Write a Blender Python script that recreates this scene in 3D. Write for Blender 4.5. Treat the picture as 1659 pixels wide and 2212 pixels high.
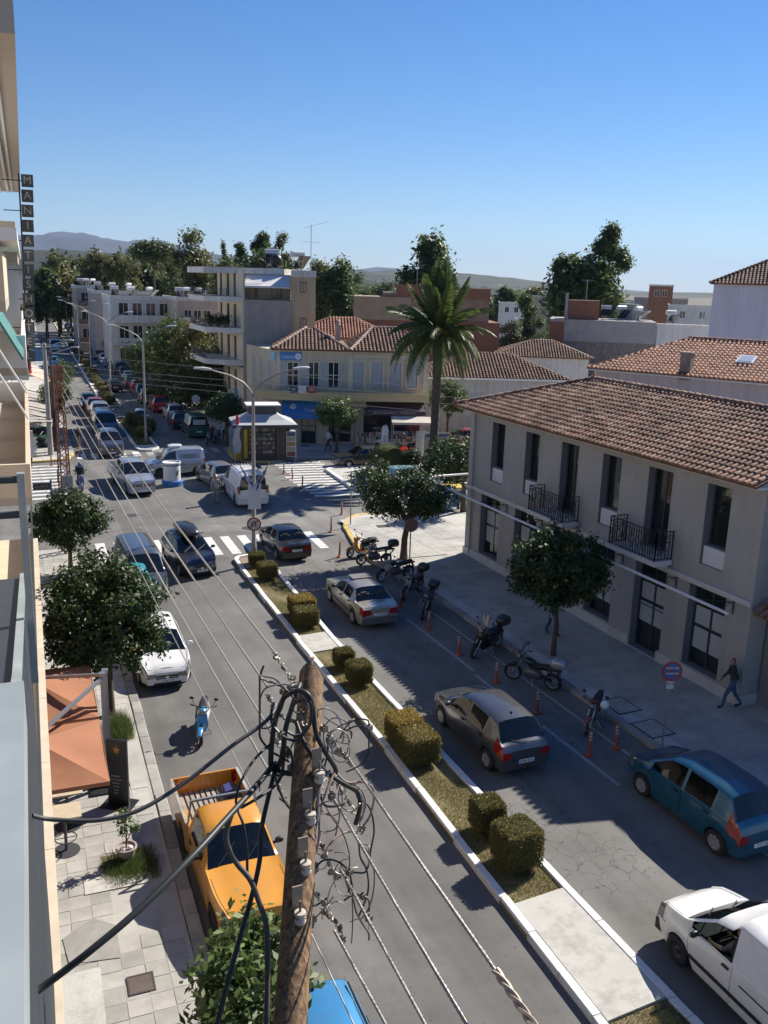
import bpy, bmesh, math, random
import numpy as np
from mathutils import Vector, Matrix
random.seed(7); rng = np.random.default_rng(11)
for o in list(bpy.data.objects): bpy.data.objects.remove(o)
SC = bpy.context.scene; COL = SC.collection
# ------------------------------------------------------------------ camera, sky, sun, exposure
CAMZ = 12.9
PITCH, YAW, ROLL = [math.radians(v) for v in (14.15, 24.75, 1.7)]
FPX, CX, CY = 1960., 829.5, 1106.
def _rot():
    F = np.array([math.sin(YAW)*math.cos(PITCH), math.cos(YAW)*math.cos(PITCH), -math.sin(PITCH)])
    r0 = np.array([math.cos(YAW), -math.sin(YAW), 0.]); d0 = np.cross(F, r0)
    r = math.cos(ROLL)*r0-math.sin(ROLL)*d0; d = np.cross(F, r)
    return np.stack([r, d, F], 1)
RM = _rot()
cam = bpy.data.cameras.new('camera'); camo = bpy.data.objects.new('camera', cam); COL.objects.link(camo)
cam.sensor_fit = 'VERTICAL'; cam.sensor_height = 36.; cam.lens = 36.*FPX/2212.; cam.clip_start = .05; cam.clip_end = 60000.
camo.matrix_world = Matrix(((RM[0,0],-RM[0,1],-RM[0,2],0),(RM[1,0],-RM[1,1],-RM[1,2],0),(RM[2,0],-RM[2,1],-RM[2,2],CAMZ),(0,0,0,1)))
SC.camera = camo
SUN = Vector((1., .36, .861)).normalized()
SUN_EL = math.asin(SUN.z); SUN_AZ = math.atan2(SUN.x, SUN.y)
W = bpy.data.worlds.new('World'); SC.world = W; W.use_nodes = True
wn = W.node_tree.nodes; wn.clear()
wo = wn.new('ShaderNodeOutputWorld'); bg = wn.new('ShaderNodeBackground'); sk = wn.new('ShaderNodeTexSky')
sk.sky_type = 'NISHITA'; sk.sun_disc = False; sk.sun_elevation = SUN_EL; sk.sun_rotation = SUN_AZ
sk.air_density = 1.0; sk.dust_density = 0.; sk.ozone_density = 6.; sk.altitude = 0.
bg.inputs[1].default_value = .066
hs_ = wn.new('ShaderNodeHueSaturation'); hs_.inputs['Saturation'].default_value = 1.22; hs_.inputs['Hue'].default_value = .508
W.node_tree.links.new(sk.outputs[0], hs_.inputs['Color']); W.node_tree.links.new(hs_.outputs[0], bg.inputs[0]); W.node_tree.links.new(bg.outputs[0], wo.inputs[0])
sl = bpy.data.lights.new('sun', 'SUN'); sl.energy = 5.; sl.angle = math.radians(.5); sl.color = (1., .93, .82)
so = bpy.data.objects.new('sun', sl); COL.objects.link(so); so.rotation_euler = SUN.to_track_quat('Z', 'Y').to_euler()
SC.view_settings.view_transform = 'Standard'; SC.view_settings.look = 'None'; SC.view_settings.gamma = 1.
SC.view_settings.exposure = .8
SC.cycles.max_bounces = 6; SC.cycles.transparent_max_bounces = 16
# ------------------------------------------------------------------ survey: a point of the photograph back to the place
def ray(px, py): return RM @ np.array([(px-CX)/FPX, (py-CY)/FPX, 1.])
def G(px, py, z=0.):
    w = ray(px, py); t = (z-CAMZ)/w[2]; return Vector((w[0]*t, w[1]*t, z))
def PY(px, py, Y):
    w = ray(px, py); t = Y/w[1]; return Vector((w[0]*t, Y, w[2]*t+CAMZ))
def PX(px, py, X):
    w = ray(px, py); t = X/w[0]; return Vector((X, w[1]*t, w[2]*t+CAMZ))
def PD(px, py, d):
    w = ray(px, py); return Vector((w[0]*d, w[1]*d, w[2]*d+CAMZ))
# ------------------------------------------------------------------ materials
MATS = {}
def nt(m): return m.node_tree.nodes, m.node_tree.links
def mat(name, col, rough=.6, metal=0., var=.0, scale=3., bump=0., bscale=30., coat=0., stain=None, detail=4., streak=0.):
    """principled material; var mixes the colour by +-var with noise; stain = (colour, amount, scale)"""
    if name in MATS: return MATS[name]
    m = bpy.data.materials.new(name); m.use_nodes = True; n, l = nt(m); b = n['Principled BSDF']
    c = (*col, 1.); b.inputs['Base Color'].default_value = c; b.inputs['Roughness'].default_value = rough
    b.inputs['Metallic'].default_value = metal
    if coat: b.inputs['Coat Weight'].default_value = coat; b.inputs['Coat Roughness'].default_value = .05
    tc = n.new('ShaderNodeTexCoord'); src = None
    if var:
        tx = n.new('ShaderNodeTexNoise'); tx.inputs['Scale'].default_value = scale; tx.inputs['Detail'].default_value = detail
        l.new(tc.outputs['Object'], tx.inputs['Vector'])
        rp = n.new('ShaderNodeValToRGB'); rp.color_ramp.elements[0].position = .3; rp.color_ramp.elements[1].position = .7
        rp.color_ramp.elements[0].color = (*[v*(1-var) for v in col], 1); rp.color_ramp.elements[1].color = (*[min(1, v*(1+var)) for v in col], 1)
        l.new(tx.outputs['Fac'], rp.inputs['Fac']); src = rp.outputs[0]
    if stain:
        sc_, am, ss = stain
        t2 = n.new('ShaderNodeTexNoise'); t2.inputs['Scale'].default_value = ss; t2.inputs['Detail'].default_value = 8.; t2.inputs['Roughness'].default_value = .65
        l.new(tc.outputs['Object'], t2.inputs['Vector'])
        r2 = n.new('ShaderNodeValToRGB'); r2.color_ramp.elements[0].position = .48; r2.color_ramp.elements[1].position = .68
        r2.color_ramp.elements[0].color = (0, 0, 0, 1); r2.color_ramp.elements[1].color = (am, am, am, 1)
        l.new(t2.outputs['Fac'], r2.inputs['Fac'])
        mx = n.new('ShaderNodeMix'); mx.data_type = 'RGBA'; l.new(r2.outputs[0], mx.inputs['Factor'])
        if src: l.new(src, mx.inputs['A'])
        else: mx.inputs['A'].default_value = c
        mx.inputs['B'].default_value = (*sc_, 1); src = mx.outputs['Result']
    if streak and src:
        for vec, lo_ in (((3.2,3.2,.16),1-streak),((.5,.5,.35),1-streak*.8)):
            mp = n.new('ShaderNodeMapping'); mp.inputs['Scale'].default_value = vec; l.new(tc.outputs['Object'], mp.inputs[0]); t7 = n.new('ShaderNodeTexNoise'); t7.inputs['Scale'].default_value = 1.; t7.inputs['Detail'].default_value = 6.; l.new(mp.outputs[0], t7.inputs['Vector'])
            r7 = n.new('ShaderNodeValToRGB'); r7.color_ramp.elements[0].position = .34; r7.color_ramp.elements[1].position = .56; r7.color_ramp.elements[0].color = (lo_,lo_,lo_*.98,1); r7.color_ramp.elements[1].color = (1,1,1,1); l.new(t7.outputs['Fac'], r7.inputs[0])
            m7 = n.new('ShaderNodeMix'); m7.data_type = 'RGBA'; m7.blend_type = 'MULTIPLY'; m7.inputs['Factor'].default_value = 1.; l.new(src, m7.inputs['A']); l.new(r7.outputs[0], m7.inputs['B']); src = m7.outputs['Result']
    if src: l.new(src, b.inputs['Base Color'])
    if bump:
        t3 = n.new('ShaderNodeTexNoise'); t3.inputs['Scale'].default_value = bscale; t3.inputs['Detail'].default_value = 6.
        l.new(tc.outputs['Object'], t3.inputs['Vector']); bp = n.new('ShaderNodeBump'); bp.inputs['Strength'].default_value = bump; bp.inputs['Distance'].default_value = .02
        l.new(t3.outputs['Fac'], bp.inputs['Height']); l.new(bp.outputs[0], b.inputs['Normal'])
    MATS[name] = m; return m
def paint(name, col, metal=.0, rough=.32):
    return mat('paint_'+name, col, rough=rough, metal=metal, var=.06, scale=2.2, coat=.7, stain=((.22,.20,.17), .16, 2.4))
def leafmat(name, a, b_, tr=.3):
    if name in MATS: return MATS[name]
    m = bpy.data.materials.new(name); m.use_nodes = True; n, l = nt(m); b = n['Principled BSDF']; out = n['Material Output']
    ge = n.new('ShaderNodeNewGeometry'); rp = n.new('ShaderNodeValToRGB')
    rp.color_ramp.elements[0].color = (*a, 1); rp.color_ramp.elements[1].color = (*b_, 1)
    l.new(ge.outputs['Random Per Island'], rp.inputs['Fac']); l.new(rp.outputs[0], b.inputs['Base Color'])
    b.inputs['Roughness'].default_value = .5
    t = n.new('ShaderNodeBsdfTranslucent'); mx = n.new('ShaderNodeMixShader'); mx.inputs[0].default_value = tr
    l.new(rp.outputs[0], t.inputs[0]); l.new(b.outputs[0], mx.inputs[1]); l.new(t.outputs[0], mx.inputs[2]); l.new(mx.outputs[0], out.inputs[0])
    MATS[name] = m; return m
def islandmat(name, cols, rough=.7, bump=0., var=.12, scale=14.):
    """each separate piece of the mesh (and each object) gets its own tone out of cols"""
    if name in MATS: return MATS[name]
    m = bpy.data.materials.new(name); m.use_nodes = True; n, l = nt(m); b = n['Principled BSDF']; b.inputs['Roughness'].default_value = rough
    ge = n.new('ShaderNodeNewGeometry'); oi = n.new('ShaderNodeObjectInfo'); ad = n.new('ShaderNodeMath'); ad.operation = 'ADD'
    l.new(ge.outputs['Random Per Island'], ad.inputs[0]); l.new(oi.outputs['Random'], ad.inputs[1])
    fr = n.new('ShaderNodeMath'); fr.operation = 'FRACT'; l.new(ad.outputs[0], fr.inputs[0])
    rp = n.new('ShaderNodeValToRGB'); e = rp.color_ramp.elements
    while len(e) < len(cols): e.new(.5)
    for i, c in enumerate(cols): e[i].position = i/(len(cols)-1); e[i].color = (*c, 1)
    l.new(fr.outputs[0], rp.inputs['Fac'])
    tc = n.new('ShaderNodeTexCoord'); tx = n.new('ShaderNodeTexNoise'); tx.inputs['Scale'].default_value = scale; tx.inputs['Detail'].default_value = 5.
    l.new(tc.outputs['Object'], tx.inputs['Vector'])
    mx = n.new('ShaderNodeMix'); mx.data_type = 'RGBA'; mx.blend_type = 'MULTIPLY'; mx.inputs['Factor'].default_value = 1.
    r2 = n.new('ShaderNodeValToRGB'); r2.color_ramp.elements[0].position = .3; r2.color_ramp.elements[1].position = .75
    r2.color_ramp.elements[0].color = (1-var*2, 1-var*2, 1-var*2, 1); r2.color_ramp.elements[1].color = (1, 1, 1, 1)
    l.new(tx.outputs['Fac'], r2.inputs['Fac']); l.new(rp.outputs[0], mx.inputs['A']); l.new(r2.outputs[0], mx.inputs['B'])
    t5 = n.new('ShaderNodeTexNoise'); t5.inputs['Scale'].default_value = .7; t5.inputs['Detail'].default_value = 7.; t5.inputs['Roughness'].default_value = .65; l.new(ge.outputs['Position'], t5.inputs['Vector'])
    r5 = n.new('ShaderNodeValToRGB'); r5.color_ramp.elements[0].position = .36; r5.color_ramp.elements[1].position = .58; q5 = 1-min(.6, var*2.6); r5.color_ramp.elements[0].color = (q5,q5,q5,1); r5.color_ramp.elements[1].color = (1,1,1,1); l.new(t5.outputs['Fac'], r5.inputs['Fac'])
    m5 = n.new('ShaderNodeMix'); m5.data_type = 'RGBA'; m5.blend_type = 'MULTIPLY'; m5.inputs['Factor'].default_value = 1.; l.new(mx.outputs['Result'], m5.inputs['A']); l.new(r5.outputs[0], m5.inputs['B']); l.new(m5.outputs['Result'], b.inputs['Base Color'])
    if bump:
        bp = n.new('ShaderNodeBump'); bp.inputs['Strength'].default_value = bump; bp.inputs['Distance'].default_value = .01
        t3 = n.new('ShaderNodeTexNoise'); t3.inputs['Scale'].default_value = 40.; l.new(tc.outputs['Object'], t3.inputs['Vector'])
        l.new(t3.outputs['Fac'], bp.inputs['Height']); l.new(bp.outputs[0], b.inputs['Normal'])
    MATS[name] = m; return m
def glassmat(name, tint, alpha):
    if name in MATS: return MATS[name]
    m = bpy.data.materials.new(name); m.use_nodes = True; n, l = nt(m); out = n['Material Output']; n.remove(n['Principled BSDF'])
    t = n.new('ShaderNodeBsdfTransparent'); t.inputs[0].default_value = (*tint, 1)
    d = n.new('ShaderNodeBsdfDiffuse'); d.inputs[0].default_value = (.012, .016, .018, 1)
    m1 = n.new('ShaderNodeMixShader'); m1.inputs[0].default_value = alpha
    g = n.new('ShaderNodeBsdfGlossy'); g.inputs['Roughness'].default_value = .03; g.inputs[0].default_value = (1, 1, 1, 1)
    lw = n.new('ShaderNodeLayerWeight'); lw.inputs[0].default_value = .5; pw = n.new('ShaderNodeMath'); pw.operation = 'POWER'; pw.inputs[1].default_value = 5.; l.new(lw.outputs['Facing'], pw.inputs[0]); f = n.new('ShaderNodeMath'); f.operation = 'MULTIPLY_ADD'; f.inputs[1].default_value = .9; f.inputs[2].default_value = .06; l.new(pw.outputs[0], f.inputs[0]); m2 = n.new('ShaderNodeMixShader')
    l.new(t.outputs[0], m1.inputs[1]); l.new(d.outputs[0], m1.inputs[2]); l.new(f.outputs[0], m2.inputs[0]); l.new(m1.outputs[0], m2.inputs[1]); l.new(g.outputs[0], m2.inputs[2]); l.new(m2.outputs[0], out.inputs[0])
    MATS[name] = m; return m
WHITE = mat('white_paint', (.78,.78,.76), .5, var=.05); BLACK = mat('black_plastic', (.015,.015,.017), .45); DARK = mat('dark_void', (.012,.012,.014), .8)
RUBBER = mat('rubber', (.02,.02,.021), .85, var=.2, scale=9); STEEL = mat('galvanised_steel', (.42,.43,.44), .42, .8, var=.15, scale=20)
CHROME = mat('chrome', (.7,.7,.72), .12, 1.); ALLOY = mat('alloy', (.5,.5,.52), .3, .75); HUBCAP = mat('hubcap_silver', (.42,.42,.43), .4, .4)
REDL = mat('red_lens', (.26,.010,.008), .12, coat=.8, var=.25, scale=18.); HEADL = mat('clear_lens', (.20,.21,.22), .12, .6, coat=1.); ORANGEL = mat('orange_lens', (.8,.25,.02), .2)
GLASS = glassmat('car_glass', (.17,.21,.205), .3); GLASSD = glassmat('dark_car_glass', (.06,.08,.08), .6); WINGLASS = glassmat('window_glass', (.55,.6,.6), .12)
SEATM = mat('seat_cloth', (.05,.05,.055), .9, var=.2); PLATE = mat('plate_white', (.72,.72,.7), .5); PLATEINK = mat('plate_ink', (.02,.02,.05), .6); EUBLUE = mat('plate_blue', (.02,.06,.35), .5)
BARK = mat('bark', (.085,.062,.042), .9, var=.4, scale=8., bump=.6, bscale=25); SKIN = mat('skin', (.38,.235,.165), .6, var=.06)
# ------------------------------------------------------------------ mesh helpers
class MB:
    def __init__(s): s.v = []; s.f = []; s.m = []
    def add(s, vs, fs, m=0):
        b = len(s.v); s.v += [tuple(v) for v in vs]; s.f += [tuple(i+b for i in f) for f in fs]; s.m += [m]*len(fs); return s
    def box(s, a, b, m=0):
        x0,y0,z0 = a; x1,y1,z1 = b
        return s.add([(x0,y0,z0),(x1,y0,z0),(x1,y1,z0),(x0,y1,z0),(x0,y0,z1),(x1,y0,z1),(x1,y1,z1),(x0,y1,z1)],
              [(3,2,1,0),(4,5,6,7),(0,1,5,4),(1,2,6,5),(2,3,7,6),(3,0,4,7)], m)
    def cbox(s, c, d, m=0): return s.box([c[i]-d[i]/2 for i in range(3)], [c[i]+d[i]/2 for i in range(3)], m)
    def obox(s, c, ax, ay, az, m=0):
        c = Vector(c); ax = Vector(ax); ay = Vector(ay); az = Vector(az); vs = []
        for k in (-1, 1):
            for i, j in ((-1,-1),(1,-1),(1,1),(-1,1)): vs.append(c+ax*i/2+ay*j/2+az*k/2)
        return s.add(vs, [(3,2,1,0),(4,5,6,7),(0,1,5,4),(1,2,6,5),(2,3,7,6),(3,0,4,7)], m)
    def bar(s, p, q, w, h=None, m=0, up=(0,0,1)):
        p = Vector(p); q = Vector(q); d = q-p
        if d.length < 1e-6: return s
        u = Vector(up)
        if abs(d.normalized().dot(u)) > .98: u = Vector((1,0,0))
        sd = d.cross(u).normalized(); u2 = sd.cross(d).normalized()
        return s.obox((p+q)/2, d, sd*w, u2*(h or w), m)
    def prism(s, poly, z0, z1, m=0):
        n = len(poly)
        if sum(poly[i][0]*poly[(i+1)%n][1]-poly[(i+1)%n][0]*poly[i][1] for i in range(n)) < 0: poly = poly[::-1]
        vs = [(p[0],p[1],z0) for p in poly]+[(p[0],p[1],z1) for p in poly]
        return s.add(vs, [tuple(range(n-1,-1,-1)), tuple(range(n,2*n))]+[(i,(i+1)%n,n+(i+1)%n,n+i) for i in range(n)], m)
    def extr(s, poly3, vec, m=0):
        n = len(poly3); vec = Vector(vec); vs = [Vector(p) for p in poly3]; vs += [p+vec for p in vs]
        return s.add(vs, [tuple(range(n-1,-1,-1)), tuple(range(n,2*n))]+[(i,(i+1)%n,n+(i+1)%n,n+i) for i in range(n)], m)
    def tube(s, pts, r, n=8, m=0, caps=True):
        pts = [Vector(p) for p in pts]; N = len(pts); rs = r if isinstance(r, (list,tuple)) else [r]*N
        vs = []; fs = []; u = None
        for i, p in enumerate(pts):
            d = (pts[min(i+1,N-1)]-pts[max(i-1,0)])
            if d.length < 1e-9: d = Vector((0,0,1))
            d.normalize()
            if u is None: u = d.cross(Vector((0,0,1)) if abs(d.z) < .95 else Vector((1,0,0))).normalized()
            else:
                u = u-d*u.dot(d); u = u.normalized() if u.length > 1e-6 else d.orthogonal().normalized()
            w = d.cross(u)
            for k in range(n):
                a = 2*math.pi*k/n; vs.append(p+(u*math.cos(a)+w*math.sin(a))*rs[i])
        for i in range(N-1):
            for k in range(n): fs.append((i*n+k, i*n+(k+1)%n, (i+1)*n+(k+1)%n, (i+1)*n+k))
        if caps: fs += [tuple(range(n-1,-1,-1)), tuple((N-1)*n+k for k in range(n))]
        return s.add(vs, fs, m)
    def lathe(s, prof, c=(0,0,0), axis='z', n=20, m=0, caps=True):
        vs = []; fs = []; N = len(prof)
        for r, h in prof:
            for k in range(n):
                a = 2*math.pi*k/n; x, y = r*math.cos(a), r*math.sin(a)
                p = (x,y,h) if axis == 'z' else ((h,x,y) if axis == 'x' else (y,h,x)); vs.append((c[0]+p[0],c[1]+p[1],c[2]+p[2]))
        for i in range(N-1):
            for k in range(n): fs.append((i*n+k, i*n+(k+1)%n, (i+1)*n+(k+1)%n, (i+1)*n+k))
        if caps: fs += [tuple(range(n-1,-1,-1)), tuple((N-1)*n+k for k in range(n))]
        return s.add(vs, fs, m)
    def ell(s, c, r, n=12, k=8, m=0, pw=1.):
        vs = []; fs = []; f = lambda t: math.copysign(abs(t)**pw, t)
        for i in range(k+1):
            th = math.pi*i/k-math.pi/2
            for j in range(n):
                a = 2*math.pi*j/n; vs.append((c[0]+r[0]*f(math.cos(th))*f(math.cos(a)), c[1]+r[1]*f(math.cos(th))*f(math.sin(a)), c[2]+r[2]*f(math.sin(th))))
        for i in range(k):
            for j in range(n): fs.append((i*n+j, i*n+(j+1)%n, (i+1)*n+(j+1)%n, (i+1)*n+j))
        return s.add(vs, fs, m)
    def loft(s, secs, m=0, n=12, pw=.75):
        """sections (x, zc, half width, half height) along local x"""
        vs = []; fs = []; f = lambda t: math.copysign(abs(t)**pw, t); N = len(secs)
        for x, zc, ry, rz in secs:
            for j in range(n):
                a = 2*math.pi*j/n; vs.append((x, ry*f(math.cos(a)), zc+rz*f(math.sin(a))))
        for i in range(N-1):
            for j in range(n): fs.append((i*n+j, (i+1)*n+j, (i+1)*n+(j+1)%n, i*n+(j+1)%n))
        fs += [tuple(range(n)), tuple((N-1)*n+j for j in range(n-1,-1,-1))]
        return s.add(vs, fs, m)
    def xf(s, M, start=0):
        for i in range(start, len(s.v)): s.v[i] = tuple(M @ Vector(s.v[i]))
        return s
    def mesh(s, name, mats, smooth=None):
        me = bpy.data.meshes.new(name); me.from_pydata(s.v, [], s.f)
        for m in (mats if isinstance(mats, (list,tuple)) else [mats]): me.materials.append(m)
        if len(me.materials) > 1: me.polygons.foreach_set('material_index', s.m)
        if smooth is not None:
            me.polygons.foreach_set('use_smooth', [True]*len(me.polygons))
            if smooth < 180: me.set_sharp_from_angle(angle=math.radians(smooth))
        me.update(); return me
    def build(s, name, mats, parent=None, smooth=None):
        return put(name, s.mesh(name, mats, smooth), parent)
def put(name, me, parent=None, loc=(0,0,0), rz=0.):
    o = bpy.data.objects.new(name, me); COL.objects.link(o); o.location = loc
    if rz: o.rotation_euler = (0,0,rz)
    if parent: o.parent = parent
    return o
def tag(o, label=None, cat=None, group=None, kind=None):
    if label: o['label'] = label
    if cat: o['category'] = cat
    if group: o['group'] = group
    if kind: o['kind'] = kind
    return o
def thing(name, label, cat, loc=(0,0,0), rz=0., group=None, scale=1.):
    o = bpy.data.objects.new(name, None); COL.objects.link(o); o.location = loc; o.rotation_euler = (0,0,rz); o.scale = (scale,)*3; o.empty_display_size = .2
    return tag(o, label, cat, group)
def struct(name, mb, mats, smooth=None): return tag(mb.build(name, mats, None, smooth), kind='structure')
def npmesh(name, V, F, mats):
    """V (n,3), F (m,4) arrays"""
    me = bpy.data.meshes.new(name); V = np.asarray(V, np.float32); F = np.asarray(F, np.int32)
    me.vertices.add(len(V)); me.vertices.foreach_set('co', V.ravel()); k = F.shape[1]
    me.loops.add(F.size); me.loops.foreach_set('vertex_index', F.ravel()); me.polygons.add(len(F))
    me.polygons.foreach_set('loop_start', np.arange(0, F.size, k, dtype=np.int32)); me.polygons.foreach_set('loop_total', np.full(len(F), k, np.int32))
    for m in (mats if isinstance(mats, (list,tuple)) else [mats]): me.materials.append(m)
    me.update(calc_edges=True); me.validate(); return me
def textmesh(txt, size, depth=.004, font=None):
    cu = bpy.data.curves.new('text', 'FONT'); cu.body = txt; cu.size = size; cu.extrude = depth; cu.align_x = 'CENTER'; cu.align_y = 'CENTER'
    o = bpy.data.objects.new('text', cu); COL.objects.link(o)
    bpy.context.view_layer.update(); me = bpy.data.meshes.new_from_object(o.evaluated_get(bpy.context.evaluated_depsgraph_get()))
    bpy.data.objects.remove(o); bpy.data.curves.remove(cu); return me
def text(name, txt, size, m, parent, loc, xdir=(1,0,0), up=(0,0,1), depth=.004, fit=None):
    me = textmesh(txt, size, depth); X = Vector(xdir).normalized(); U = Vector(up).normalized(); Z = X.cross(U)
    if fit:
        xs = [v.co.x for v in me.vertices]; w = max(xs)-min(xs)
        if w > 0: me.transform(Matrix.Diagonal((fit/w, 1, 1, 1)))
    M = Matrix((X, U, Z)).transposed().to_4x4(); me.transform(M); me.materials.clear(); me.materials.append(m)
    return put(name, me, parent, loc)
# ================================================================== GROUND
def kx(Y): return 3.55+.055*(Y-17)          # left kerb of the street
SOIL = mat('dry_soil', (.13,.11,.075), .95, var=.3, scale=.05)
def asphalt(name, col, crack, var=.14):
    m = mat(name, col, .86, var=var, scale=.55, bump=.25, bscale=60., stain=([c*.62 for c in col], .55, .9), detail=8.)
    n, l = nt(m); b = n['Principled BSDF']; src = b.inputs['Base Color'].links[0].from_socket; tc = n.new('ShaderNodeTexCoord')
    for vec, lo_, hi_, p0_, p1_ in (((1.1,.05,1),.80,1.1,.35,.65),((.22,.16,1),.84,1.06,.38,.6),((9.,7.,1),.45,1.,.25,.33)):
        mp = n.new('ShaderNodeMapping'); mp.inputs['Scale'].default_value = vec; l.new(tc.outputs['Object'], mp.inputs[0]); t6 = n.new('ShaderNodeTexNoise'); t6.inputs['Scale'].default_value = 1.; t6.inputs['Detail'].default_value = 5.; l.new(mp.outputs[0], t6.inputs['Vector'])
        r6 = n.new('ShaderNodeValToRGB'); r6.color_ramp.elements[0].position = p0_; r6.color_ramp.elements[1].position = p1_; r6.color_ramp.elements[0].color = (lo_,lo_,lo_,1); r6.color_ramp.elements[1].color = (hi_,hi_,hi_,1); l.new(t6.outputs['Fac'], r6.inputs[0])
        m6 = n.new('ShaderNodeMix'); m6.data_type = 'RGBA'; m6.blend_type = 'MULTIPLY'; m6.inputs['Factor'].default_value = 1.; l.new(src, m6.inputs['A']); l.new(r6.outputs[0], m6.inputs['B']); src = m6.outputs['Result']
    l.new(src, b.inputs['Base Color'])
    if not crack: return m
    nz = n.new('ShaderNodeTexNoise'); nz.inputs['Scale'].default_value = 1.7; nz.inputs['Detail'].default_value = 8
    ad = n.new('ShaderNodeMixRGB'); ad.blend_type = 'ADD'; ad.inputs[0].default_value = .85
    l.new(tc.outputs['Object'], nz.inputs['Vector']); l.new(tc.outputs['Object'], ad.inputs[1]); l.new(nz.outputs['Color'], ad.inputs[2])
    vo = n.new('ShaderNodeTexVoronoi'); vo.feature = 'DISTANCE_TO_EDGE'; vo.inputs['Scale'].default_value = 2.1; l.new(ad.outputs[0], vo.inputs['Vector'])
    rp = n.new('ShaderNodeValToRGB'); rp.color_ramp.elements[0].color = (1,1,1,1); rp.color_ramp.elements[1].color = (0,0,0,1); rp.color_ramp.elements[0].position = .004; rp.color_ramp.elements[1].position = .02
    l.new(vo.outputs['Distance'], rp.inputs[0])
    n2 = n.new('ShaderNodeTexNoise'); n2.inputs['Scale'].default_value = .28; n2.inputs['Detail'].default_value = 3; l.new(tc.outputs['Object'], n2.inputs['Vector'])
    r2 = n.new('ShaderNodeValToRGB'); r2.color_ramp.elements[0].position = .52; r2.color_ramp.elements[1].position = .6; l.new(n2.outputs['Fac'], r2.inputs[0])
    mu = n.new('ShaderNodeMath'); mu.operation = 'MULTIPLY'; l.new(rp.outputs[0], mu.inputs[0]); l.new(r2.outputs[0], mu.inputs[1])
    mx = n.new('ShaderNodeMix'); mx.data_type = 'RGBA'; l.new(mu.outputs[0], mx.inputs['Factor']); l.new(src, mx.inputs['A']); mx.inputs['B'].default_value = (*[c*.3 for c in col], 1)
    l.new(mx.outputs['Result'], b.inputs['Base Color']); return m
ASPH = asphalt('asphalt_worn', (.165,.16,.15), True); ASPHD = asphalt('asphalt_newer', (.135,.131,.125), False); 
PAVE = mat('pavement_concrete', (.40,.385,.35), .85, var=.1, scale=.8, bump=.2, stain=((.24,.23,.21), .6, 1.3))
PLAZA = mat('plaza_concrete', (.46,.445,.41), .8, var=.08, scale=.7, bump=.15, stain=((.33,.32,.3), .6, .8))
SLABM = islandmat('paving_slab_stone', [(.40,.385,.35),(.48,.46,.425),(.36,.35,.32),(.44,.42,.385),(.50,.48,.45)], .85, .25, .09, 3.)
PLSLAB = islandmat('plaza_slab_stone', [(.44,.43,.40),(.49,.475,.44),(.41,.40,.375),(.47,.455,.42)], .8, .2, .1, 2.)
KERBM = islandmat('kerb_stone', [(.36,.35,.32),(.45,.43,.4),(.30,.29,.27)], .85, .3, .12, 4.)
KERBW = mat('whitewashed_kerb', (.68,.68,.66), .8, var=.08, scale=3., bump=.4, stain=((.38,.37,.35), .7, 3.))
KERBY = mat('yellow_kerb', (.55,.40,.10), .75, var=.1, scale=3., stain=((.45,.43,.38), .8, 3.))
CONC = mat('bleached_concrete', (.44,.43,.395), .85, var=.06, scale=1.5, bump=.3, stain=((.30,.29,.26), .8, 2.6))
ROADW = mat('road_white', (.62,.62,.60), .8, var=.1, scale=2., stain=((.24,.24,.23), .7, 3.))
ROADF = mat('road_white_faded', (.34,.34,.33), .8, var=.12, scale=2., stain=((.16,.16,.155), .9, 4.))
TURF = mat('turf_soil', (.17,.14,.07), .95, var=.3, scale=1.2, stain=((.24,.19,.11), .8, 1.1))
g = MB(); g.add([(-20000,-20000,-.06),(20000,-20000,-.06),(20000,20000,-.06),(-20000,20000,-.06)], [(0,1,2,3)]); struct('ground', g, SOIL)
g = MB(); g.add([(-80,-30,0),(130,-30,0),(130,420,0),(-80,420,0)], [(0,1,2,3)]); road = struct('road', g, ASPH)
medL = [G(1278,2212),G(1026,1884),G(830,1625),G(640,1390),G(545,1268),G(505,1215)]
medR = [G(1500,2207),G(1461,2167),G(1235,1930),G(1006,1684),G(723,1383),G(597,1231),G(556,1203)]
def sheet(name, pts, z, m, parent=None):
    b = MB(); b.add([(p[0],p[1],z) for p in pts], [tuple(range(len(pts)))])
    return b.build(name, m, parent)
sheet('newer_asphalt', [(kx(-10),-10),(medL[0].x-.3,-10)]+[(p.x,p.y) for p in medL]+[(10.6,41.0),(kx(41),41)], .004, ASPHD, road)
sheet('asphalt_patch', [G(620,1065),G(560,1120),G(700,1160),G(870,1120)], .004, asphalt('asphalt_patch', (.19,.185,.175), False), road)
sheet('asphalt_patch', [(7.4,47.6),(12.6,46.4),(12.9,44.9),(8.,45.9)], .004, MATS['asphalt_patch'], road)
# --- pavements
def pavement(name, poly, m, h=.13):
    b = MB(); b.prism([(p[0],p[1]) for p in poly], -.05, h); return struct(name, b, m)
lp = [(-6,-12),(kx(-12)-.3,-12),(kx(10)-.3,10),(kx(40)-.3,40),(kx(42)-.6,42.6),(kx(43)-1.6,44.2),(-6,44.6)]
pav_l = pavement('pavement', lp, PAVE)
lf = [(-8,67.2),(4.3,67.0),(5.9,67.3),(kx(69),69.2),(kx(200),200),(kx(400),400),(-8,400)]
pav_lf = pavement('pavement', lf, PLAZA)
rp_ = [(17.55,-12),(17.55,31.4),(17.35,35.75),(17.05,37.7),(17.2,39.6),(17.4,41),(18.1,43.9),(18.8,45.2),(19.6,45.8),(21,45.9),(25.5,44.2),(60,31),(60,-12)]
pav_r = pavement('pavement', rp_, PLAZA)
isl = [(22.5,58.3),(22.1,52.3),(22.6,50.2),(23.4,49.1),(27.5,47.7),(46,41.5),(50,51),(33,57.9),(27.6,58.5),(23.3,58.9)]
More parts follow.
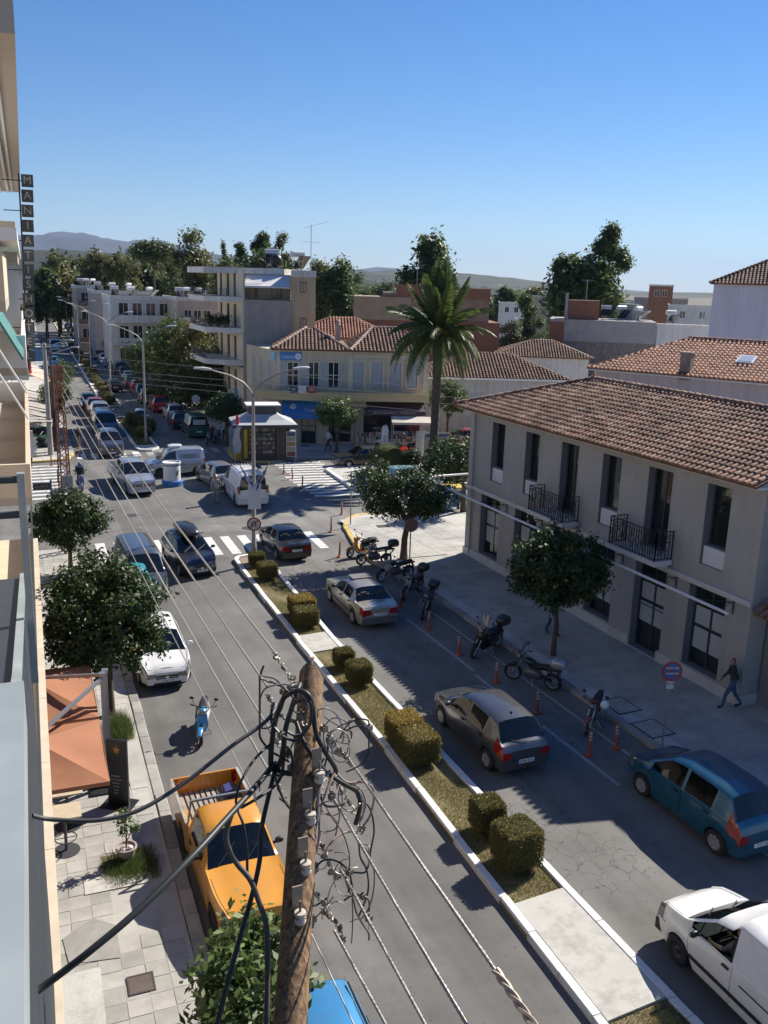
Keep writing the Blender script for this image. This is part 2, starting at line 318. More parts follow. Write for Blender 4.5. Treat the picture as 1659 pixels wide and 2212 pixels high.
pav_i = pavement('traffic_island', isl, PLAZA)
fr = [(24.9,62.6),(21.5,63.4),(19.8,62.4),(18.2,63.1),(17.6,64.7),(17.9,67),(18.6,69.5),(18.9,72),(19.6,85),(20.6,105),(24.,170),(36,400),(130,400),(130,22),(60,47.5),(36,58.9)]
pav_f = pavement('pavement', fr, PLAZA)
# --- kerb stones (each one a piece of its pavement)
def along(pts, step):
    out = []; pts = [Vector((p[0],p[1])) for p in pts]
    for a, b in zip(pts[:-1], pts[1:]):
        L = (b-a).length; n = max(1, round(L/step))
        for i in range(n): out.append((a+(b-a)*i/n, a+(b-a)*(i+1)/n))
    return out
def kerbs(pts, parent, m, step=.9, w=.28, h=.14, jit=.012, name='kerb_stone', lab=None):
    for a, b in along(pts, step):
        d = (b-a).normalized(); nn = Vector((-d.y, d.x)); L = (b-a).length; c = (a+b)/2; j = random.uniform(-jit, jit); hh = h+random.uniform(-jit, jit)*.7
        k = MB(); e = .02
        prof = [(-w/2,-.03),(w/2,-.03),(w/2,hh-e),(w/2-e,hh),(-w/2+e,hh),(-w/2,hh-e)]
        k.extr([(y,z) and (-L/2+.006, y+j, z) for y, z in prof], (L-.012,0,0))
        o = put(name, k.mesh(name, m), parent, (c.x,c.y,0), math.atan2(d.y,d.x))
        if lab: o['label'] = lab
kerbs([(kx(-2)-.14,-2),(kx(40)-.14,40),(kx(42)-.45,42.6),(kx(43)-1.5,44.1)], pav_l, KERBM, .8)
kerbs([(17.41,-2),(17.41,31.4),(17.2,35.75),(16.92,37.7)], pav_r, KERBM, .9)
kerbs([(16.92,37.7),(17.05,39.6),(17.28,41),(17.95,43.9),(18.68,45.3),(19.55,46.0),(21,46.1)], pav_r, KERBY, .8, lab='kerb stone painted dull yellow')
kerbs([(21,46.05),(25.5,44.4),(40,38.9)], pav_r, KERBM, 1.2)
kerbs([(33,58.05),(27.6,58.65),(23.3,59.05),(22.4,58.4),(21.95,52.3),(22.5,50.1),(23.35,48.95),(27.5,47.55),(46,41.3)], pav_i, KERBW, 1.2, .3, .17)
kerbs([(36,58.75),(24.9,62.45),(21.5,63.25),(19.8,62.25)], pav_f, KERBM, 1.2)
kerbs([(19.8,62.25),(18.1,62.95),(17.45,64.7),(17.75,67),(18.45,69.5)], pav_f, KERBY, .9, lab='kerb stone painted dull yellow')
kerbs([(18.45,69.5),(18.8,72),(19.5,85),(20.5,105)], pav_f, KERBM, 1.5)
kerbs([(1.,66.95),(4.3,66.9),(5.95,67.2),(kx(69)+.1,69.2)], pav_lf, KERBY, .9, lab='kerb stone painted dull yellow')
kerbs([(kx(69)+.1,69.2),(kx(100)+.1,100)], pav_lf, KERBM, 1.6)
# --- paving slabs
def slabs(parent, inside, x0, x1, y0, y1, sx, sy, skew, z, m, gap=.012, limit=300, name='paving_slab', skip=None):
    cells = []
    y = y0
    while y < y1:
        x = x0
        while x < x1:
            X = x+skew*(y-17); c = (X+sx/2, y+sy/2)
            if inside(*c) and not (skip and skip(*c)): cells.append(c)
            x += sx
        y += sy
    cells.sort(key=lambda c: (c[0]**2+c[1]**2))
    mm = []
    for v in range(6):
        b = MB(); t = .006+.002*v
        b.box((-sx/2+gap/2,-sy/2+gap/2,-.02), (sx/2-gap/2,sy/2-gap/2,t*.7)); mm.append(b.mesh(name, m))
    for c in cells[:limit]:
        o = put(name, random.choice(mm), parent, (c[0],c[1],z), -math.atan(skew)); o.rotation_euler = (random.uniform(-.006,.006), random.uniform(-.006,.006), -math.atan(skew))
    if len(cells) > limit:
        b = MB()
        for c in cells[limit:]: b.cbox((c[0],c[1],z-.005), (sx-gap,sy-gap,.024+random.uniform(0,.006)))
        tag(b.build(name, m, parent), kind='stuff')
def holes_l(x, y):
    return (2.0 < x < 3.2 and 15.9 < y < 17.6) or (1.0 < x < 2.1 and 12.0 < y < 13.6) or (2.6 < x < 3.6 and 22.1 < y < 25.6) or random.random() < .03
slabs(pav_l, lambda x, y: -1 < x < kx(y)-.5, -.6, 3.4, 7.6, 43, .42, .42, .055, .13, SLABM, .014, skip=holes_l)
slabs(pav_r, lambda x, y: 18.05 < x < 24 and y < 45.6 and (y < 37.4 or (y < 51-.36*(x-11.7)) ) and (x < 21.5 or y > 37.6), 18.05, 26, 6., 45, 1.15, 1.35, 0, .131, PLSLAB, .014)
strip = MB()
slabs(pav_r, lambda x, y: True, 17.58, 17.9, 6., 37., .42, 1.35, 0, .131, islandmat('pale_strip_stone', [(.55,.54,.51),(.6,.585,.55),(.5,.49,.46)], .8, .2, .08, 3.), .012)
slabs(pav_f, lambda x, y: y < 63.6+(24-x)*.35+2.2 and y > 63.9-.34*(x-21) and x > 18.5, 18.5, 33, 60, 69, 1.2, 1.2, 0, .131, PLSLAB, .015, limit=120)
slabs(pav_lf, lambda x, y: x < kx(y)-.4, 0, 5.6, 68.2, 92, .9, .9, .055, .131, PLSLAB, .015, limit=100)
# --- medians
def median(left, right, tipL, tipR, segs, kw=.2, h=.17):
    """left, right: edge polylines from near to far; returns the structure object"""
    outline = list(left)+list(tipL)+list(reversed(right))+list(tipR)
    b = MB(); b.prism([(p[0],p[1]) for p in outline], -.05, .10); o = struct('median', b, TURF)
    kerbs([(p[0]+kw/2,p[1]) for p in left]+[(p[0],p[1]-.1) for p in tipL]+[(p[0]-kw/2,p[1]) for p in reversed(right)]+([(p[0],p[1]+.1) for p in tipR]+[(left[0][0]+kw/2,left[0][1])] if tipR else []), o, KERBW, 1.1, kw, h, .008)
    return o
lft = [(9.15,6.)]+[(p.x,p.y) for p in medL]; rgt = [(11.1,6.)]+[(p.x,p.y) for p in medR]
med = median(lft, rgt, [(11.0,40.35),(11.55,40.45)], [], [])
def xl(y): return float(np.interp(y, [p[1] for p in lft], [p[0] for p in lft]))
def xr(y): return float(np.interp(y, [p[1] for p in rgt], [p[0] for p in rgt]))
def medpanel(y0, y1, m, name, h=.16, parent=med, l=xl, r=xr):
    b = MB(); b.prism([(l(y0)+.21,y0),(r(y0)-.21,y0+.05),(r(y1)-.21,y1+.05),(l(y1)+.21,y1)], .05, h); return b.build(name, m, parent)
yc = [G(1290,2130).y, G(1180,1945).y, G(690,1415).y, G(690,1375).y, G(535,1232).y]
medpanel(yc[0]-.9, yc[1], CONC, 'concrete_slab'); medpanel(yc[2], yc[3], CONC, 'concrete_slab', .15)
# brick pavers at the tip
bm_ = [MB().box((-.095,-.045,-.02),(.095,.045,.012)).mesh('brick', islandmat('paver_brick', [(.30,.22,.17),(.36,.27,.2),(.33,.28,.22)], .85, .2))]
y = yc[4]
k = 0
while y < 40.2:
    x = xl(min(y, 39.5))+.3+(.1 if k % 2 else 0)
    while x < xr(min(y, 38.5))-.25 and (y < 39.6 or abs(x-11.3) < .35): put('brick', bm_[0], med, (x,y,.11)); x += .2
    y += .1; k += 1
# far medians
l1 = lambda y: 11.2+.045*(y-69); r1 = lambda y: 12.95+.05*(y-69)
ys = [70,74,80,86]
med2 = median([(l1(y),y) for y in ys], [(r1(y),y) for y in ys], [(12.2,86.6),(13.2,86.6)], [(12.75,69.3),(12.2,68.9),(11.5,69.2)], [])
sheet('concrete_slab', [(11.4,69.6),(12.7,69.5),(13.0,71.2),(11.5,71.2)], .13, CONC, med2)
l3 = lambda y: 12.05+.058*(y-94); r3 = lambda y: 13.95+.055*(y-94)
ys = [94.5,110,140,175,215]
med3 = median([(l3(y),y) for y in ys], [(r3(y),y) for y in ys], [(19.5,215.5),(20,215.5)], [(13.6,94.0),(12.6,93.9)], [])
for i in range(12):
    y0 = 100+i*6.5; medpanel(y0, y0+1.6, CONC, 'concrete_slab', .15, med3, l3, r3)
l4 = lambda y: 19.5+.058*(y-222); r4 = lambda y: 21.3+.055*(y-222)
med4 = median([(l4(y),y) for y in (222,300,390)], [(r4(y),y) for y in (222,300,390)], [], [(20.5,221.5)], [])
# --- road markings
def stripe(x, y, sx, sy, rz=0., m=ROADW, name='crosswalk_stripe'):
    b = MB(); b.add([(-sx/2,-sy/2,0),(sx/2,-sy/2,0),(sx/2,sy/2,0),(-sx/2,sy/2,0)], [(0,1,2,3)]); put(name, b.mesh(name, m), road, (x,y,.009), rz)
x = 5.2
while x < 16.3:
    stripe(x, 42.75-.11*(x-11), .46, 3.2, -.055); x += .87
y = 51.2
while y < 62.4: stripe(21.0-.0*(y-51)+(.35 if y > 57 else -.25), y, 3.6, .42, -.16); y += .82
y = 55.6
while y < 65.8: stripe(3.3, y, 4.2, .45, -.02); y += .98
x = 7.0
while x < 18.6: stripe(x, 68.35, .5, 1.9, -.055, ROADW if x < 12 else ROADF); x += 1.0
for (a, b_) in (((880,1335),(1020,1450)),((1030,1458),(1160,1565)),((1165,1570),(1345,1695))):
    p, q = G(*a), G(*b_); d = q-p; stripe((p.x+q.x)/2, (p.y+q.y)/2, .12, d.length, 0, ROADF, 'lane_line')
stripe(16.42, 20., .1, 22., 0, ROADF, 'lane_line')
def disc(name, c, r, z, m, parent, n=20):
    b = MB(); b.lathe([(r,-.01),(r,.0),(r*.86,.0),(r*.86,-.006),(.001,-.004)], (0,0,0), 'z', n, caps=False); return put(name, b.mesh(name, m), parent, (c[0],c[1],z))
IRON = mat('cast_iron', (.075,.07,.066), .7, .4, var=.2, scale=12.)
for p in ((540,1062*1.0),(287,1113),(535,1141)): disc('manhole_cover', G(*p), .33, .012, IRON, road)
def hatch(name, c, sx, sy, rz, m, parent, z=.142, frame=True):
    b = MB(); b.cbox((0,0,-.01), (sx,sy,.02)); 
    o = put(name, b.mesh(name, m), parent, (c[0],c[1],z), rz)
    if frame:
        f = MB(); w = .035
        for a in ((-sx/2-w,-sy/2-w,sx/2+w,-sy/2),(-sx/2-w,sy/2,sx/2+w,sy/2+w),(-sx/2-w,-sy/2,-sx/2,sy/2),(sx/2,-sy/2,sx/2+w,sy/2)): f.box((a[0],a[1],-.02),(a[2],a[3],.006))
        f.build('hatch_frame', IRON, o)
    return o
hatch('hatch_cover', G(1340,1525,.13), .8, .95, 0, PLSLAB, pav_r, .155); hatch('hatch_cover', G(1410,1575,.13), .8, .95, 0, PLSLAB, pav_r, .155)
hatch('manhole_cover', G(305,2126,.13), .42, .42, -.05, mat('brown_plate', (.12,.095,.085), .7, .3, var=.15), pav_l, .15)
hatch('manhole_cover', G(828,1137,.13), .7, .5, -.1, IRON, pav_r, .15, False); hatch('drain_grate', G(790,1122), .9, .5, -.2, IRON, road, .012, False)
disc('manhole_cover', G(660,963,.13), .3, .15, IRON, pav_f)
sheet('concrete_patch', [G(135,2030,.13),G(150,2085,.13),G(262,2070,.13),G(250,2000,.13),G(200,1985,.13)], .153, mat('patch_grey', (.27,.26,.24), .9, var=.12, scale=3., stain=((.36,.35,.32),.6,2.)), pav_l)
sheet('concrete_patch', [G(180,1900,.13),G(184,1935,.13),G(330,1905,.13),G(325,1885,.13)], .153, mat('patch_pale', (.50,.48,.44), .9, var=.1, scale=3., stain=((.36,.35,.32),.7,2.)), pav_l)
# grass: nobody could count the blades
GRASSA = leafmat('grass_blade', (.12,.13,.035), (.30,.25,.11), .35); GRASSG = leafmat('green_grass_blade', (.055,.10,.025), (.15,.18,.055), .35)
def blades(name, pts, hgt, wid, m, lab=None, parent=None):
    pts = np.asarray(pts); n = len(pts); a = rng.uniform(0, 2*np.pi, n); h = hgt*rng.uniform(.5, 1.25, n); ln = rng.normal(0, .35, (n,2))*h[:,None]
    dx = np.cos(a)*wid/2; dy = np.sin(a)*wid/2; V = np.zeros((n,4,3))
    V[:,0] = pts+np.stack([-dx,-dy,0*dx],1); V[:,1] = pts+np.stack([dx,dy,0*dx],1)
    V[:,2] = pts+np.stack([dx*.25+ln[:,0],dy*.25+ln[:,1],h],1); V[:,3] = pts+np.stack([-dx*.25+ln[:,0],-dy*.25+ln[:,1],h],1)
    o = put(name, npmesh(name, V.reshape(-1,3), np.arange(n*4).reshape(-1,4), m), parent); return tag(o, kind='stuff')
P = []
while len(P) < 52000:
    y = 8+31.*random.random()**1.35; x = random.uniform(xl(y)+.2, xr(y)-.2)
    if yc[0]-.9 < y < yc[1] or yc[2] < y < yc[3] or y > yc[4]: continue
    if math.sin(x*3.1+y*1.7)+math.sin(y*.83+1.)+random.gauss(0,.7) < -1.1: continue
    P.append((x,y,.09))
tag(blades('grass', P, .06, .014, GRASSA), 'short dry grass on the near median strip', 'grass')
P = [(random.uniform(l1(y)+.25, r1(y)-.25), y, .09) for y in rng.uniform(71.3, 86, 6000)]
for _ in range(14000):
    y = random.uniform(95, 180)
    if 0 <= (y-100) % 6.5 < 1.6 and y >= 100: continue
    P.append((random.uniform(l3(y)+.25, r3(y)-.25), y, .09))
tag(blades('grass', P, .09, .05, GRASSA), 'dry grass on the far median strips beyond the junction', 'grass')
P = [(random.uniform(24.5,33), random.uniform(49.5,57.2), .12) for _ in range(16000)]
P = [p for p in P if p[1] > 50.6-.33*(p[0]-24) and p[1] < 58.2-.1*(p[0]-24)]
sheet('turf_bed', [(24.2,51.0),(33,48.2),(34,56.6),(25,57.6)], .134, TURF, pav_i)
tag(blades('grass', P, .08, .04, GRASSG), 'green lawn on the traffic island round the trimmed bush', 'grass')
def weedpatch(c, r, n, h, lab):
    P = []
    while len(P) < n:
        x, y = random.gauss(0,.5), random.gauss(0,.5)
        if abs(x) < 1 and abs(y) < 1: P.append((c[0]+x*r[0], c[1]+y*r[1], .12))
    sheet('soil_patch', [(c[0]-r[0]*.9,c[1]-r[1]*.9),(c[0]+r[0]*.9,c[1]-r[1]*.9),(c[0]+r[0]*.9,c[1]+r[1]*.9),(c[0]-r[0]*.9,c[1]+r[1]*.9)], .147, TURF, pav_l)
    tag(blades('weeds', P, h, .012, GRASSG), lab, 'weeds')
weedpatch(G(283,1872,.13), (.62,.66), 3800, .16, 'patch of weeds round the planter on the left pavement')
weedpatch(G(258,1575,.13), (.36,.8), 2600, .3, 'tall green weeds at the foot of the orange tree')
# ================================================================== BUILDING HELPERS
def wall_holes(L, H, holes, t, mb, p0=(0,0), ang=0., z0=0., m=0):
    """wall from p0 running along ang; the outside is to the right hand of the run, thickness t goes inward"""
    s0 = len(mb.v); xs = sorted({0., L}|{v for h in holes for v in h[:2]}); zs = sorted({z0, H}|{v for h in holes for v in h[2:4]})
    for i in range(len(xs)-1):
        run = None
        for k in range(len(zs)-1):
            cx, cz = (xs[i]+xs[i+1])/2, (zs[k]+zs[k+1])/2
            hole = any(h[0] < cx < h[1] and h[2] < cz < h[3] for h in holes)
            if hole:
                if run is not None: mb.box((xs[i],0,run),(xs[i+1],t,zs[k]), m)
                run = None
            elif run is None: run = zs[k]
        if run is not None: mb.box((xs[i],0,run),(xs[i+1],t,zs[-1]), m)
    mb.xf(Matrix.Translation((p0[0],p0[1],0)) @ Matrix.Rotation(ang, 4, 'Z'), s0); return mb
def frame_of(p0, ang): return Matrix.Translation((p0[0],p0[1],0)) @ Matrix.Rotation(ang, 4, 'Z')
WINDARK = mat('window_dark', (.02,.024,.028), .06, coat=.4)
GREYFR = mat('dark_grey_frame', (.05,.052,.058), .5)
def window(parent, h, p0=(0,0), ang=0., depth=.16, fw=.06, fm=None, gm=None, mull=1, bars=0, shutter=None, sill=None, name='window'):
    """frame, pane as its sub-part; shutter = (material, 'open'|'shut')"""
    x0,x1,z0,z1 = h; F = frame_of(p0, ang); fm = fm or WHITE; f = MB(); d = depth
    for a in ((x0,z0,x0+fw,z1),(x1-fw,z0,x1,z1),(x0+fw,z1-fw,x1-fw,z1),(x0+fw,z0,x1-fw,z0+fw)): f.box((a[0],d,a[1]),(a[2],d+.06,a[3]))
    for i in range(1, mull+1):
        x = x0+(x1-x0)*i/(mull+1); f.box((x-fw*.4,d+.004,z0+fw),(x+fw*.4,d+.056,z1-fw))
    for i in range(1, bars+1):
        z = z0+(z1-z0)*i/(bars+1); f.box((x0+fw,d+.008,z-fw*.3),(x1-fw,d+.052,z+fw*.3))
    if sill: f.box((x0-.08,-.08,z0-.08),(x1+.08,depth,z0-.003), 0)
    f.xf(F); o = f.build(name, fm, parent)
    g = MB(); g.box((x0+fw*.5,d+.025,z0+fw*.5),(x1-fw*.5,d+.035,z1-fw*.5)); g.xf(F); g.build('pane', gm or WINDARK, o)
    if shutter:
        sm, st = shutter; w = (x1-x0)/2
        for sx in (-1, 1):
            s = MB()
            if st == 'open': a, b_ = (x0-w*.62, x0-.02) if sx < 0 else (x1+.02, x1+w*.62); yy = -.05
            else: a, b_ = (x0+.02, x0+w-.01) if sx < 0 else (x0+w+.01, x1-.02); yy = .03
            s.box((a,yy,z0+.02),(b_,yy+.035,z1-.02)); n = 9
            for k in range(n):
                z = z0+.1+(z1-z0-.2)*k/n; s.obox(((a+b_)/2, yy-.012, z+.06), (b_-a-.08,0,0), (0,.02,.01), (0,-.02,(z1-z0)/n*.5))
            s.xf(F); s.build('shutter', sm, o)
    return o
def inside(poly, x, y):
    c = False; n = len(poly)
    for i in range(n):
        (x1,y1),(x2,y2) = poly[i], poly[(i+1)%n]
        if (y1 > y) != (y2 > y) and x < (x2-x1)*(y-y1)/(y2-y1)+x1: c = not c
    return c
TILE = islandmat('clay_tile', [(.37,.19,.115),(.46,.26,.165),(.30,.15,.095),(.54,.35,.235),(.41,.22,.135),(.20,.115,.08)], .8, .3, .2, 6.)
TILER = islandmat('red_clay_tile', [(.40,.17,.10),(.46,.20,.12),(.36,.15,.09),(.48,.24,.15)], .8, .2, .15, 3.)
TILEO = islandmat('old_clay_tile', [(.31,.175,.11),(.36,.22,.145),(.25,.145,.095),(.29,.185,.125),(.20,.125,.09)], .85, .2, .2, 3.)
DECK = mat('clay_pan', (.16,.08,.05), .9, var=.3, scale=3.)
RIDGEW = islandmat('mortared_ridge_tile', [(.42,.29,.22),(.5,.38,.31),(.38,.24,.17)], .85, .2)
def barrel(su, sv, r):
    b = MB(); n = 5; vs = []
    for v, rr in ((0., r),(sv*1.12, r*.82)):
        for k in range(n):
            a = math.pi*k/(n-1); vs.append((math.cos(a)*rr, v, math.sin(a)*rr*.9+(.022 if v == 0 else 0.)))
    fs = [(k, n+k, n+k+1, k+1) for k in range(n-1)]; vs.append((0,0,.0)); fs += [(k, k+1, 2*n) for k in range(n-1)]
    return b.add(vs, fs)
def tile_slope(parent, poly, m, su=.25, sv=.34, r=.105, limit=300, to=None):
    """poly: 3D corners, the first edge being the eave (left to right seen from outside)"""
    P = [Vector(p) for p in poly]; e = (P[1]-P[0]).normalized(); nn = e.cross(P[2]-P[1]).normalized()
    if nn.z < 0: nn = -nn
    s = nn.cross(e).normalized()
    if s.z < 0: s = -s
    d = MB(); d.add([p for p in P]+[p-nn*.08 for p in P], [tuple(range(len(P))), tuple(range(2*len(P)-1,len(P)-1,-1))]+[(i,(i+1)%len(P),len(P)+(i+1)%len(P),len(P)+i) for i in range(len(P))]); d.build('roof_deck', DECK, parent)
    q = [((p-P[0]).dot(e),(p-P[0]).dot(s)) for p in P]; us = [a for a, _ in q]; vs = [b for _, b in q]; T = []
    nu = int((max(us)-min(us))/su); nv = int((max(vs)-min(vs))/sv)
    M0 = parent.matrix_basis
    for i in range(nu+1):
        for k in range(nv+1):
            u, v = min(us)+su*(i+.5), sv*k
            if inside(q, u, v+sv*.5) or inside(q, u, v+.03) and k == 0:
                c = P[0]+e*u+s*(v-.03)+nn*.004; T.append(((M0@c-Vector((0,0,CAMZ))).length, c))
    T.sort(key=lambda t: t[0]); R = Matrix((e, s, nn)).transposed()
    tm = [barrel(su, sv, r*k).mesh('roof_tile', m, 60) for k in (1., .97, 1.03)]
    eul = R.to_euler()
    for _, c in T[:limit]:
        o = put('roof_tile', random.choice(tm), parent, c); o.rotation_euler = (eul.x+random.uniform(-.012,.012), eul.y, eul.z+random.uniform(-.02,.02))
    if len(T) > limit:
        base = barrel(su, sv, r); V0 = np.array(base.v); F0 = base.f; n = len(V0); b = MB(); Rn = np.array(R)
        for _, c in T[limit:]:
            vv = (V0*[random.uniform(.95,1.05),1,random.uniform(.9,1.1)]) @ Rn.T+np.array(c); b.add(vv.tolist(), F0)
        tag(b.build('roof_tile', m, parent, 60), kind='stuff')
def ridge_tiles(parent, a, b_, m, step=.36, r=.13):
    a = Vector(a); b_ = Vector(b_); d = b_-a; n = max(1, int(d.length/step)); u = d.normalized()
    me = barrel(.3, step, r).mesh('ridge_tile', m, 60); sd = u.cross(Vector((0,0,1))).normalized(); up = sd.cross(u)
    R = Matrix((sd, u, up)).transposed().to_euler()
    for i in range(n):
        o = put('ridge_tile', me, parent, a+d*i/n); o.rotation_euler = R
def railing(parent, pts, z0, h, m, step=.13, name='railing', r=.012, scroll=False, plates=None):
    b = MB(); pts = [Vector((p[0],p[1],0)) for p in pts]
    for a, c in zip(pts[:-1], pts[1:]):
        L = (c-a).length; n = max(1, int(L/step))
        for z in (z0+.06, z0+h-.16, z0+h): b.bar(a+Vector((0,0,z)), c+Vector((0,0,z)), r*2.2 if z > z0+h-.1 else r*1.6, None)
        for i in range(n+1):
            p = a+(c-a)*i/n; b.bar(p+Vector((0,0,z0)), p+Vector((0,0,z0+h)), r*1.6 if 0 < i < n else r*3)
        if scroll:
            d = (c-a).normalized()
            for i in range(max(1, int(L/.33))):
                cc = a+d*(.17+i*.33)
                for rr, zz in ((.13, z0+.5),(.075, z0+.25),(.075, z0+.72)):
                    ring = [cc+d*rr*math.cos(t)+Vector((0,0,zz+rr*math.sin(t))) for t in np.linspace(0, 2*math.pi, 11)]; b.tube(ring, r*.9, 4, caps=False)
    return b.build(name, m, parent)
# ================================================================== GREY BUILDING ON THE RIGHT
GREYW = mat('grey_stucco', (.40,.39,.37), .9, var=.04, scale=.6, bump=.25, bscale=90., stain=((.34,.33,.315), .6, .5), streak=.07)
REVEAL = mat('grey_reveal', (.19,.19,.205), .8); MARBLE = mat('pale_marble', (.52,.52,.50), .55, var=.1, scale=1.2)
EAVEW = mat('eave_white', (.62,.60,.58), .8, var=.06); PANELW = mat('window_panel_white', (.66,.67,.69), .5); IRONB = mat('black_iron', (.03,.03,.034), .55, .5)
gb = thing('grey_building', 'two storey grey stucco building with clay tile roof and wrought iron balconies beside the motorcycles', 'building', (21.6,37.3,0), -math.pi/2)
up = [(2.01,3.1,4.2,6.93),(4.78,5.84,4.2,6.93),(7.4,8.56,4.06,6.93),(10.05,11.16,4.2,6.93),(12.65,13.88,4.06,6.93),(15.5,16.56,4.2,6.93)]
lo = [(1.35,3.02,.55,3.42),(4.3,6.0,.15,3.42),(7.0,8.65,.15,3.42),(9.62,11.25,.55,3.42),(12.45,14.1,.15,3.42),(15.2,16.86,.55,3.42)]
LEN = 17.9
b = MB(); wall_holes(LEN, 7.2, up+lo, .42, b, z0=.5); b.box((0,.421,0),(LEN,8.,7.2)); b.box((-.0,.0,7.2),(LEN,8.,7.24)); b.build('wall', GREYW, gb)
b = MB(); wall_holes(LEN+.06, .5, [(l[0]+.05,l[1]-.05,.15,.5) for l in lo if l[2] < .3], .4, b, (-.06,-.06), z0=0.); b.box((-.06,.345,0),(-.003,8,.5)); b.box((LEN+.003,-.06,0),(LEN+.06,8,.5)); b.build('plinth', MARBLE, gb)
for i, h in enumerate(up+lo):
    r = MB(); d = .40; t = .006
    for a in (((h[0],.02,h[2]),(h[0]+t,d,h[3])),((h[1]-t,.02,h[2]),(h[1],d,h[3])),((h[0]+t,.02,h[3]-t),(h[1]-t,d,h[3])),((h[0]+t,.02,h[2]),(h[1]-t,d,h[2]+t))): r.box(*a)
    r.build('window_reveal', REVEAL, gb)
    hh = (h[0]+.01,h[1]-.01,h[2]+.01,h[3]-.01); isup = i < 6; door = isup and i in (2, 4)
    z0 = hh[2]+.62 if isup and not door else hh[2]
    w = window(gb, (hh[0],hh[1],z0,hh[3]), depth=.30, fw=.07, fm=GREYFR, gm=WINGLASS, mull=0 if (isup and not door) else 1, bars=0 if isup else 1, name='door' if door else 'window')
    if isup and not door:
        p = MB(); p.box((hh[0]+.02,.10,hh[2]),(hh[1]-.02,.28,z0-.012)); p.build('window_panel', PANELW, gb)
    if not isup:
        for k in range(2):
            a = hh[0]+.1+k*(hh[1]-hh[0]-.1)/2; s = MB(); s.box((a,.316,1.15),(a+(hh[1]-hh[0])/2-.16,.322,1.9)); s.build('blind', mat('frosted_film', (.42,.45,.46), .5), w)
            s = MB(); s.box((a,.316,2.02),(a+(hh[1]-hh[0])/2-.16,.322,2.65)); s.build('blind', MATS['frosted_film'], w)
b = MB(); b.box((-.09,-.09,3.48),(LEN,-.002,3.6)); b.box((-.13,-.13,3.6),(LEN,-.002,3.66)); b.build('cornice', EAVEW, gb)
b = MB(); b.box((-.5,-.5,7.242),(LEN+.1,8.5,7.33)); b.build('eave', EAVEW, gb)
x0, x1, yb = -.62, LEN+.1, 8.6
zr = 8.98; ym = 3.98
tile_slope(gb, [(x0,-.6,7.36),(x1,-.6,7.36),(x1,ym,zr),(x0+4.58,ym,zr)], TILE, .235, .33, .10)
tile_slope(gb, [(x0,yb,7.36),(x0,-.6,7.36),(x0+4.58,ym,zr)], TILE, .235, .33, .10, 40)
b = MB(); b.add([(x0,yb,7.36),(x1,yb,7.36),(x1,ym,zr),(x0+4.58,ym,zr)], [(0,1,2,3)]); b.build('roof_deck', DECK, gb)
b = MB(); b.add([(x1-.02,-.5,7.34),(x1-.02,8.5,7.34),(x1-.02,ym,zr-.05)], [(0,1,2)]); b.build('gable', GREYW, gb)
ridge_tiles(gb, (x0+4.4,ym,zr+.03), (x1,ym,zr+.03), TILE, .38, .14); ridge_tiles(gb, (x0,-.6,7.42), (x0+4.58,ym,zr+.05), TILE, .4, .13); ridge_tiles(gb, (x0,yb,7.42), (x0+4.58,ym,zr+.05), TILE, .4, .13)
for c, sgn in (((x0,-.6,7.4),1),((x0+4.5,ym,zr),1)):
    f = MB(); f.lathe([(.11,0),(.13,.08),(.06,.16),(.09,.24),(.02,.36)], c, 'z', 8); f.build('finial', TILE, gb)
for a, c in ((6.55,9.05),(11.85,14.4)):
    s = MB(); s.box((a,-.92,3.82),(c,-.14,3.99)); s.box((a+.15,-.55,3.68),(c-.15,-.14,3.82)); s.build('balcony_slab', EAVEW, gb)
    railing(gb, [(a+.06,-.14),(a+.06,-.86),(c-.06,-.86),(c-.06,-.14)], 3.99, 1.02, IRONB, .125, scroll=True, r=.013)
# awning frame: white bar with scroll brackets
b = MB(); zb = 3.74
path = [(18.6,-1.72,zb),(0.2,-1.72,zb),(-.75,-1.66,zb),(-1.25,-1.4,zb),(-1.5,-.9,zb),(-1.55,1.2,zb),(-1.5,3.2,zb)]
b.tube(path, .052, 8); aw = b.build('awning_bar', mat('bar_white', (.66,.66,.67), .4, .2), gb, 60)
for x in (.6,3.65,6.45,9.15,11.75,14.6,17.2):
    r = MB(); r.bar((x,-.0,3.40),(x,-1.7,zb-.02), .03); r.bar((x,-.02,3.0),(x,-.02,3.5), .025)
    for cy, cz, rr in ((-.22,3.24,.16),(-.5,3.36,.1),(-.72,3.44,.06)): r.tube([(x,cy+rr*math.cos(t),cz+rr*math.sin(t)) for t in np.linspace(0, 2*math.pi, 13)], .012, 4, caps=False)
    r.build('bracket', EAVEW if x < 3 else IRONB, aw)
d = MB(); d.tube([(.55,-.1,7.2),(.55,-.06,.3)], .045, 8); d.build('downpipe', GREYW, gb)
v = MB()
for k in range(8): v.box((13.0+k*.03,-.03,1.0+.0),(13.01+k*.03,-.02,1.4))
# low neighbour
nb = thing('low_house', 'dark walled house with a small tiled eave next to the grey building', 'building', (22.3,19.32,0), -math.pi/2)
b = MB(); b.box((0,0,0),(4.2,6,7.3)); b.build('wall', mat('annex_stucco', (.22,.215,.21), .9, var=.1), nb)
tile_slope(nb, [(.05,-.75,3.35),(4.2,-.75,3.35),(4.2,-.02,3.75),(.05,-.02,3.75)], TILE, .25, .34, .105, 60)
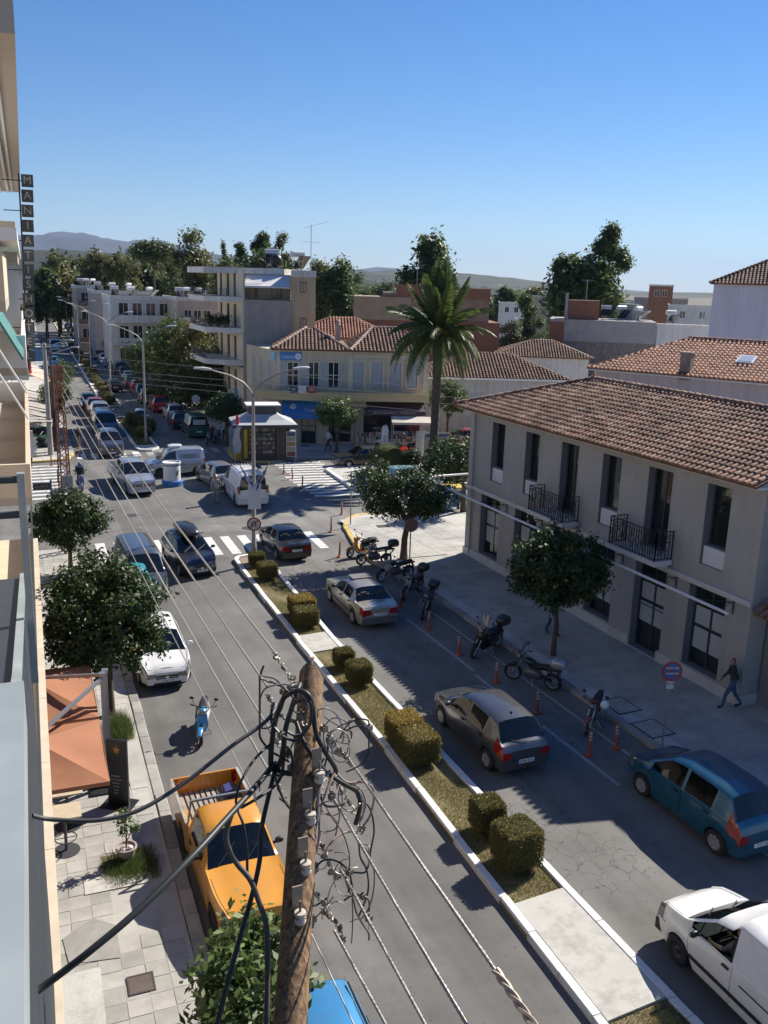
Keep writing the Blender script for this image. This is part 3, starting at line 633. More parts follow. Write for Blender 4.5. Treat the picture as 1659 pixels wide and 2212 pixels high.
# ================================================================== CREAM CORNER BUILDING
NEO = math.atan2(-.3223,.9466)
CREAM = mat('cream_stucco', (.56,.49,.36), .88, var=.06, scale=.5, bump=.1, stain=((.46,.40,.30), .6, .7), streak=.12); CREAML = mat('light_cream_trim', (.62,.56,.45), .85, var=.05)
YELB = mat('yellow_balcony', (.55,.43,.22), .85, var=.06, scale=.6, stain=((.45,.36,.2), .5, 1.)); SHUT = mat('grey_blue_shutter', (.40,.43,.46), .6, var=.06)
AWBLUE = mat('awning_blue', (.045,.22,.55), .7, var=.06); AWMAROON = mat('awning_maroon', (.075,.05,.06), .8, var=.1)
cb = thing('corner_building', 'two storey cream building with hipped tile roof and long yellow balcony behind the kiosk', 'building', (22.19,69.28,0), NEO)
L = 12.12
ws = [(.86,1.78,4.6,6.66),(2.52,3.4,4.6,6.7),(4.09,4.99,4.6,6.72),(6.1,6.91,4.6,6.76),(7.57,8.44,4.6,6.76),(9.02,9.93,4.6,6.76),(10.47,11.26,4.8,6.76)]
gs = [(.5,1.1,.3,2.6),(2.0,3.2,.15,2.9),(4.2,6.0,.3,2.9),(7.0,11.6,.15,3.1)]
b = MB(); wall_holes(L, 7.5, ws+gs, .3, b); b.box((0,.301,0),(L,9.,7.5))
fl_ang = math.radians(90)-0.  # flank towards the far street
FLA = math.atan2(7.7,-.2)-NEO
FL0 = Vector((7.7*math.cos(FLA), 7.7*math.sin(FLA), 0))
fw_ = [(1.0,1.8,4.6,6.6),(3.2,4.0,4.6,6.6),(5.0,5.8,4.6,6.6)]
fwm = MB(); wall_holes(7.7, 7.5, [(7.7-h[1],7.7-h[0],h[2],h[3]) for h in fw_], .3, fwm, (FL0.x,FL0.y), FLA+math.pi)
b.v, off = b.v, 0
b.prism([(0.02,.32),(L-.02,.32),(L-.02,9.),(FL0.x+.4,9.),(FL0.x+.35,FL0.y)], 0, 7.48); b.add(fwm.v, fwm.f); b.build('wall', CREAM, cb)
for i, h in enumerate(ws):
    window(cb, h, depth=.17, fw=.07, mull=1, bars=1, fm=WHITE, shutter=(SHUT, 'open' if i < 3 else 'shut') if True else None, name='balcony_door' if i < 6 else 'window', sill=(i == 6))
    t = MB(); t.box((h[0]-.14,-.05,h[2]),(h[0]-.002,-.002,h[3]+.14)); t.box((h[1]+.002,-.05,h[2]),(h[1]+.14,-.002,h[3]+.14)); t.box((h[0]-.002,-.05,h[3]+.002),(h[1]+.002,-.002,h[3]+.14))
    if i > 2: t.build('door_surround', CREAML, cb)
for h in fw_: window(cb, (7.7-h[1],7.7-h[0],h[2],h[3]), (FL0.x,FL0.y), FLA+math.pi, depth=.12, shutter=(SHUT,'shut'))
for i, h in enumerate(gs): window(cb, h, depth=.22, fw=.08, mull=1 if i < 3 else 3, bars=1, fm=GREYFR, name='shop_window')
b = MB(); b.box((-.12,-.12,7.5),(L+.12,.0,7.62)); b.box((6.2,-.06,7.15),(L+.06,-.002,7.3)); b.build('cornice', CREAML, cb)
b = MB()
for x in (.03,5.72,11.75): b.box((x,-.07,4.5),(x+.3,-.003,7.15))
b.build('pilaster', CREAML, cb)
# balcony with curved left end
prof = [(L+.0,-.02),(L+.0,-1.15),(.4,-1.15),(-.35,-.95),(-.95,-.45),(-1.25,.3)]
q = FL0.normalized(); prof2 = [(-1.2+q.x*2.4, .3+q.y*2.4), (q.x*2.6,q.y*2.6), (0,-.02)]
b = MB(); b.prism(prof+prof2, 3.82, 4.0); b.build('balcony_slab', YELB, cb)
fpts = prof[1:]+prof2[:1]
b = MB()
for p, q_ in zip(fpts[:-1], fpts[1:]): b.bar((*p,4.12),(*q_,4.12), .08, .66)
b.build('balcony_parapet', YELB, cb)
railing(cb, [(x*.995+.02,y*.97) for x, y in fpts], 4.45, .5, mat('thin_rail', (.3,.28,.26), .6, .4), .16, r=.008)
for k, (x, m_) in enumerate(((1.1, mat('banner_dark',(.06,.07,.12),.7)),(1.75, mat('banner_white',(.6,.6,.62),.7)),(2.5, mat('banner_red',(.36,.07,.04),.7)))):
    s = MB(); s.box((x,-1.25,4.35),(x+.6,-1.215,4.95)); o = s.build('banner', m_, cb)
    text('banner_text', ('ΚΕ','','ΕΔΩ')[k] or '—', .2, WHITE if k != 1 else PLATEINK, o, (x+.3,-1.262,4.65))
def awning(parent, x0, x1, z1, z0, out, m, name='awning', y0=-.02, valance=.28, stripes=None):
    b = MB(); n = max(6, int((x1-x0)*3)); vs = []
    for i in range(n+1):
        x = x0+(x1-x0)*i/n; w = .012*math.sin(i*2.1)
        vs += [(x,y0,z1),(x,y0-out*.5,(z1+z0)/2-.03+w),(x,y0-out,z0+w*.5),(x,y0-out-.01,z0-valance)]
    fs = [(i*4+k,(i+1)*4+k,(i+1)*4+k+1,i*4+k+1) for i in range(n) for k in range(3)]
    nv = len(vs); vs += [(v[0],v[1]+.006,v[2]-.012) for v in vs]; fs += [tuple(nv+i for i in reversed(f)) for f in fs]
    b.add(vs, fs); o = b.build(name, m, parent, 40)
    a = MB(); a.tube([(x0,y0-out,z0-.01),(x1,y0-out,z0-.01)], .03, 6)
    for x in (x0+.15, x1-.15): a.tube([(x,y0,z1-.6),(x,y0-out,z0-.02)], .022, 6)
    a.build('awning_arm', STEEL, o); return o
a1 = awning(cb, .45, 5.95, 3.62, 2.62, 1.1, AWBLUE, valance=.3)
nrm = Vector((0,-1.1,-1.0)).normalized(); upv = Vector((0,1.1,1.0)).normalized()
text('awning_text', 'ΤΟΜΠΡΟΣ', .42, WHITE, a1, (3.3,-.79,2.92), up=(0,.74,.68)); text('awning_text', 'ΠΟΛΥΟΡΓΑΝΟ', .26, mat('pale_blue_print',(.25,.5,.75),.7), a1, (3.3,-.42,3.26), up=(0,.74,.68))
b = MB(); b.lathe([(.26,-.0),(.26,.012),(.001,.012)], n=20); b.xf(Matrix.Translation((1.35,-.5,3.2)) @ Matrix.Rotation(math.radians(47),4,'X')); o = b.build('awning_badge', WHITE, a1); text('badge_text', 'ΤΜ', .26, AWBLUE, o, (1.35,-.52,3.215), up=(0,.74,.68))
a2 = awning(cb, 7.2, 11.9, 3.62, 3.05, 1.0, AWMAROON, valance=.36)
text('awning_text', 'ΚΩΝΣΤΑΝΤΙΝΟΣ Δ. ΠΡΟΒΟΛΑΣ', .2, mat('grey_print',(.5,.48,.46),.7), a2, (9.4,-1.055,2.86), fit=3.4)
o = MB().box((.32,-.1,6.78),(2.0,-.03,7.42)).build('shop_sign', AWBLUE, cb); text('sign_text', 'ΤΟΜΠΡΟΣ', .3, WHITE, o, (1.0,-.104,7.02), fit=1.15)
b = MB(); b.lathe([(.24,0),(.24,.02),(.001,.02)], n=18); b.xf(Matrix.Translation((1.72,-.1,7.1)) @ Matrix.Rotation(math.pi/2,4,'X')); oo = b.build('sign_badge', WHITE, o); text('badge_text', 'Μ', .24, AWBLUE, oo, (1.72,-.124,7.1))
s = MB(); s.box((7.7-.95,-.1,6.7),(7.7-.1,-.03,7.35)); s.xf(frame_of((FL0.x,FL0.y), FLA+math.pi)); s.build('shop_sign', mat('sign_lightblue',(.25,.5,.7),.6), cb)
# roofs
def roof4(parent, x0, x1, y0, y1, z0, rx0, rx1, ry, rz, m, limit=150):
    A,B,C,D = (x0,y0,z0),(x1,y0,z0),(x1,y1,z0),(x0,y1,z0); R0,R1 = (rx0,ry,rz),(rx1,ry,rz)
    one = abs(rx0-rx1) < .05
    tile_slope(parent, [A,B,R1]+([] if one else [R0]), m, .3, .38, .12, limit); tile_slope(parent, [B,C,R1], m, .3, .38, .12, 40); tile_slope(parent, [D,A,R0], m, .3, .38, .12, limit)
    b = MB(); b.add([C,D,R0,R1] if not one else [C,D,R0], [(0,1,2,3) if not one else (0,1,2)]); b.build('roof_deck', m, parent)
roof4(cb, -.3, 5.78, -.3, 9.2, 7.64, 2.4, 3.0, 4.2, 9.1, TILEO); ridge_tiles(cb, (-.3,-.3,7.7),(2.4,4.2,9.16), RIDGEW, .4, .15); ridge_tiles(cb, (5.78,-.3,7.7),(3.,4.2,9.16), RIDGEW, .4, .13)
roof4(cb, 5.82, 12.4, -.3, 9.2, 7.63, 7.9, 10.2, 4.2, 9.25, TILEO); ridge_tiles(cb, (5.82,-.3,7.7),(7.9,4.2,9.3), RIDGEW, .4, .15); ridge_tiles(cb, (7.9,4.2,9.3),(10.2,4.2,9.3), RIDGEW, .4, .13); ridge_tiles(cb, (12.4,-.3,7.7),(10.2,4.2,9.3), TILEO, .4, .13)
c = MB(); c.box((4.75,2.6,8.2),(5.2,3.05,9.5)); c.lathe([(.14,9.5),(.14,9.75),(.2,9.8),(.02,9.95)], (4.97,2.82,0), 'z', 8); c.build('chimney', mat('chimney_pink', (.45,.33,.27), .9, var=.1), cb)
# goods before the right-hand shop
STALL = [mat('goods_%d'%i, c_, .6) for i, c_ in enumerate(((.5,.5,.52),(.06,.16,.3),(.4,.1,.05),(.03,.03,.03),(.12,.2,.1),(.45,.35,.2)))]
def W2(x, y, z): return cb.matrix_basis @ Vector((x,y,z))
bpy.context.view_layer.update()
for i in range(7):
    x = 6.6+i*.78; c = W2(x, -1.9-random.random()*.5, .131); t = thing('goods_rack', 'metal rack of wares %s under the dark awning'%('by the shop door' if i == 0 else 'standing'+' along the shop front'), 'rack', c, NEO, 'racks of wares before the dark awning shop')
    t['label'] = 'metal rack of household wares standing before the shop with the dark awning'
    f = MB()
    for sx in (-.3,.3):
        for sy in (-.15,.15): f.box((sx-.015,sy-.015,0),(sx+.015,sy+.015,1.35))
    for z in (.15,.6,1.05): f.box((-.3,-.16,z),(.3,.16,z+.02))
    f.build('frame', STEEL, t); 
    for z in (.17,.62,1.07):
        for k in range(3): g = MB(); hh = random.uniform(.2,.4); g.lathe([(.08,0),(.085,hh*.8),(.05,hh)], (-.2+k*.2,0,z), 'z', 8); g.build('ware', random.choice(STALL), t)
aw3 = thing('canopy', 'small cream fabric canopy in front of the dark awning shop', 'canopy', W2(9.0,-2.6,0), NEO)
awning(aw3, 0, 3.2, 2.75, 2.45, 1.3, mat('canopy_cream',(.55,.5,.42),.8), y0=.6, valance=.15)
b = MB()
for x in (.1,3.1):
    for y in (.55,-.65): b.box((x-.02,y-.02,0),(x+.02,y+.02,2.42))
b.build('post', STEEL, aw3)
# ================================================================== APARTMENT BLOCK BEHIND THE CORNER
APW = mat('apartment_cream', (.56,.50,.38), .85, var=.05); APG = mat('bare_gable_render', (.36,.31,.28), .9, var=.06, scale=1.5, bump=.2, stain=((.30,.26,.23), .6, 1.4), streak=.12); APT = mat('apartment_ochre', (.50,.39,.25), .88, var=.06, scale=.8, streak=.12)
SLABW = mat('balcony_white', (.62,.60,.56), .8, var=.07, stain=((.5,.48,.44),.5,1.), streak=.14); RAILG = mat('dark_railing', (.07,.06,.055), .6)
ab = thing('apartment_block', 'cream apartment block with white balcony slabs and a blank grey gable', 'building', (22.0,77.3,0), NEO)
# local frame: x along the gable to the right, y away; balconies hang off the left flank
GL = 3.9; fa = math.radians(90)-NEO
fl = lambda k: Vector((math.cos(fa)*k, math.sin(fa)*k, 0))
b = MB(); b.prism([(0,0),(GL,0),(GL+2,8),(fl(9).x,fl(9).y)], 0, 11.2); b.build('gable_wall', APG, ab)
b = MB(); b.box((GL+.005,.15,0),(GL+2.1,4,13.7)); b.build('stair_tower', APT, ab)
for z in (8.9,11.9): window(ab, (GL+.75,GL+1.3,z,z+.9), (0,.147), 0, depth=-.02, fw=.06, fm=GREYFR)
b = MB(); b.box((GL-.002,.1,13.2),(GL+2.15,.147,13.75)); b.build('parapet', SLABW, ab)
F2 = fl(8.5)
for k, z in enumerate((2.7,5.6,8.35,11.0)):
    w = MB(); hs = [(.9,1.7,z+.25,z+2.4),(3.3,4.2,z+.25,z+2.4),(5.6,6.4,z+.25,z+2.4)]
    wall_holes(8.5, z+2.7, hs, .2, w, (F2.x-.22,F2.y), fa+math.pi, z0=z); w.build('facade_wall', APW, ab)
    for h in hs: window(ab, h, (F2.x-.22,F2.y), fa+math.pi, depth=.1, fm=mat('brown_frame',(.10,.05,.03),.6), name='balcony_door')
    if k < 4 and k > 0:
        n_ = Vector((-math.sin(fa), math.cos(fa), 0))
        P_ = [fl(0)+Vector((-.2,.12,0)), fl(0)+n_*1.4+fl(1.), fl(0)+n_*2.9+fl(2.6), fl(8.6)+n_*2.9, fl(8.6)]
        s = MB(); s.prism([(p.x,p.y) for p in P_], z-.02, z+.42 if k != 3 else z+.4); s.build('balcony_slab', SLABW, ab)
        railing(ab, [(p.x*.98,p.y) for p in P_[1:4]], z+.42, .65, RAILG, .14, r=.012)
        for j in range(3 if k == 2 else 0):
            f_ = P_[1]+(P_[2]-P_[1])*(.2+.35*j); 
            g_ = MB(); g_.lathe([(.16,0),(.22,.3)], (f_.x+.3,f_.y+.2,z+.42), 'z', 8); fo = g_.build('flower_pot', TILER, ab)
            pp = rng.normal(0,.22,(260,3))+np.array([f_.x+.3,f_.y+.2,z+1.05]); 
            V = (pp[:,None,:]+rng.normal(0,.07,(260,4,3))).reshape(-1,3); put('foliage', npmesh('foliage', V, np.arange(1040).reshape(-1,4), leafmat('leaf_dark',(.012,.028,.01),(.035,.06,.018))), fo)
n_ = Vector((-math.sin(fa), math.cos(fa), 0))
P_ = [Vector((3.3,1.55,0)), fl(1.6)+n_*.0, fl(0)+n_*2.9+fl(2.6), fl(9)+n_*2.9, fl(9), Vector((GL+1,7,0)), Vector((3.2,3,0))]
s = MB(); s.prism([(p.x,p.y) for p in P_], 13.35, 13.85); s.build('roof_slab', SLABW, ab)
b = MB(); b.prism([(.5,2.2),(3.85,2.2),(3.85,6),(fl(8).x,fl(8).y),(fl(3).x,fl(3).y)], 11.2, 13.35); b.build('penthouse_wall', APW, ab)
window(ab, (2.2,3.1,11.3,12.6), (0,2.19), 0, depth=-.03, fm=GREYFR); window(ab, (.75,1.0,11.4,12.9), (0,2.19), 0, depth=-.03, fm=GREYFR)
o = awning(ab, .0, 3.8, 13.28, 12.35, 2.0, mat('awning_white',(.66,.64,.62),.7), y0=1.54, valance=.12)
railing(ab, [(P_[0].x,P_[0].y),(P_[1].x,P_[1].y),(P_[2].x,P_[2].y)], 13.85, .9, mat('rust_rail',(.12,.07,.05),.8), .25, r=.012); railing(ab, [(.1,.05),(3.8,.05)], 11.2, .35, RAILG, .3)
b = MB(); b.tube([(GL+1.7,1.5,13.6),(GL+1.7,1.5,17.6)], .03, 5); b.bar((GL+1.1,1.5,17.3),(GL+3.2,1.2,17.9), .02); b.bar((GL+.9,1.5,16.2),(GL+2.6,1.5,16.1), .02)
for k in range(6): b.bar((GL+1.2+k*.3,1.2,17.3+k*.09),(GL+1.2+k*.3,1.9,17.3+k*.09), .015)
b.build('antenna', STEEL, ab)
def solar(parent, c, s=1., rz=0.):
    M = Matrix.Translation(c) @ Matrix.Rotation(rz,4,'Z') @ Matrix.Scale(s,4); b = MB(); b.obox((0,0,.75),(1.1,0,0),(0,1.3,-1.0),(0,.04,.05)); b.xf(M); o = b.build('solar_panel', mat('solar_dark',(.02,.025,.05),.15,coat=.5), parent)
    t = MB(); t.lathe([(.28,-.6),(.28,.6)], (0,.75,1.45), 'x', 10); t.xf(M); t.build('water_tank', mat('tank_white',(.6,.6,.6),.35,.3), o)
    f = MB()
    for x in (-.45,.45): f.bar((x,.75,0),(x,.75,1.3), .04); f.bar((x,-.6,.25),(x,-.6,0), .04); f.bar((x,-.62,.05),(x,.77,.05), .05)
    f.bar((-.47,.0,.06),(.47,.0,.06), .06)
    f.xf(M); f.build('stand', STEEL, o)
solar(ab, (2.2,3.5,13.85), 1.); solar(ab, (GL+.9,2.2,13.7), 1., .5)
b = MB(); b.ell((2.6,2.6,14.5),(.55,.5,.6)); b.build('water_barrel', BLACK, ab, 180)
b = MB(); b.box((-.5,-.3,.1),(.4,-.05,3.3)); b.xf(frame_of((-1.2,2.),fa)); b.build('blue_panel', mat('panel_blue',(.15,.4,.55),.6), ab)
b = MB(); b.obox((-1.2,-.2,2.5),(1.3,.5,0),(-.03,.06,0),(0,0,.9)); o = b.build('shop_sign', WHITE, ab)
# ================================================================== FARTHER BUILDINGS
def block(name, label, origin, rz, L, D, H, wm, cols=0, floors=(), wsz=(.9,1.3), roof=None, side_cols=0, group=None, balc=None, z0=0., cat='building', margin=.8, sill0=.9, door=False, shut=None, par=.0):
    t = thing(name, label, cat, origin, rz, group); hs = []; hs2 = []
    for zf in floors:
        for i in range(cols):
            x = margin+(L-2*margin)*(i+.5)/cols; hs.append((x-wsz[0]/2,x+wsz[0]/2,zf+(0.1 if door else sill0),zf+(.1 if door else sill0)+wsz[1]))
        for i in range(side_cols):
            x = margin+(D-2*margin)*(i+.5)/side_cols; hs2.append((x-wsz[0]/2,x+wsz[0]/2,zf+sill0,zf+sill0+wsz[1]))
    b = MB(); wall_holes(L, H, hs, .2, b, z0=z0)
    if side_cols: wall_holes(D-.2, H, hs2, .2, b, (0,D), -math.pi/2, z0=z0)
    b.box((.201 if side_cols else .0,.201,z0),(L,D,H-.002)); b.build('wall', wm, t)
    for h in hs: window(t, h, depth=.08, fm=WHITE if not shut else shut, mull=1)
    for h in hs2: window(t, h, (0,D), -math.pi/2, depth=.08, fm=WHITE, mull=1)
    if par:
        p = MB(); p.box((-.1,-.1,H),(L+.1,D+.1,H+.12)); p.box((-.1,-.1,H+.12),(L+.1,.1,H+par)); p.box((-.1,.1,H+.12),(.1,D+.1,H+par)); p.build('parapet', SLABW, t)
    if balc:
        for zf in floors:
            s = MB(); s.box((.2,-1.2,zf-.12),(L-.2,-.002,zf+.05)); s.build('balcony_slab', SLABW, t)
            s = MB(); s.box((.2,-1.2,zf+.05),(L-.2,-1.12,zf+.9)); s.build('balcony_parapet', balc, t)
    if roof:
        m, rise, ov = roof; roof4(t, -ov, L+ov, -ov, D+ov, H, min(D/2,L*.42), max(L-D/2,L*.58), D/2, H+rise, m, 60)
    return t
BRICKW = mat('hollow_brick', (.22,.10,.06), .9, var=.15, scale=9., bump=.3, stain=((.15,.08,.055),.7,.8)); CONCG = mat('grey_concrete', (.30,.29,.275), .9, var=.1, scale=1., stain=((.22,.21,.2),.6,.9))
STONEW = mat('rubble_stone', (.20,.175,.15), .9, var=.3, scale=2.5, bump=.5, stain=((.12,.105,.09),.8,2.)); LILAC = mat('white_wall_cool', (.60,.61,.66), .85, var=.05, scale=.4, stain=((.5,.51,.57),.6,.5), streak=.08); WALLW = mat('white_stucco', (.56,.55,.53), .85, var=.06, streak=.14); PINKW = mat('pink_stucco', (.50,.42,.41), .85, var=.07, scale=.6, streak=.14); BEIGE = mat('beige_stucco', (.46,.385,.30), .88, var=.08, scale=.6, streak=.14)
def at(px, Y): p = PY(px, 700, Y); return p.x
# house with long tile roof behind the palm
b0 = PY(922,835,73); h1 = block('tiled_house', 'long white walled house with a weathered tile roof behind the palm', (b0.x,73,0), -.38, 12.5, 9, 4.9, WALLW, roof=(TILEO,1.9,.4))
b = MB(); b.box((-.4,-.55,4.75),(12.9,-.41,4.9)); b.build('gutter', WHITE, h1)
h2 = block('tiled_house', 'small house with a hipped orange roof right of the long roof', (at(1085,86),86,0), -.5, 9.6, 8, 5.6, WALLW, roof=(TILEO,1.7,.4))
h3 = block('tiled_house', 'house roof peeping out between the apartment block and the cream corner roofs', (at(640,84),85,0), NEO, 10, 8, 7.6, BEIGE, roof=(TILER,1.9,.3))
# red tile building on the right with skylight and chimney
e0 = PY(1285,800,52); e1 = PX(1659,868,e0.x+9.)
bR = thing('tiled_building', 'building with a wide red tile roof, skylight and chimney behind the grey building', 'building', (e0.x,52,0), -math.radians(62))
b = MB(); b.box((0,0,0),(19,10,7.45)); b.build('wall', PINKW, bR); b = MB(); b.box((-.3,-.45,7.45),(19.3,10.3,7.6)); b.build('eave', EAVEW, bR)
tile_slope(bR, [(-.4,-.5,7.62),(19.4,-.5,7.62),(19.4,5,9.75),(4.6,5,9.75)], TILER, .3, .38, .12, 200); tile_slope(bR, [(-.4,10.4,7.62),(-.4,-.5,7.62),(4.6,5,9.75)], TILER, .3, .38, .12, 60)
b = MB(); b.add([(-.4,10.4,7.62),(19.4,10.4,7.62),(19.4,5,9.75),(4.6,5,9.75)], [(0,1,2,3)]); b.build('roof_deck', TILER, bR); ridge_tiles(bR, (4.6,5,9.8),(19.4,5,9.8), TILER)
c = MB(); c.box((6.0,-.2,7.3),(6.7,.5,9.0)); c.box((5.95,-.25,9.0),(6.75,.55,9.12)); c.build('chimney', mat('sooty_render',(.24,.18,.15),.9,var=.3,scale=2.), bR)
s = MB(); s.obox((9.5,2.2,8.75),(1.1,0,0),(0,1.0,.387),(0,-.05,.13)); o = s.build('skylight', WHITE, bR); s = MB(); s.obox((9.5,2.17,8.83),(.9,0,0),(0,.8,.31),(0,-.004,.01)); s.build('pane', mat('sky_pane',(.5,.55,.6),.1,coat=.6), o)
# tall white building on the far right
w0 = PY(1527,750,62); wb = thing('white_building', 'tall blank cool white building with a tiled hip roof at the right edge', 'building', (w0.x,62,0), math.radians(-47))
zt = PY(1531,612,62).z
b = MB(); b.box((0,0,0),(16,9,zt)); b.build('wall', LILAC, wb); roof4(wb, -.35, 16.4, -.35, 9.4, zt+.02, 5., 11., 4.5, zt+2.5, TILEO, 80); ridge_tiles(wb, (-.35,-.35,zt+.06),(5.,4.5,zt+2.56), TILEO, .4, .15)
# stone building with white wing
def base(px, Y): return (at(px,Y), Y, 0)
zs = lambda px, py, Y: PY(px,py,Y).z
Y0 = 92; sb = block('stone_building', 'old rubble stone building with rendered top and brick shaft behind the tiled roofs', base(1188,Y0), -.62, 12.2, 9, zs(1300,715,Y0), STONEW)
b = MB(); b.box((-.02,-.05,zs(1300,715,Y0)-1.1),(12.25,9,zs(1300,690,Y0))); b.build('render_band', CONCG, sb)
b = MB(); b.box((2.,1.,zs(1300,690,Y0)),(5.6,5,zs(1300,655,Y0)+.3)); b.build('brick_shaft', BRICKW, sb); b = MB(); b.box((0.0,-.08,zs(1300,755,Y0)),(1.7,-.052,zs(1300,690,Y0)-.3)); b.build('brick_panel', BRICKW, sb)
b = MB(); b.box((1.6,.8,zs(1300,690,Y0)+.003),(1.95,1.2,zs(1300,640,Y0)+.3)); b.build('column', CONCG, sb)
wg = block('white_house', 'white flat roofed house with two shuttered windows right of the stone wall', (base(1188,Y0)[0]+12.3*math.cos(.62), Y0-12.3*math.sin(.62), 0), -.62, 6.6, 8, zs(1420,700,Y0), WALLW, cols=2, floors=(zs(1420,780,Y0)+.2,), wsz=(1.1,2.0), sill0=.2, par=.35, shut=mat('navy_shutter',(.04,.06,.12),.6))
# brick blocks behind the palm
Y1 = 98; bb = block('brick_building', 'unfinished hollow brick building with a concrete frame behind the palm', base(764,Y1), -.40, 16.8, 9, zs(900,700,Y1)+.5, BRICKW); zt1 = zs(900,700,Y1)+.5; zt2 = zs(900,648,Y1)
b = MB(); b.box((-.05,-.05,zt1),(6.5,9,zt2+.3)); b.build('upper_wall', mat('raw_ochre_render',(.30,.235,.16),.9,var=.15,scale=1.), bb)
b = MB(); b.box((3.4,.2,zt1+.01),(15.5,9,zt2+.8)); b.build('upper_wall', mat('raw_brown_render',(.24,.16,.115),.9,var=.2,scale=1.), bb)
b = MB(); b.box((5.,.1,zt2+.5),(9.,6,zt2+1.7)); b.box((12.6,.1,zt2+.3),(15.55,6,zt2+1.5)); b.build('brick_shaft', BRICKW, bb)
for k in range(3): solar(sb, (6.5+k*2.2,3.+k%2,zs(1300,690,Y0)), 1., .5*k)
solar(wg, (2.,3.,zs(1420,700,Y0)+.15), 1., .3); solar(bb, (10.,3.,zt2+.85), 1., .2)
for bq, xx, zz in ((sb,9.6,zs(1300,690,Y0)),(wg,5.2,zs(1420,700,Y0)),(bb,7.2,zt2+1.6),(sb,4.,zs(1300,655,Y0)+.3)):
    b = MB(); b.tube([(xx,2,zz),(xx,2,zz+2.4)], .03, 5); b.bar((xx-.7,2,zz+2.3),(xx+.9,2,zz+2.35), .025)
    for k in range(5): b.bar((xx-.6+k*.32,1.6,zz+2.31),(xx-.6+k*.32,2.4,zz+2.31), .018)
    b.build('antenna', STEEL, bq)
MB().box((8.2,5.5,zs(1300,690,Y0)),(10.6,8.5,zs(1300,690,Y0)+1.9)).build('stair_head', CONCG, sb)
# far flats along the street, right hand side
FL = [('white five storey block with balconies right of the far street', 240, 382, 128, 628, WALLW, 4, (1.3,2.2)),
      ('pale block with brown balcony bands at the far street', 168, 225, 165, 608, BEIGE, 2, (1.5,2.0)),
      ('beige block with rooftop tanks behind the white flats', 205, 330, 150, 618, mat('rose_stucco',(.40,.33,.29),.88,var=.08), 4, (.8,1.2)),
      ('brown block with awnings left of the apartment block', 383, 470, 120, 630, BEIGE, 3, (1.0,1.5))]
for lab, px0, px1, Y, pyt, m, cols, wsz in FL:
    x0, x1 = at(px0,Y), at(px1,Y); H = zs((px0+px1)/2, pyt, Y)-1.2; nf = int(H/3.)
    t = block('block_of_flats', lab, (x0,Y,0), NEO*.12, (x1-x0)*1.0, 11, H, m, cols=cols, floors=[H-3.*k-2.9 for k in range(min(nf,4))], wsz=wsz, par=.5, balc=None if 'beige' in lab else (mat('balc_brown',(.2,.13,.10),.8) if 'brown balcony' in lab else SLABW), side_cols=3, sill0=.3, group='blocks of flats along the far street')
    for k in range(3): solar(t, (1.+k*(x1-x0)*.3, 3+2*k%3, H+.13), .9, .4*k)
t = block('tiled_house', 'low house with a faded orange roof below the brown block of flats', (at(380,112),112,0), NEO*.35, 8, 7, zs(420,712,112), BEIGE, roof=(TILEO,1.3,.3))
# low far roofs on the right and middle
for i, (px0, px1, Y, pyt, m, lab) in enumerate(((1365,1465,150,645,CONCG,'grey concrete frame house with rooftop stair head on the right skyline'),(1395,1440,140,618,BRICKW,'narrow brick stair head rising on the right skyline'),(1440,1530,120,662,WALLW,'low pale house by the white building on the skyline'),(1075,1130,170,655,WALLW,'distant white house right of the brick building'),(1120,1180,200,640,BEIGE,'distant beige house before the right hill'),(670,760,150,665,WALLW,'white house hidden among trees right of the apartment block'),(780,830,180,628,WALLW,'tiny far white house above the brick building'),(1290,1385,130,672,CONCG,'flat grey roofed house behind the stone building'))):
    x0, x1 = at(px0,Y), at(px1,Y); H = max(3., zs((px0+px1)/2, pyt, Y)); block('distant_house', lab, (x0,Y,0), -math.atan2(x0,Y), (x1-x0)*.86, 8, H, m, cols=2, floors=(H-2.8,), wsz=(.9,1.2), par=.3)
for i in range(34):
    Y = random.uniform(190,480); px = random.uniform(690,1560); H = random.uniform(4,9.5); w = random.uniform(7,13)
    if 1185 < px < 1370 and Y < 200: continue
    t = block('distant_house', ('white','beige','grey','brick')[i%4]+' distant town house %s'%('among the far trees' if px < 1100 else 'on the plain before the right hill'), (at(px,Y),Y,0), -math.atan2(at(px,Y),Y)+random.uniform(-.25,.2), w, 9, H, (WALLW,BEIGE,CONCG,PINKW)[i%4], cols=3, floors=(H-2.9,), wsz=(1.,1.2), roof=None, par=.4, group='distant houses of the town')
    t['label'] = 'distant low town house among the far trees'
for i in range(9):
    Y = 190+i*24; x = 6.5+.065*(Y-60)-17; H = random.uniform(9,15)
    t = block('block_of_flats', 'far flats on the left side of the long street', (x,Y,0), .06, 9, 16, H, random.choice((WALLW,BEIGE,PINKW)), cols=3, floors=[H-3*k-2.9 for k in range(3)], wsz=(1,1.4), group='far flats on the left of the street')
# ================================================================== HOTEL FACADE ON THE LEFT, in the plane of the camera
UA = math.atan2(.0575,.99834)                       # street direction, from +Y towards +X
def S(s, t, z=0.): return Vector((s*.0575+t*.99834, s*.99834-t*.0575, z))
HCREAM = mat('hotel_cream', (.60,.50,.38), .85, var=.05, stain=((.5,.42,.33),.5,2.), streak=.08); HBEIGE = mat('hotel_beige', (.42,.36,.29), .85, var=.05); HWHITE = mat('hotel_white', (.66,.66,.66), .75, var=.04)
STEELB = mat('blue_grey_steel', (.27,.305,.305), .55, .1, var=.12, scale=1.5, stain=((.36,.39,.385),.6,3.)); STEELD = mat('shaded_steel', (.03,.04,.05), .6, .1, var=.1)  # the second steel is a far darker copy, shade put into its colour
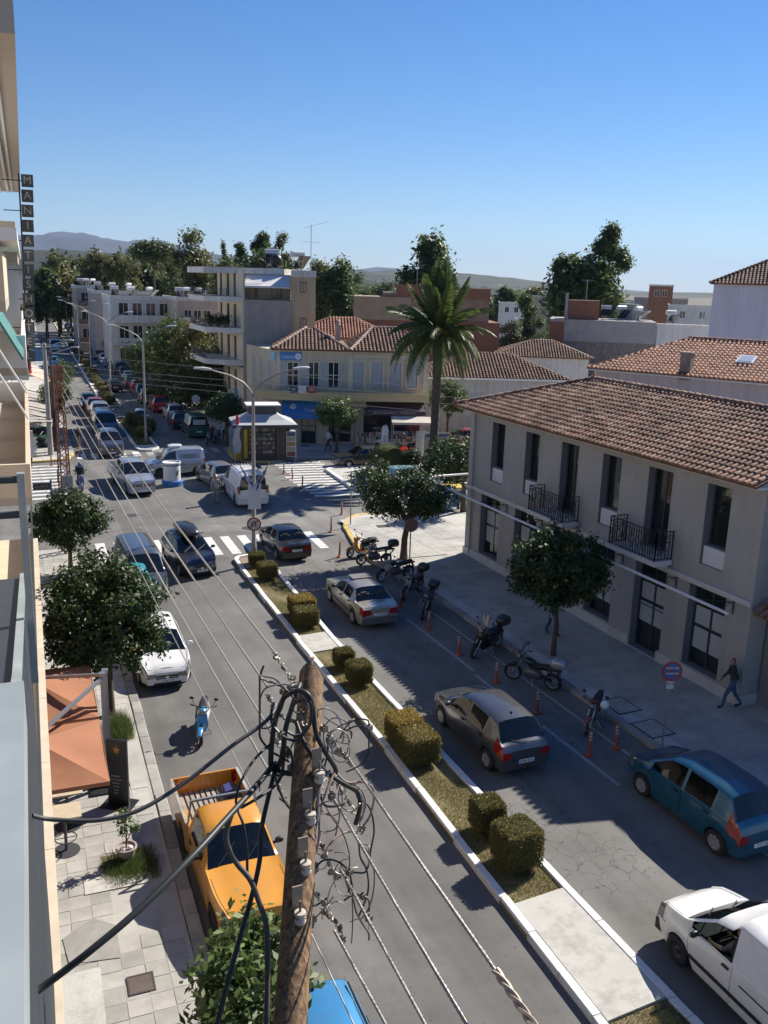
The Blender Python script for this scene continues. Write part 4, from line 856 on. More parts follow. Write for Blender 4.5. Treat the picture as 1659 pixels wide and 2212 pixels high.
# local frame of the hotel: x = distance out of the facade (t), y = along the street (s)
ho = thing('hotel', 'cream hotel front with balconies running along the left edge', 'building', (0,0,0), -UA)
b = MB(); b.box((-7,15.,4.3),(-1.5,43.4,16.6)); b.box((-7,1.,4.3),(-1.5,14.99,12.2)); b.box((-7,1.,0),(-3.2,43.4,4.3)); b.build('wall', HBEIGE, ho)
for s0, s1, z, t1 in ((9.2,32.,4.12,-.10),): 
    o = MB().box((-3.2,s0,z-.35),(t1,s1,z)).build('ledge', HCREAM, ho)
    for k in range(8): MB().box((t1-.62,s0+1.5+k*2.8,z),(t1-.002,s0+1.506+k*2.8,z+.004)).build('ledge_joint', mat('joint_grey',(.3,.26,.21),.9), o)
MB().box((-.28,1.,4.13),(-.245,44,4.75)).build('ledge_rail', STEELD, ho)
o = MB().box((-2.6,10.6,2.75),(.43,12.05,2.95)).build('entrance_canopy', CONC, ho)
MB().box((-1.5,15.,16.15),(.10,43,16.6)).build('roof_slab', HBEIGE, ho); MB().box((-1.2,15.,16.02),(-.75,42,16.14)).build('soffit_rib', mat('soffit_tan',(.33,.27,.2),.85), ho)
for t_, w_ in ((-.24,.05),(-.42,.08),(-.66,.05)): MB().box((t_,15.,16.03),(t_+w_,42,16.145)).build('soffit_track', HWHITE, ho)
MB().box((-1.5,17.,13.42),(-.06,43.,13.62)).build('balcony_slab', HWHITE, ho)
for z, s0, s1, t1, m_ in ((13.15,27,37,-.12,HBEIGE),(10.25,26,43,-.06,HWHITE),(7.2,24,43,-.14,HCREAM),(12.2,18,22,-.33,HCREAM)):
    MB().box((-1.5,s0,z),(t1,s1,z+.2)).build('balcony_slab', HBEIGE, ho); 
    o = MB().box((t1-.1,s0,z+.2),(t1,s1,z+1.05)).build('balcony_parapet', m_, ho)
    MB().box((-1.4,s1-.12,z+.2),(t1-.1,s1,z+1.05)).build('balcony_parapet', HWHITE, ho); MB().box((-1.4,s0,z+.2),(t1-.1,s0+.12,z+1.05)).build('balcony_parapet', m_, ho)
for s in (29,33,37.5,41):
    for z in (7.4,10.45,13.35): window(ho, (s-.6,s+.6,z+.1,z+2.2), (-1.5+0,0), math.pi/2, depth=-.03, fm=WHITE)
    MB().box((-1.38,s-.55,11.5),(-.2,s-.5,12.9)).build('divider', HWHITE, ho)
for z in (5.0,8.4,11.6): MB().box((-1.3,42.2,z),(-.05,42.3,z+1.2)).build('white_screen', HWHITE, ho)
AWTEAL = mat('awning_teal', (.05,.22,.19), .7, var=.06)
b = MB(); b.obox((-.46,25.,11.55),(.66,0,-1.25),(0,4,0),(.03,0,.045)); a = b.build('awning', AWTEAL, ho)
for s in (23.05,24.,25.,26.,26.95):
    b = MB(); b.bar((-.78,s,12.2),(-.115,s,10.95), .03); b.build('awning_stripe', HWHITE, a)
for s, z in ((22.,10.3),(22.,9.7),(26.,9.9)): MB().tube([(-.80,s,z+1.3),(-.10,s+.6,z-.1)], .022, 6).build('awning_arm', HWHITE, a)
# railings by the camera
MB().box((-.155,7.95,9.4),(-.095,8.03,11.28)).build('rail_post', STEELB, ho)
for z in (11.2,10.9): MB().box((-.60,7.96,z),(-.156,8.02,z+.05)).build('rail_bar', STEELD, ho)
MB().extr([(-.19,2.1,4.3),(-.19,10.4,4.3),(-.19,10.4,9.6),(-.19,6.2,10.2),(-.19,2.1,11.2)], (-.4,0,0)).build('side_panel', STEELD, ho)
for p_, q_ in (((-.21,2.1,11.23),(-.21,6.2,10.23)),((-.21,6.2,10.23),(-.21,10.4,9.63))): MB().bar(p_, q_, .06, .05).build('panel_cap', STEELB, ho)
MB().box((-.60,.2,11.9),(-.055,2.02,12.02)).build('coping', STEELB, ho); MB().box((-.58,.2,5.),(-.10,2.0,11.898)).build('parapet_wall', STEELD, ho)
# sign
sg = thing('hotel_sign', 'vertical hotel sign of thirteen square letter boxes on the hotel corner', 'sign', S(35.,.0,0), -UA)
LB = mat('letter_box', (.075,.08,.08), .5, var=.1); LT = mat('letter_tan', (.48,.42,.33), .5)
z0 = PY(57,391,35).z; z1 = PY(66,768,35).z
for i, ch in enumerate('MANIATISHOTEL'):
    z = z0+(z1-z0)*i/12; x = .31-.025*i; o = MB().box((x-.18,-.11,z-.20),(x+.20,.11,z+.20)).build('letter_box', LB, sg)
    text('letter', ch, .36, LT, o, (x+.01,-.116,z), (1,0,0))
b = MB(); b.tube([(-.02,0,z1-.5),(.06,0,z0+.3)], .03, 6)
for i in range(0, 13, 2): z = z0+(z1-z0)*i/12; b.bar((-.5,0,z),(.2-.025*i,0,z), .03)
b.build('sign_pole', STEELD, sg)
# far left building beyond the junction, with awnings over the pavement
fb = thing('cafe_building', 'pale corner building with cafe awnings beyond the junction on the left', 'building', (S(68,-3.2).x,S(68,-3.2).y,0), -UA)
b = MB(); b.box((-6,0,0),(0,60,13)); b.build('wall', HWHITE, fb)
for z in (3.3,6.4,9.5): MB().box((0,.5,z),(1.6,56,z+.18)).build('balcony_slab', HWHITE, fb); MB().box((1.52,.5,z+.18),(1.6,56,z+1.)).build('balcony_parapet', HWHITE, fb)
# ledges in the picture's left strip: neighbour block
for i in range(8):
    for z in (4.3,7.4,10.4): window(fb, (3+i*7-.6,3+i*7+.6,z,z+2.), (0,0), math.pi/2, depth=-.03)
CANV = mat('canvas_grey', (.36,.33,.30), .85, var=.06, scale=1.2, stain=((.28,.255,.23),.4,.6))
for i, (s0, s1) in enumerate(((.2,4.2),(4.6,9.4),(10.,16.))):
    t = thing('cafe_awning', ('nearest','middle','farthest')[i]+' of the three grey folding arm cafe awnings on the left', 'awning', S(68+s0,-3.2), -UA, 'grey cafe awnings')
    b = MB(); n = 10; vs = []
    for k in range(n+1):
        y = (s1-s0)*k/n; vs += [(0,y,3.3),(1.6,y,3.06-.03*(k%2)),(4.5,y,2.66),(4.5,y,2.5)]
    fs = [(k*4+j,(k+1)*4+j,(k+1)*4+j+1,k*4+j+1) for k in range(n) for j in range(3)]
    b.add(vs, fs); b.build('canvas', CANV, t)
    for y in (.6, s1-s0-.6):
        a = MB(); a.bar((0.05,y,3.42),(2.3,y+.8,3.22), .06); a.bar((2.3,y+.8,3.22),(4.45,y,2.78), .06); a.build('arm', mat('arm_dark',(.05,.035,.03),.6), t)
t = thing('cafe_awning', 'orange and white striped awning beyond the grey cafe awnings', 'awning', S(86,-3.2), -UA)
b = MB()
for k in range(9): b.obox((3.2,k*1.1+.5,4.2),(3.4,0,-1.6),(0,.62,0),(.01,0,.02), 0); b.obox((3.2,k*1.1+1.06,4.2),(3.4,0,-1.6),(0,.46,0),(.01,0,.02), 1)
b.build('canvas', [mat('stripe_orange',(.55,.16,.03),.8), WHITE], t)
t = thing('shop_banner', 'bright orange upright shop banner above the striped awning', 'sign', S(84,-1.0), -UA); MB().box((.2,-.05,4.5),(1.15,.05,6.1)).build('panel', mat('banner_orange',(.62,.10,.01),.6), t); MB().bar((-2.2,0,6.1),(1.2,0,6.1), .05).build('arm', STEEL, t)
# ================================================================== TREES AND PLANTS
ORD = 'first second third fourth fifth sixth seventh eighth ninth tenth eleventh twelfth thirteenth fourteenth fifteenth sixteenth seventeenth eighteenth nineteenth twentieth'.split(); ORD += ['twenty-'+o for o in ORD[:9]]
LM_OR = leafmat('leaf_orange_tree', (.018,.042,.010), (.06,.095,.022)); LM_ORL = leafmat('leaf_light', (.05,.095,.02), (.14,.19,.05))
LM_EUC = leafmat('leaf_eucalyptus', (.085,.10,.035), (.18,.18,.065), .5); LM_PINE = leafmat('leaf_pine', (.045,.075,.024), (.10,.13,.04), .5); LM_OLV = leafmat('leaf_autumn', (.07,.08,.025), (.15,.125,.035), .4); LM_DK = leafmat('leaf_dark_tree', (.05,.085,.026), (.115,.15,.048), .5)
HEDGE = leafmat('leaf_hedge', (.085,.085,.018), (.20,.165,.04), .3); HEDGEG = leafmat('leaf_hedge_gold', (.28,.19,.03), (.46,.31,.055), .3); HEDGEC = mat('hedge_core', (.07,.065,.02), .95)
def leaves(blobs, n, size, flat=.5, clump=0., hollow=.55, aspect=.45, seed=0):
    r = np.random.default_rng(seed); B = np.array(blobs, float)          # x y z rx ry rz
    w = (B[:,3]*B[:,4]+B[:,4]*B[:,5]+B[:,3]*B[:,5]); w /= w.sum(); k = r.choice(len(B), n, p=w)
    if clump:
        nc = max(20, int(n*.02)); kc = r.choice(len(B), nc, p=w); dc = r.normal(size=(nc,3)); dc /= np.linalg.norm(dc,axis=1)[:,None]
        rc = r.uniform(hollow, 1.06, nc)[:,None]; cc = B[kc,:3]+dc*rc*B[kc,3:]; ci = r.integers(0, nc, n); pos = cc[ci]+r.normal(0, clump, (n,3)); d = pos-B[kc[ci],:3]
    else:
        d = r.normal(size=(n,3)); d /= np.linalg.norm(d,axis=1)[:,None]; pos = B[k,:3]+d*(r.uniform(hollow,1.05,n)[:,None])*B[k,3:]
    d = d/(np.linalg.norm(d,axis=1)[:,None]+1e-6)
    nr = d*.5+np.array([0,0,flat])+r.normal(0,.55,(n,3)); nr /= np.linalg.norm(nr,axis=1)[:,None]
    a = np.cross(nr, r.normal(size=(n,3))); a /= np.linalg.norm(a,axis=1)[:,None]; b = np.cross(nr, a)
    s = size*r.uniform(.6,1.3,n)[:,None]; V = np.zeros((n,4,3)); V[:,0] = pos-a*s; V[:,1] = pos-b*s*aspect+nr*s*.12; V[:,2] = pos+a*s; V[:,3] = pos+b*s*aspect+nr*s*.12
    return V.reshape(-1,3), np.arange(4*n).reshape(-1,4)
def trunkmesh(h, r, lean=(0,0), blobs=(), nb=5, seed=0):
    rn = random.Random(seed); b = MB(); top = Vector((lean[0],lean[1],h)); pts = [Vector((lean[0]*t*t+rn.uniform(-.03,.03)*r*8,lean[1]*t*t,h*t)) for t in (0,.25,.5,.75,1)]
    b.tube(pts, [r*1.35,r*1.05,r*.95,r*.85,r*.75], 8)
    for bl in list(blobs)[:nb]:
        e = Vector(bl[:3]); m_ = (top+e)/2+Vector((0,0,-.1*h*.2)); b.tube([top-Vector((0,0,h*.12)), m_, e], [r*.6,r*.4,r*.15], 6)
    return b
def tree(name, label, loc, h, r, blobs, n, size, m, group=None, lean=(0,0), clump=0., flat=.5, hollow=.55, seed=0, cat='tree', nb=6, bark=None, fruit=0, aspect=.45):
    t = thing(name, label, cat, loc, 0, group); trunkmesh(h, r, lean, blobs, nb, seed).build('trunk', bark or BARK, t, 60)
    V, F = leaves(blobs, n, size, flat, clump, hollow, seed=seed, aspect=aspect); tag(put('crown', npmesh('crown', V, F, m), t), kind='stuff')
    for i in range(fruit):
        bl = blobs[i % len(blobs)]; d = Vector((random.gauss(0,1),random.gauss(0,1)-.6,random.gauss(0,1))).normalized(); c = [bl[k]+d[k]*bl[3+k]*.98 for k in range(3)]
        f = MB(); f.ell(c, (.045,.045,.045), 7, 5); f.build('orange_fruit', mat('orange_fruit',(.6,.25,.02),.5), t, 180)
    return t
tree('orange_tree', 'large dark orange tree on the left pavement behind the white hatchback', (3.14,25.9,.1), 1.7, .11,
     [(-.35,.1,3.5,1.35,1.35,1.35),(.5,-.2,3.4,1.15,1.2,1.2),(-.9,-.3,3.1,.9,1.0,.9),(.75,.5,3.2,.8,.9,.9),(.0,.3,4.2,1.1,1.1,.75),(-.2,-.5,2.4,1.25,1.,.75),(.75,-.4,2.4,.75,.8,.65),(-.9,.2,2.5,.8,.8,.7)], 19000, .085, LM_OR, 'orange trees on the pavements', seed=3, clump=.13, fruit=7)
tree('orange_tree', 'orange tree on the left pavement at the near corner by the dark van', (3.45,40.2,.1), 1.2, .1,
     [(-.3,0,2.6,1.15,1.2,1.0),(.6,.1,2.5,1.0,1.1,.9),(1.1,.3,2.25,.65,.8,.6),(-.8,.2,2.3,.8,.9,.7),(.1,0,3.2,.9,1.,.5),(0,-.3,1.75,.9,.8,.5)], 11000, .085, LM_OR, 'orange trees on the pavements', seed=5, clump=.13)
tree('orange_tree', 'orange tree with bright leaves at the foot of the wooden pole', (3.25,11.3,.1), 1.2, .1,
     [(-.25,.1,2.45,.75,.8,.62),(.35,.15,2.55,.62,.7,.7),(-.55,-.5,2.1,.55,.6,.5),(.1,-.6,2.2,.7,.6,.5),(.15,.75,2.55,.5,.5,.62),(-.75,.3,2.6,.3,.35,.3)], 4200, .085, LM_ORL, 'orange trees on the pavements', seed=7, clump=.14, hollow=.4, fruit=3)
pR = G(872,1207,.13)
tree('orange_tree', 'spreading orange tree with a forked dark trunk on the sunlit plaza corner', (pR.x,pR.y,.1), 2.1, .16,
     [(-1.5,.3,3.9,1.15,1.1,.9),(-.7,0,3.2,1.3,1.2,.95),(.3,-.2,3.0,1.35,1.3,1.0),(1.35,-.2,3.05,1.15,1.2,1.0),(.6,.4,3.75,1.1,1.1,.6),(1.6,.3,2.55,.7,.8,.5),(-1.2,0,2.7,.8,.8,.6)], 13000, .085, LM_OR, 'orange trees on the pavements', seed=9, clump=.15, lean=(.15,0), fruit=6)
pR = G(1195,1415,.13)
tree('orange_tree', 'round dark orange tree standing in shade before the grey building', (pR.x,pR.y,.1), 2.1, .085,
     [(-.55,.2,3.5,1.15,1.15,1.1),(.4,-.1,3.4,1.3,1.3,1.15),(-.1,.2,4.15,1.,1.,.65),(.95,-.2,3.0,.85,.9,.8),(-.9,0,3.0,.85,.9,.75),(0,-.3,2.65,1.1,1.,.6)], 17000, .085, LM_OR, 'orange trees on the pavements', seed=11, clump=.13, fruit=9)
pF = G(727,978,.13)
tree('orange_tree', 'light green orange tree before the blue shop awning', (pF.x,pF.y,.1), 1.9, .13, [(-.5,0,3.2,1.0,1.0,.8),(.5,0,3.1,1.05,1.,.85),(0,0,3.7,1.,1.,.55),(1.0,.2,2.8,.6,.6,.5),(-1.,.1,2.8,.6,.6,.5)], 6000, .10, LM_ORL, 'orange trees on the pavements', seed=13, clump=.17)
tree('orange_tree', 'orange tree between the palm and the grey building', (G(965,955,.13).x,G(965,955,.13).y,.1), 2.2, .13, [(-.6,0,3.8,1.2,1.1,1.0),(.6,0,3.6,1.1,1.,1.),(0,0,4.6,.9,.9,.6),(1.,0,3.1,.7,.7,.6)], 5500, .11, LM_ORL, 'orange trees on the pavements', seed=15, clump=.18)
pL = G(492,968,.13)
tree('orange_tree', 'dark orange tree left of the kiosk', (pL.x+.2,pL.y+1.,.1), 1.9, .12, [(-.5,0,3.0,1.2,1.1,.95),(.6,0,2.9,1.1,1.,.9),(0,0,3.6,1.,1.,.5),(.9,0,2.5,.7,.7,.5)], 6500, .10, LM_OR, 'orange trees on the pavements', seed=17, clump=.16)
# street trees on the far right pavement
far = [(372,842,1.,4.6),(352,822,.9,4.2),(330,805,.9,4.2),(306,792,.9,4.),(288,782,.9,4.),(268,772,.9,4.),(252,764,.9,4.)]
for i, (px, py, s, h) in enumerate(far):
    p = G(px,py+20,.13); s *= (1.15,1,1.05,.95,1,1,1)[i]
    tree('street_tree', '%s street tree in the row on the far right pavement'%('nearest','second nearest','third nearest','fourth nearest','fifth nearest','sixth nearest','farthest')[i], (p.x,p.y,.1), 2.2, .14, [(0,0,3.6*s,1.7*s,1.7*s,1.3*s),(.7,0,3.2*s,1.1*s,1.1*s,.9*s),(-.7,.2,3.2*s,1.1*s,1.1*s,.9*s)], 3200, .14, LM_ORL if i == 0 else LM_DK, 'street trees on the far right pavement', seed=20+i, clump=.22)
for i, (px, Y, zc, R, m) in enumerate(((435,90,5.4,4.3,LM_OLV),(380,95,5.2,4.2,LM_DK),(450,86,3.6,3.6,LM_DK),(345,104,4.6,3.8,LM_DK),(405,92,3.0,3.4,LM_DK))):
    x = PY(px,700,Y).x; lab = ('tall autumn tinted tree','big dark broadleaf tree','low dense dark tree','dark tree','deep green tree')[i]+' '+('left of the apartment block','behind the far parked cars','under the apartment balconies','over the white fence','beside the green van')[i]
    tree('broadleaf_tree', lab, (x,Y,0), zc-R*.6, .25, [(0,0,zc,R*.8,R*.8,R*.75),(-R*.5,0,zc-.6,R*.6,R*.6,R*.6),(R*.5,0,zc-.4,R*.6,R*.6,R*.6),(0,0,zc+R*.45,R*.5,R*.5,R*.45),(R*.2,-R*.4,zc-1,R*.6,R*.5,R*.5)], 7000, .2, m, 'broadleaf trees by the far street', seed=40+i, clump=.34)
# trees of the far ridge and behind the roofs
def fartree(name, lab, px, Y, pytop, wpx, m, shape='round', n=4200, seed=0, size=None, group='trees behind the town roofs', pybase=None):
    top = PY(px,pytop,Y); x = top.x; H = top.z; w = wpx/FPX*np.linalg.norm([x,Y])*.5; rn = random.Random(seed); bl = []
    z0 = 0 if pybase is None else PY(px,pybase,Y).z
    if shape == 'round':
        for i in range(9): a = rn.uniform(0,6.28); q = rn.uniform(.2,.62); f = rn.uniform(.35,.9); rr = w*rn.uniform(.32,.5); bl.append((math.cos(a)*w*q, math.sin(a)*w*q*.7, z0+(H-z0)*f-(0 if f < .75 else rr*.35), rr, rr*.9, rr*.8))
        bl.append((0,0,H-w*.34,w*.42,w*.4,w*.34)); bl.append((0,0,z0+(H-z0)*.55,w*.75,w*.6,(H-z0)*.3))
    elif shape == 'column':
        for i in range(7): f = .2+.75*i/6; rr = w*(.75-.5*abs(f-.5)); bl.append((rn.uniform(-.2,.2)*w,0,z0+(H-z0)*f-rr*(.5 if i == 6 else 0),rr,rr,(H-z0)*.11))
    elif shape == 'umbrella':
        for i in range(8): a = i*.785; bl.append((math.cos(a)*w*.55,math.sin(a)*w*.5,H-w*.35,w*.42,w*.42,w*.24))
        bl.append((0,0,H-w*.25,w*.5,w*.5,w*.25))
    elif shape == 'ragged':
        bl.append((rn.uniform(-.2,.3)*w,0,H-w*.22,w*.22,w*.22,w*.22)); bl.append((rn.uniform(-.1,.2)*w,0,H-w*.6,w*.2,w*.2,w*.34))
        for i in range(8): a = rn.uniform(0,6.28); f = rn.uniform(.45,1.); rr = w*rn.uniform(.14,.3); bl.append((math.cos(a)*w*rn.uniform(.1,.8),math.sin(a)*w*.4,z0+(H-z0)*f-rr*.6,rr*.9,rr,rr*rn.uniform(.7,1.5)))
    hh = min(H*.5, bl[0][2]) if shape != 'umbrella' else H-w*.6
    return tree(name, lab, (x,Y,0), max(1.,hh), max(.2,w*.05), bl, n, size or max(.2, w*.085), m, group, seed=seed, clump=w*.15, nb=7, hollow=.3)
FT = [('eucalyptus_tree','broad tall eucalyptus rising over the white flats',417,150,493,104,LM_EUC,'round'),('pine_tree','flat topped stone pine left of the tall eucalyptus',330,165,528,84,LM_PINE,'umbrella'),
 ('eucalyptus_tree','brownish eucalyptus above the hotel side of the street',122,210,556,96,LM_EUC,'round'),('eucalyptus_tree','eucalyptus left of the rooftop tanks',95,200,590,70,LM_EUC,'round'),('eucalyptus_tree','olive eucalyptus in the ridge row, left half',205,190,540,80,LM_EUC,'round'),('eucalyptus_tree','olive eucalyptus beside the stone pine',252,185,545,66,LM_EUC,'round'),('eucalyptus_tree','slim eucalyptus before the stone pine',283,180,533,50,LM_EUC,'round'),
 ('eucalyptus_tree','low eucalyptus right of the stone pine',375,170,560,60,LM_DK,'round'),('cypress_tree','slender cypress tip right of the tall eucalyptus',486,190,522,26,LM_EUC,'column'),
 ('pine_tree','dark pine behind the apartment roof, leftmost',520,140,528,50,LM_DK,'ragged'),('pine_tree','dark pine over the apartment roof, middle',560,140,505,56,LM_DK,'ragged'),('pine_tree','pale pine over the apartment roof, right',604,140,508,56,LM_EUC,'ragged'),('pine_tree','dense low pine behind the apartment roof rail',580,130,545,150,LM_DK,'round'),('pine_tree','dense low pine left behind the apartment roof',490,135,560,90,LM_DK,'round'),
 ('eucalyptus_tree','wide eucalyptus right of the apartment tower',735,135,566,110,LM_DK,'round'),('eucalyptus_tree','eucalyptus touching the apartment tower',690,140,562,90,LM_EUC,'round'),('eucalyptus_tree','eucalyptus crown between the tower and the palm',778,150,590,76,LM_DK,'round'),
 ('pine_tree','tall ragged dark tree behind the palm',938,120,520,140,LM_DK,'ragged'),('pine_tree','lower mass of the dark tree behind the palm',940,122,560,120,LM_DK,'round'),('eucalyptus_tree','distant bushy tree left of the palm',838,170,612,80,LM_DK,'round'),
 ('pine_tree','tall ragged pine on the right skyline',1322,110,491,90,LM_DK,'ragged'),('pine_tree','broad dark lower crown of the right skyline pine',1275,110,560,170,LM_DK,'round'),('pine_tree','left lobe of the right skyline pines',1235,112,562,95,LM_DK,'ragged'),('pine_tree','right lobe of the right skyline pines',1330,112,570,70,LM_DK,'round'),
 ('cypress_tree','dark conifer beside the brick building',1140,105,632,62,LM_DK,'column'),('cypress_tree','bushy conifer right of the palm fronds',1105,103,690,70,LM_EUC,'column'),('broadleaf_tree','bush tree before the stone building',1165,102,690,60,LM_DK,'round')]
for i, (nm, lab, px, Y, pyt, w, m, sh) in enumerate(FT): fartree(nm, lab, px, Y, pyt, w, m, sh, seed=100+i, n=9000 if w > 80 else 5200)
for i in range(21):
    Y = 195+9*(i%4); px = 92+i*27; fartree('eucalyptus_tree', 'x', px, Y, 562+random.uniform(-8,10), 84, (LM_DK,LM_EUC)[i%2], 'round', seed=200+i, n=4200, size=.62)['label'] = 'ordinary eucalyptus in the dense row before the forest ridge'
for i in range(26):
    Y = random.uniform(170,420); px = 660+i*26+random.uniform(-9,9); fartree('broadleaf_tree', 'x', px, Y, 612+random.uniform(-14,18)+px*.014, random.uniform(60,100), (LM_DK,LM_EUC,LM_PINE)[i%3], 'round', seed=240+i, n=2600, size=.6, group='distant trees of the town')['label'] = 'distant low tree among the town houses'
for i in range(14):
    Y = 120+i*18; p = S(Y, -1.5); tree('street_tree', '%s dark street tree along the left pavement beyond the cafes'%ORD[i], (p.x,p.y,.1), 2.2, .15, [(0,0,3.9,1.9,1.9,1.7),(.5,0,3.2,1.3,1.3,1.1)], 1500, .24, (LM_DK,LM_OLV)[i%2], 'street trees on the far left pavement', seed=280+i, clump=.3)
for i, (px, py, r) in enumerate(((112,905,1.4),(120,880,1.5),(128,850,1.6))):
    p = G(px+6,py+30,.13); tree('street_tree', ('nearest','middle','farthest')[i]+' of the three trees between the cafe awnings and the lattice mast', (p.x,p.y,.1), 1.8, .1, [(0,0,2.9,r*.8,r*.8,r*.8),(.3,.2,3.6,r*.6,r*.6,r*.6),(-.3,0,2.3,r*.6,r*.6,r*.5)], 3000, .12, LM_DK, 'trees by the cafe awnings', seed=300+i, clump=.18)
# palm
PALMB = mat('palm_bark', (.095,.075,.055), .95, var=.4, scale=6., bump=1., bscale=14.); LM_PALM = leafmat('leaf_palm', (.05,.085,.02), (.14,.17,.05), .35)
pt = thing('palm_tree', 'tall date palm with arching fronds on the traffic island', 'palm', (28.95,55.1,.1))
Hp = 9.6; b = MB(); rr = []; pts = []
for i in range(33):
    z = Hp*i/32; pts.append((.12*math.sin(z*.3),0,z)); rr.append((.31 if i % 2 else .27)*(1.15 if i > 28 else 1.)*(1.12 if i < 3 else 1.))
b.tube(pts, rr, 12); b.build('trunk', PALMB, pt, 50)
def frond(L, droop, seed):
    r = random.Random(seed); b = MB(); n = 26; spine = []
    for i in range(n+1):
        t = i/n; a = droop*t*t*1.0; spine.append(Vector((L*(t-.16*droop*t**3), 0, L*(.34*t-droop*.62*t*t))))
    b.tube(spine[::2], [.045*(1-k/14)+.008 for k in range(14)], 4)
    for i in range(3, n+1):
        t = i/n; d = (spine[i]-spine[i-1]).normalized(); ll = L*.24*math.sin(math.pi*min(1,t*.86+.14))**.6
        for sy in (-1, 1):
            for k in range(2):
                p = spine[i]-d*(.5*k)*L/n; tip = p+d*ll*.62+Vector((0,sy*ll*.62,-ll*(.18+r.uniform(.05,.3)))); w = d*.055
                b.add([p-w, p+w, p+(tip-p)*.55+w*.9+Vector((0,0,.03)), tip], [(0,1,2,3)])
    return b
FM = [frond(3.9, dr, 3+i).mesh('frond', LM_PALM) for i, dr in enumerate((-.15,.25,.6,.95,1.25,1.55))]
for i in range(64):
    k = min(5, int(i/64*6)); a = i*2.39996; o = put('frond', FM[k], pt, (.12+.25*math.cos(a),.25*math.sin(a),Hp+.45-.12*k)); el = (1.15,.85,.5,.2,-.02,-.2)[k]; o.rotation_euler = (random.uniform(-.25,.25), -el+random.uniform(-.12,.12), a); s = random.uniform(.85,1.08); o.scale = (s,s,s)
for i in range(8):
    a = i*.8; c = MB(); c.tube([(.3*math.cos(a),.3*math.sin(a),Hp+.2),(.9*math.cos(a),.9*math.sin(a),Hp+.35),(1.2*math.cos(a),1.2*math.sin(a),Hp-.3)], [.04,.05,.12], 5); c.build('date_cluster', mat('dates',(.40,.22,.04),.7), pt)
def clipped(name, lab, c, r, h, seed, n=2600, boxy=.38, size=.028, stem=.12, group=None, gold=0., m=HEDGE, z=.1):
    t = thing(name, lab, 'bush', (c[0],c[1],z), random.uniform(-.1,.1), group); rn = np.random.default_rng(seed)
    pn = 2./boxy if boxy < .6 else 2.6
    def rbox(c): return c/((np.abs(c)**pn).sum(-1,keepdims=True)**(1/pn))
    b = MB(); q = np.linspace(-1,1,7)
    for ax in range(3):
        for sg in (-1,1):
            vs = []
            for u_ in q:
                for v_ in q: c3 = [0,0,0]; c3[ax] = sg; c3[(ax+1)%3] = u_; c3[(ax+2)%3] = v_; vs.append(c3)
            V3 = rbox(np.array(vs,float))*np.array([r*.95,r*.95,h*.475])+np.array([0,0,stem+h/2]); b.add(V3.tolist(), [((i*7+k),(i*7+k+1),((i+1)*7+k+1),((i+1)*7+k))[::sg] for i in range(6) for k in range(6)])
    b.build('core', HEDGEC, t, 180)  # solid core added inside the leaves to block light
    s = MB(); s.tube([(0,0,0),(0,0,stem+h*.2)], r*.22, 6); s.build('stem', BARK, t)
    c3 = rn.uniform(-1,1,(n,3)); ax = rn.integers(0,3,n); c3[np.arange(n),ax] = np.where(rn.random(n) < .5,-1,1); P = rbox(c3); d = P/np.linalg.norm(P,axis=1)[:,None]; P = P*np.array([r,r,h/2])+np.array([0,0,stem+h/2])
    taper = 1-.16*np.clip(1-(P[:,2]-stem)/h,0,1); P += rn.normal(0,size*.55,(n,3))
    a = rn.normal(size=(n,3)); a += d*.9; a /= np.linalg.norm(a,axis=1)[:,None]; bb = np.cross(a, rn.normal(size=(n,3))); bb /= np.linalg.norm(bb,axis=1)[:,None]; s_ = size*rn.uniform(.6,1.5,n)[:,None]
    V = np.zeros((n,4,3)); V[:,0] = P-bb*s_*.5; V[:,1] = P+a*s_*.3+bb*s_*.2; V[:,2] = P+a*s_*1.3; V[:,3] = P+a*s_*.3-bb*s_*.5
    me = npmesh('foliage', V.reshape(-1,3), np.arange(4*n).reshape(-1,4), [m, HEDGEG]); 
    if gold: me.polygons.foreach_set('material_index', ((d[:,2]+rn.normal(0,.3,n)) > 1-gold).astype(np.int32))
    tag(put('foliage', me, t), kind='stuff'); return t
NB = [(555,1222,.42,.5,0,'small clipped bush by the lamp post, back one'),(577,1250,.5,.62,0,'round clipped bush just in front of the lamp post'),(652,1330,.60,.7,.5,'gold topped clipped bush behind another on the median'),(660,1352,.55,.62,0,'clipped bush in front of the gold topped one'),(742,1442,.38,.55,0,'small clipped bush right after the white slab'),(775,1478,.46,.68,0,'cube clipped bush second after the white slab'),(872,1605,.58,.78,.6,'gold tinged clipped hedge block beside the grey hatchback, rear half'),(902,1645,.62,.82,.15,'dark clipped hedge block beside the grey hatchback, front half'),(1050,1797,.44,.78,0,'small cube bush left of the big cube bush'),(1113,1868,.58,.95,0,'biggest cube clipped bush before the long white slab')]
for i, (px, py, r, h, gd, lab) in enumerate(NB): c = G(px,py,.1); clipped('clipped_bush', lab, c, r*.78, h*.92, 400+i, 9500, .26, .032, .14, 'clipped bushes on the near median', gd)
for i, (px, py, r) in enumerate(((304,925,.6),(318,935,.7),(288,918,.6),(310,945,.55))): c = G(px,py,.1); clipped('clipped_bush', ('dark rounded','broad dark','low dark','golden topped')[i]+' bush on the short far median by the tall lamp', c, r, 1.1 if i < 3 else .8, 420+i, 1600, .7, .07, .05, 'bushes on the short far median', .6 if i == 3 else 0, HEDGE if i == 3 else LM_DK)
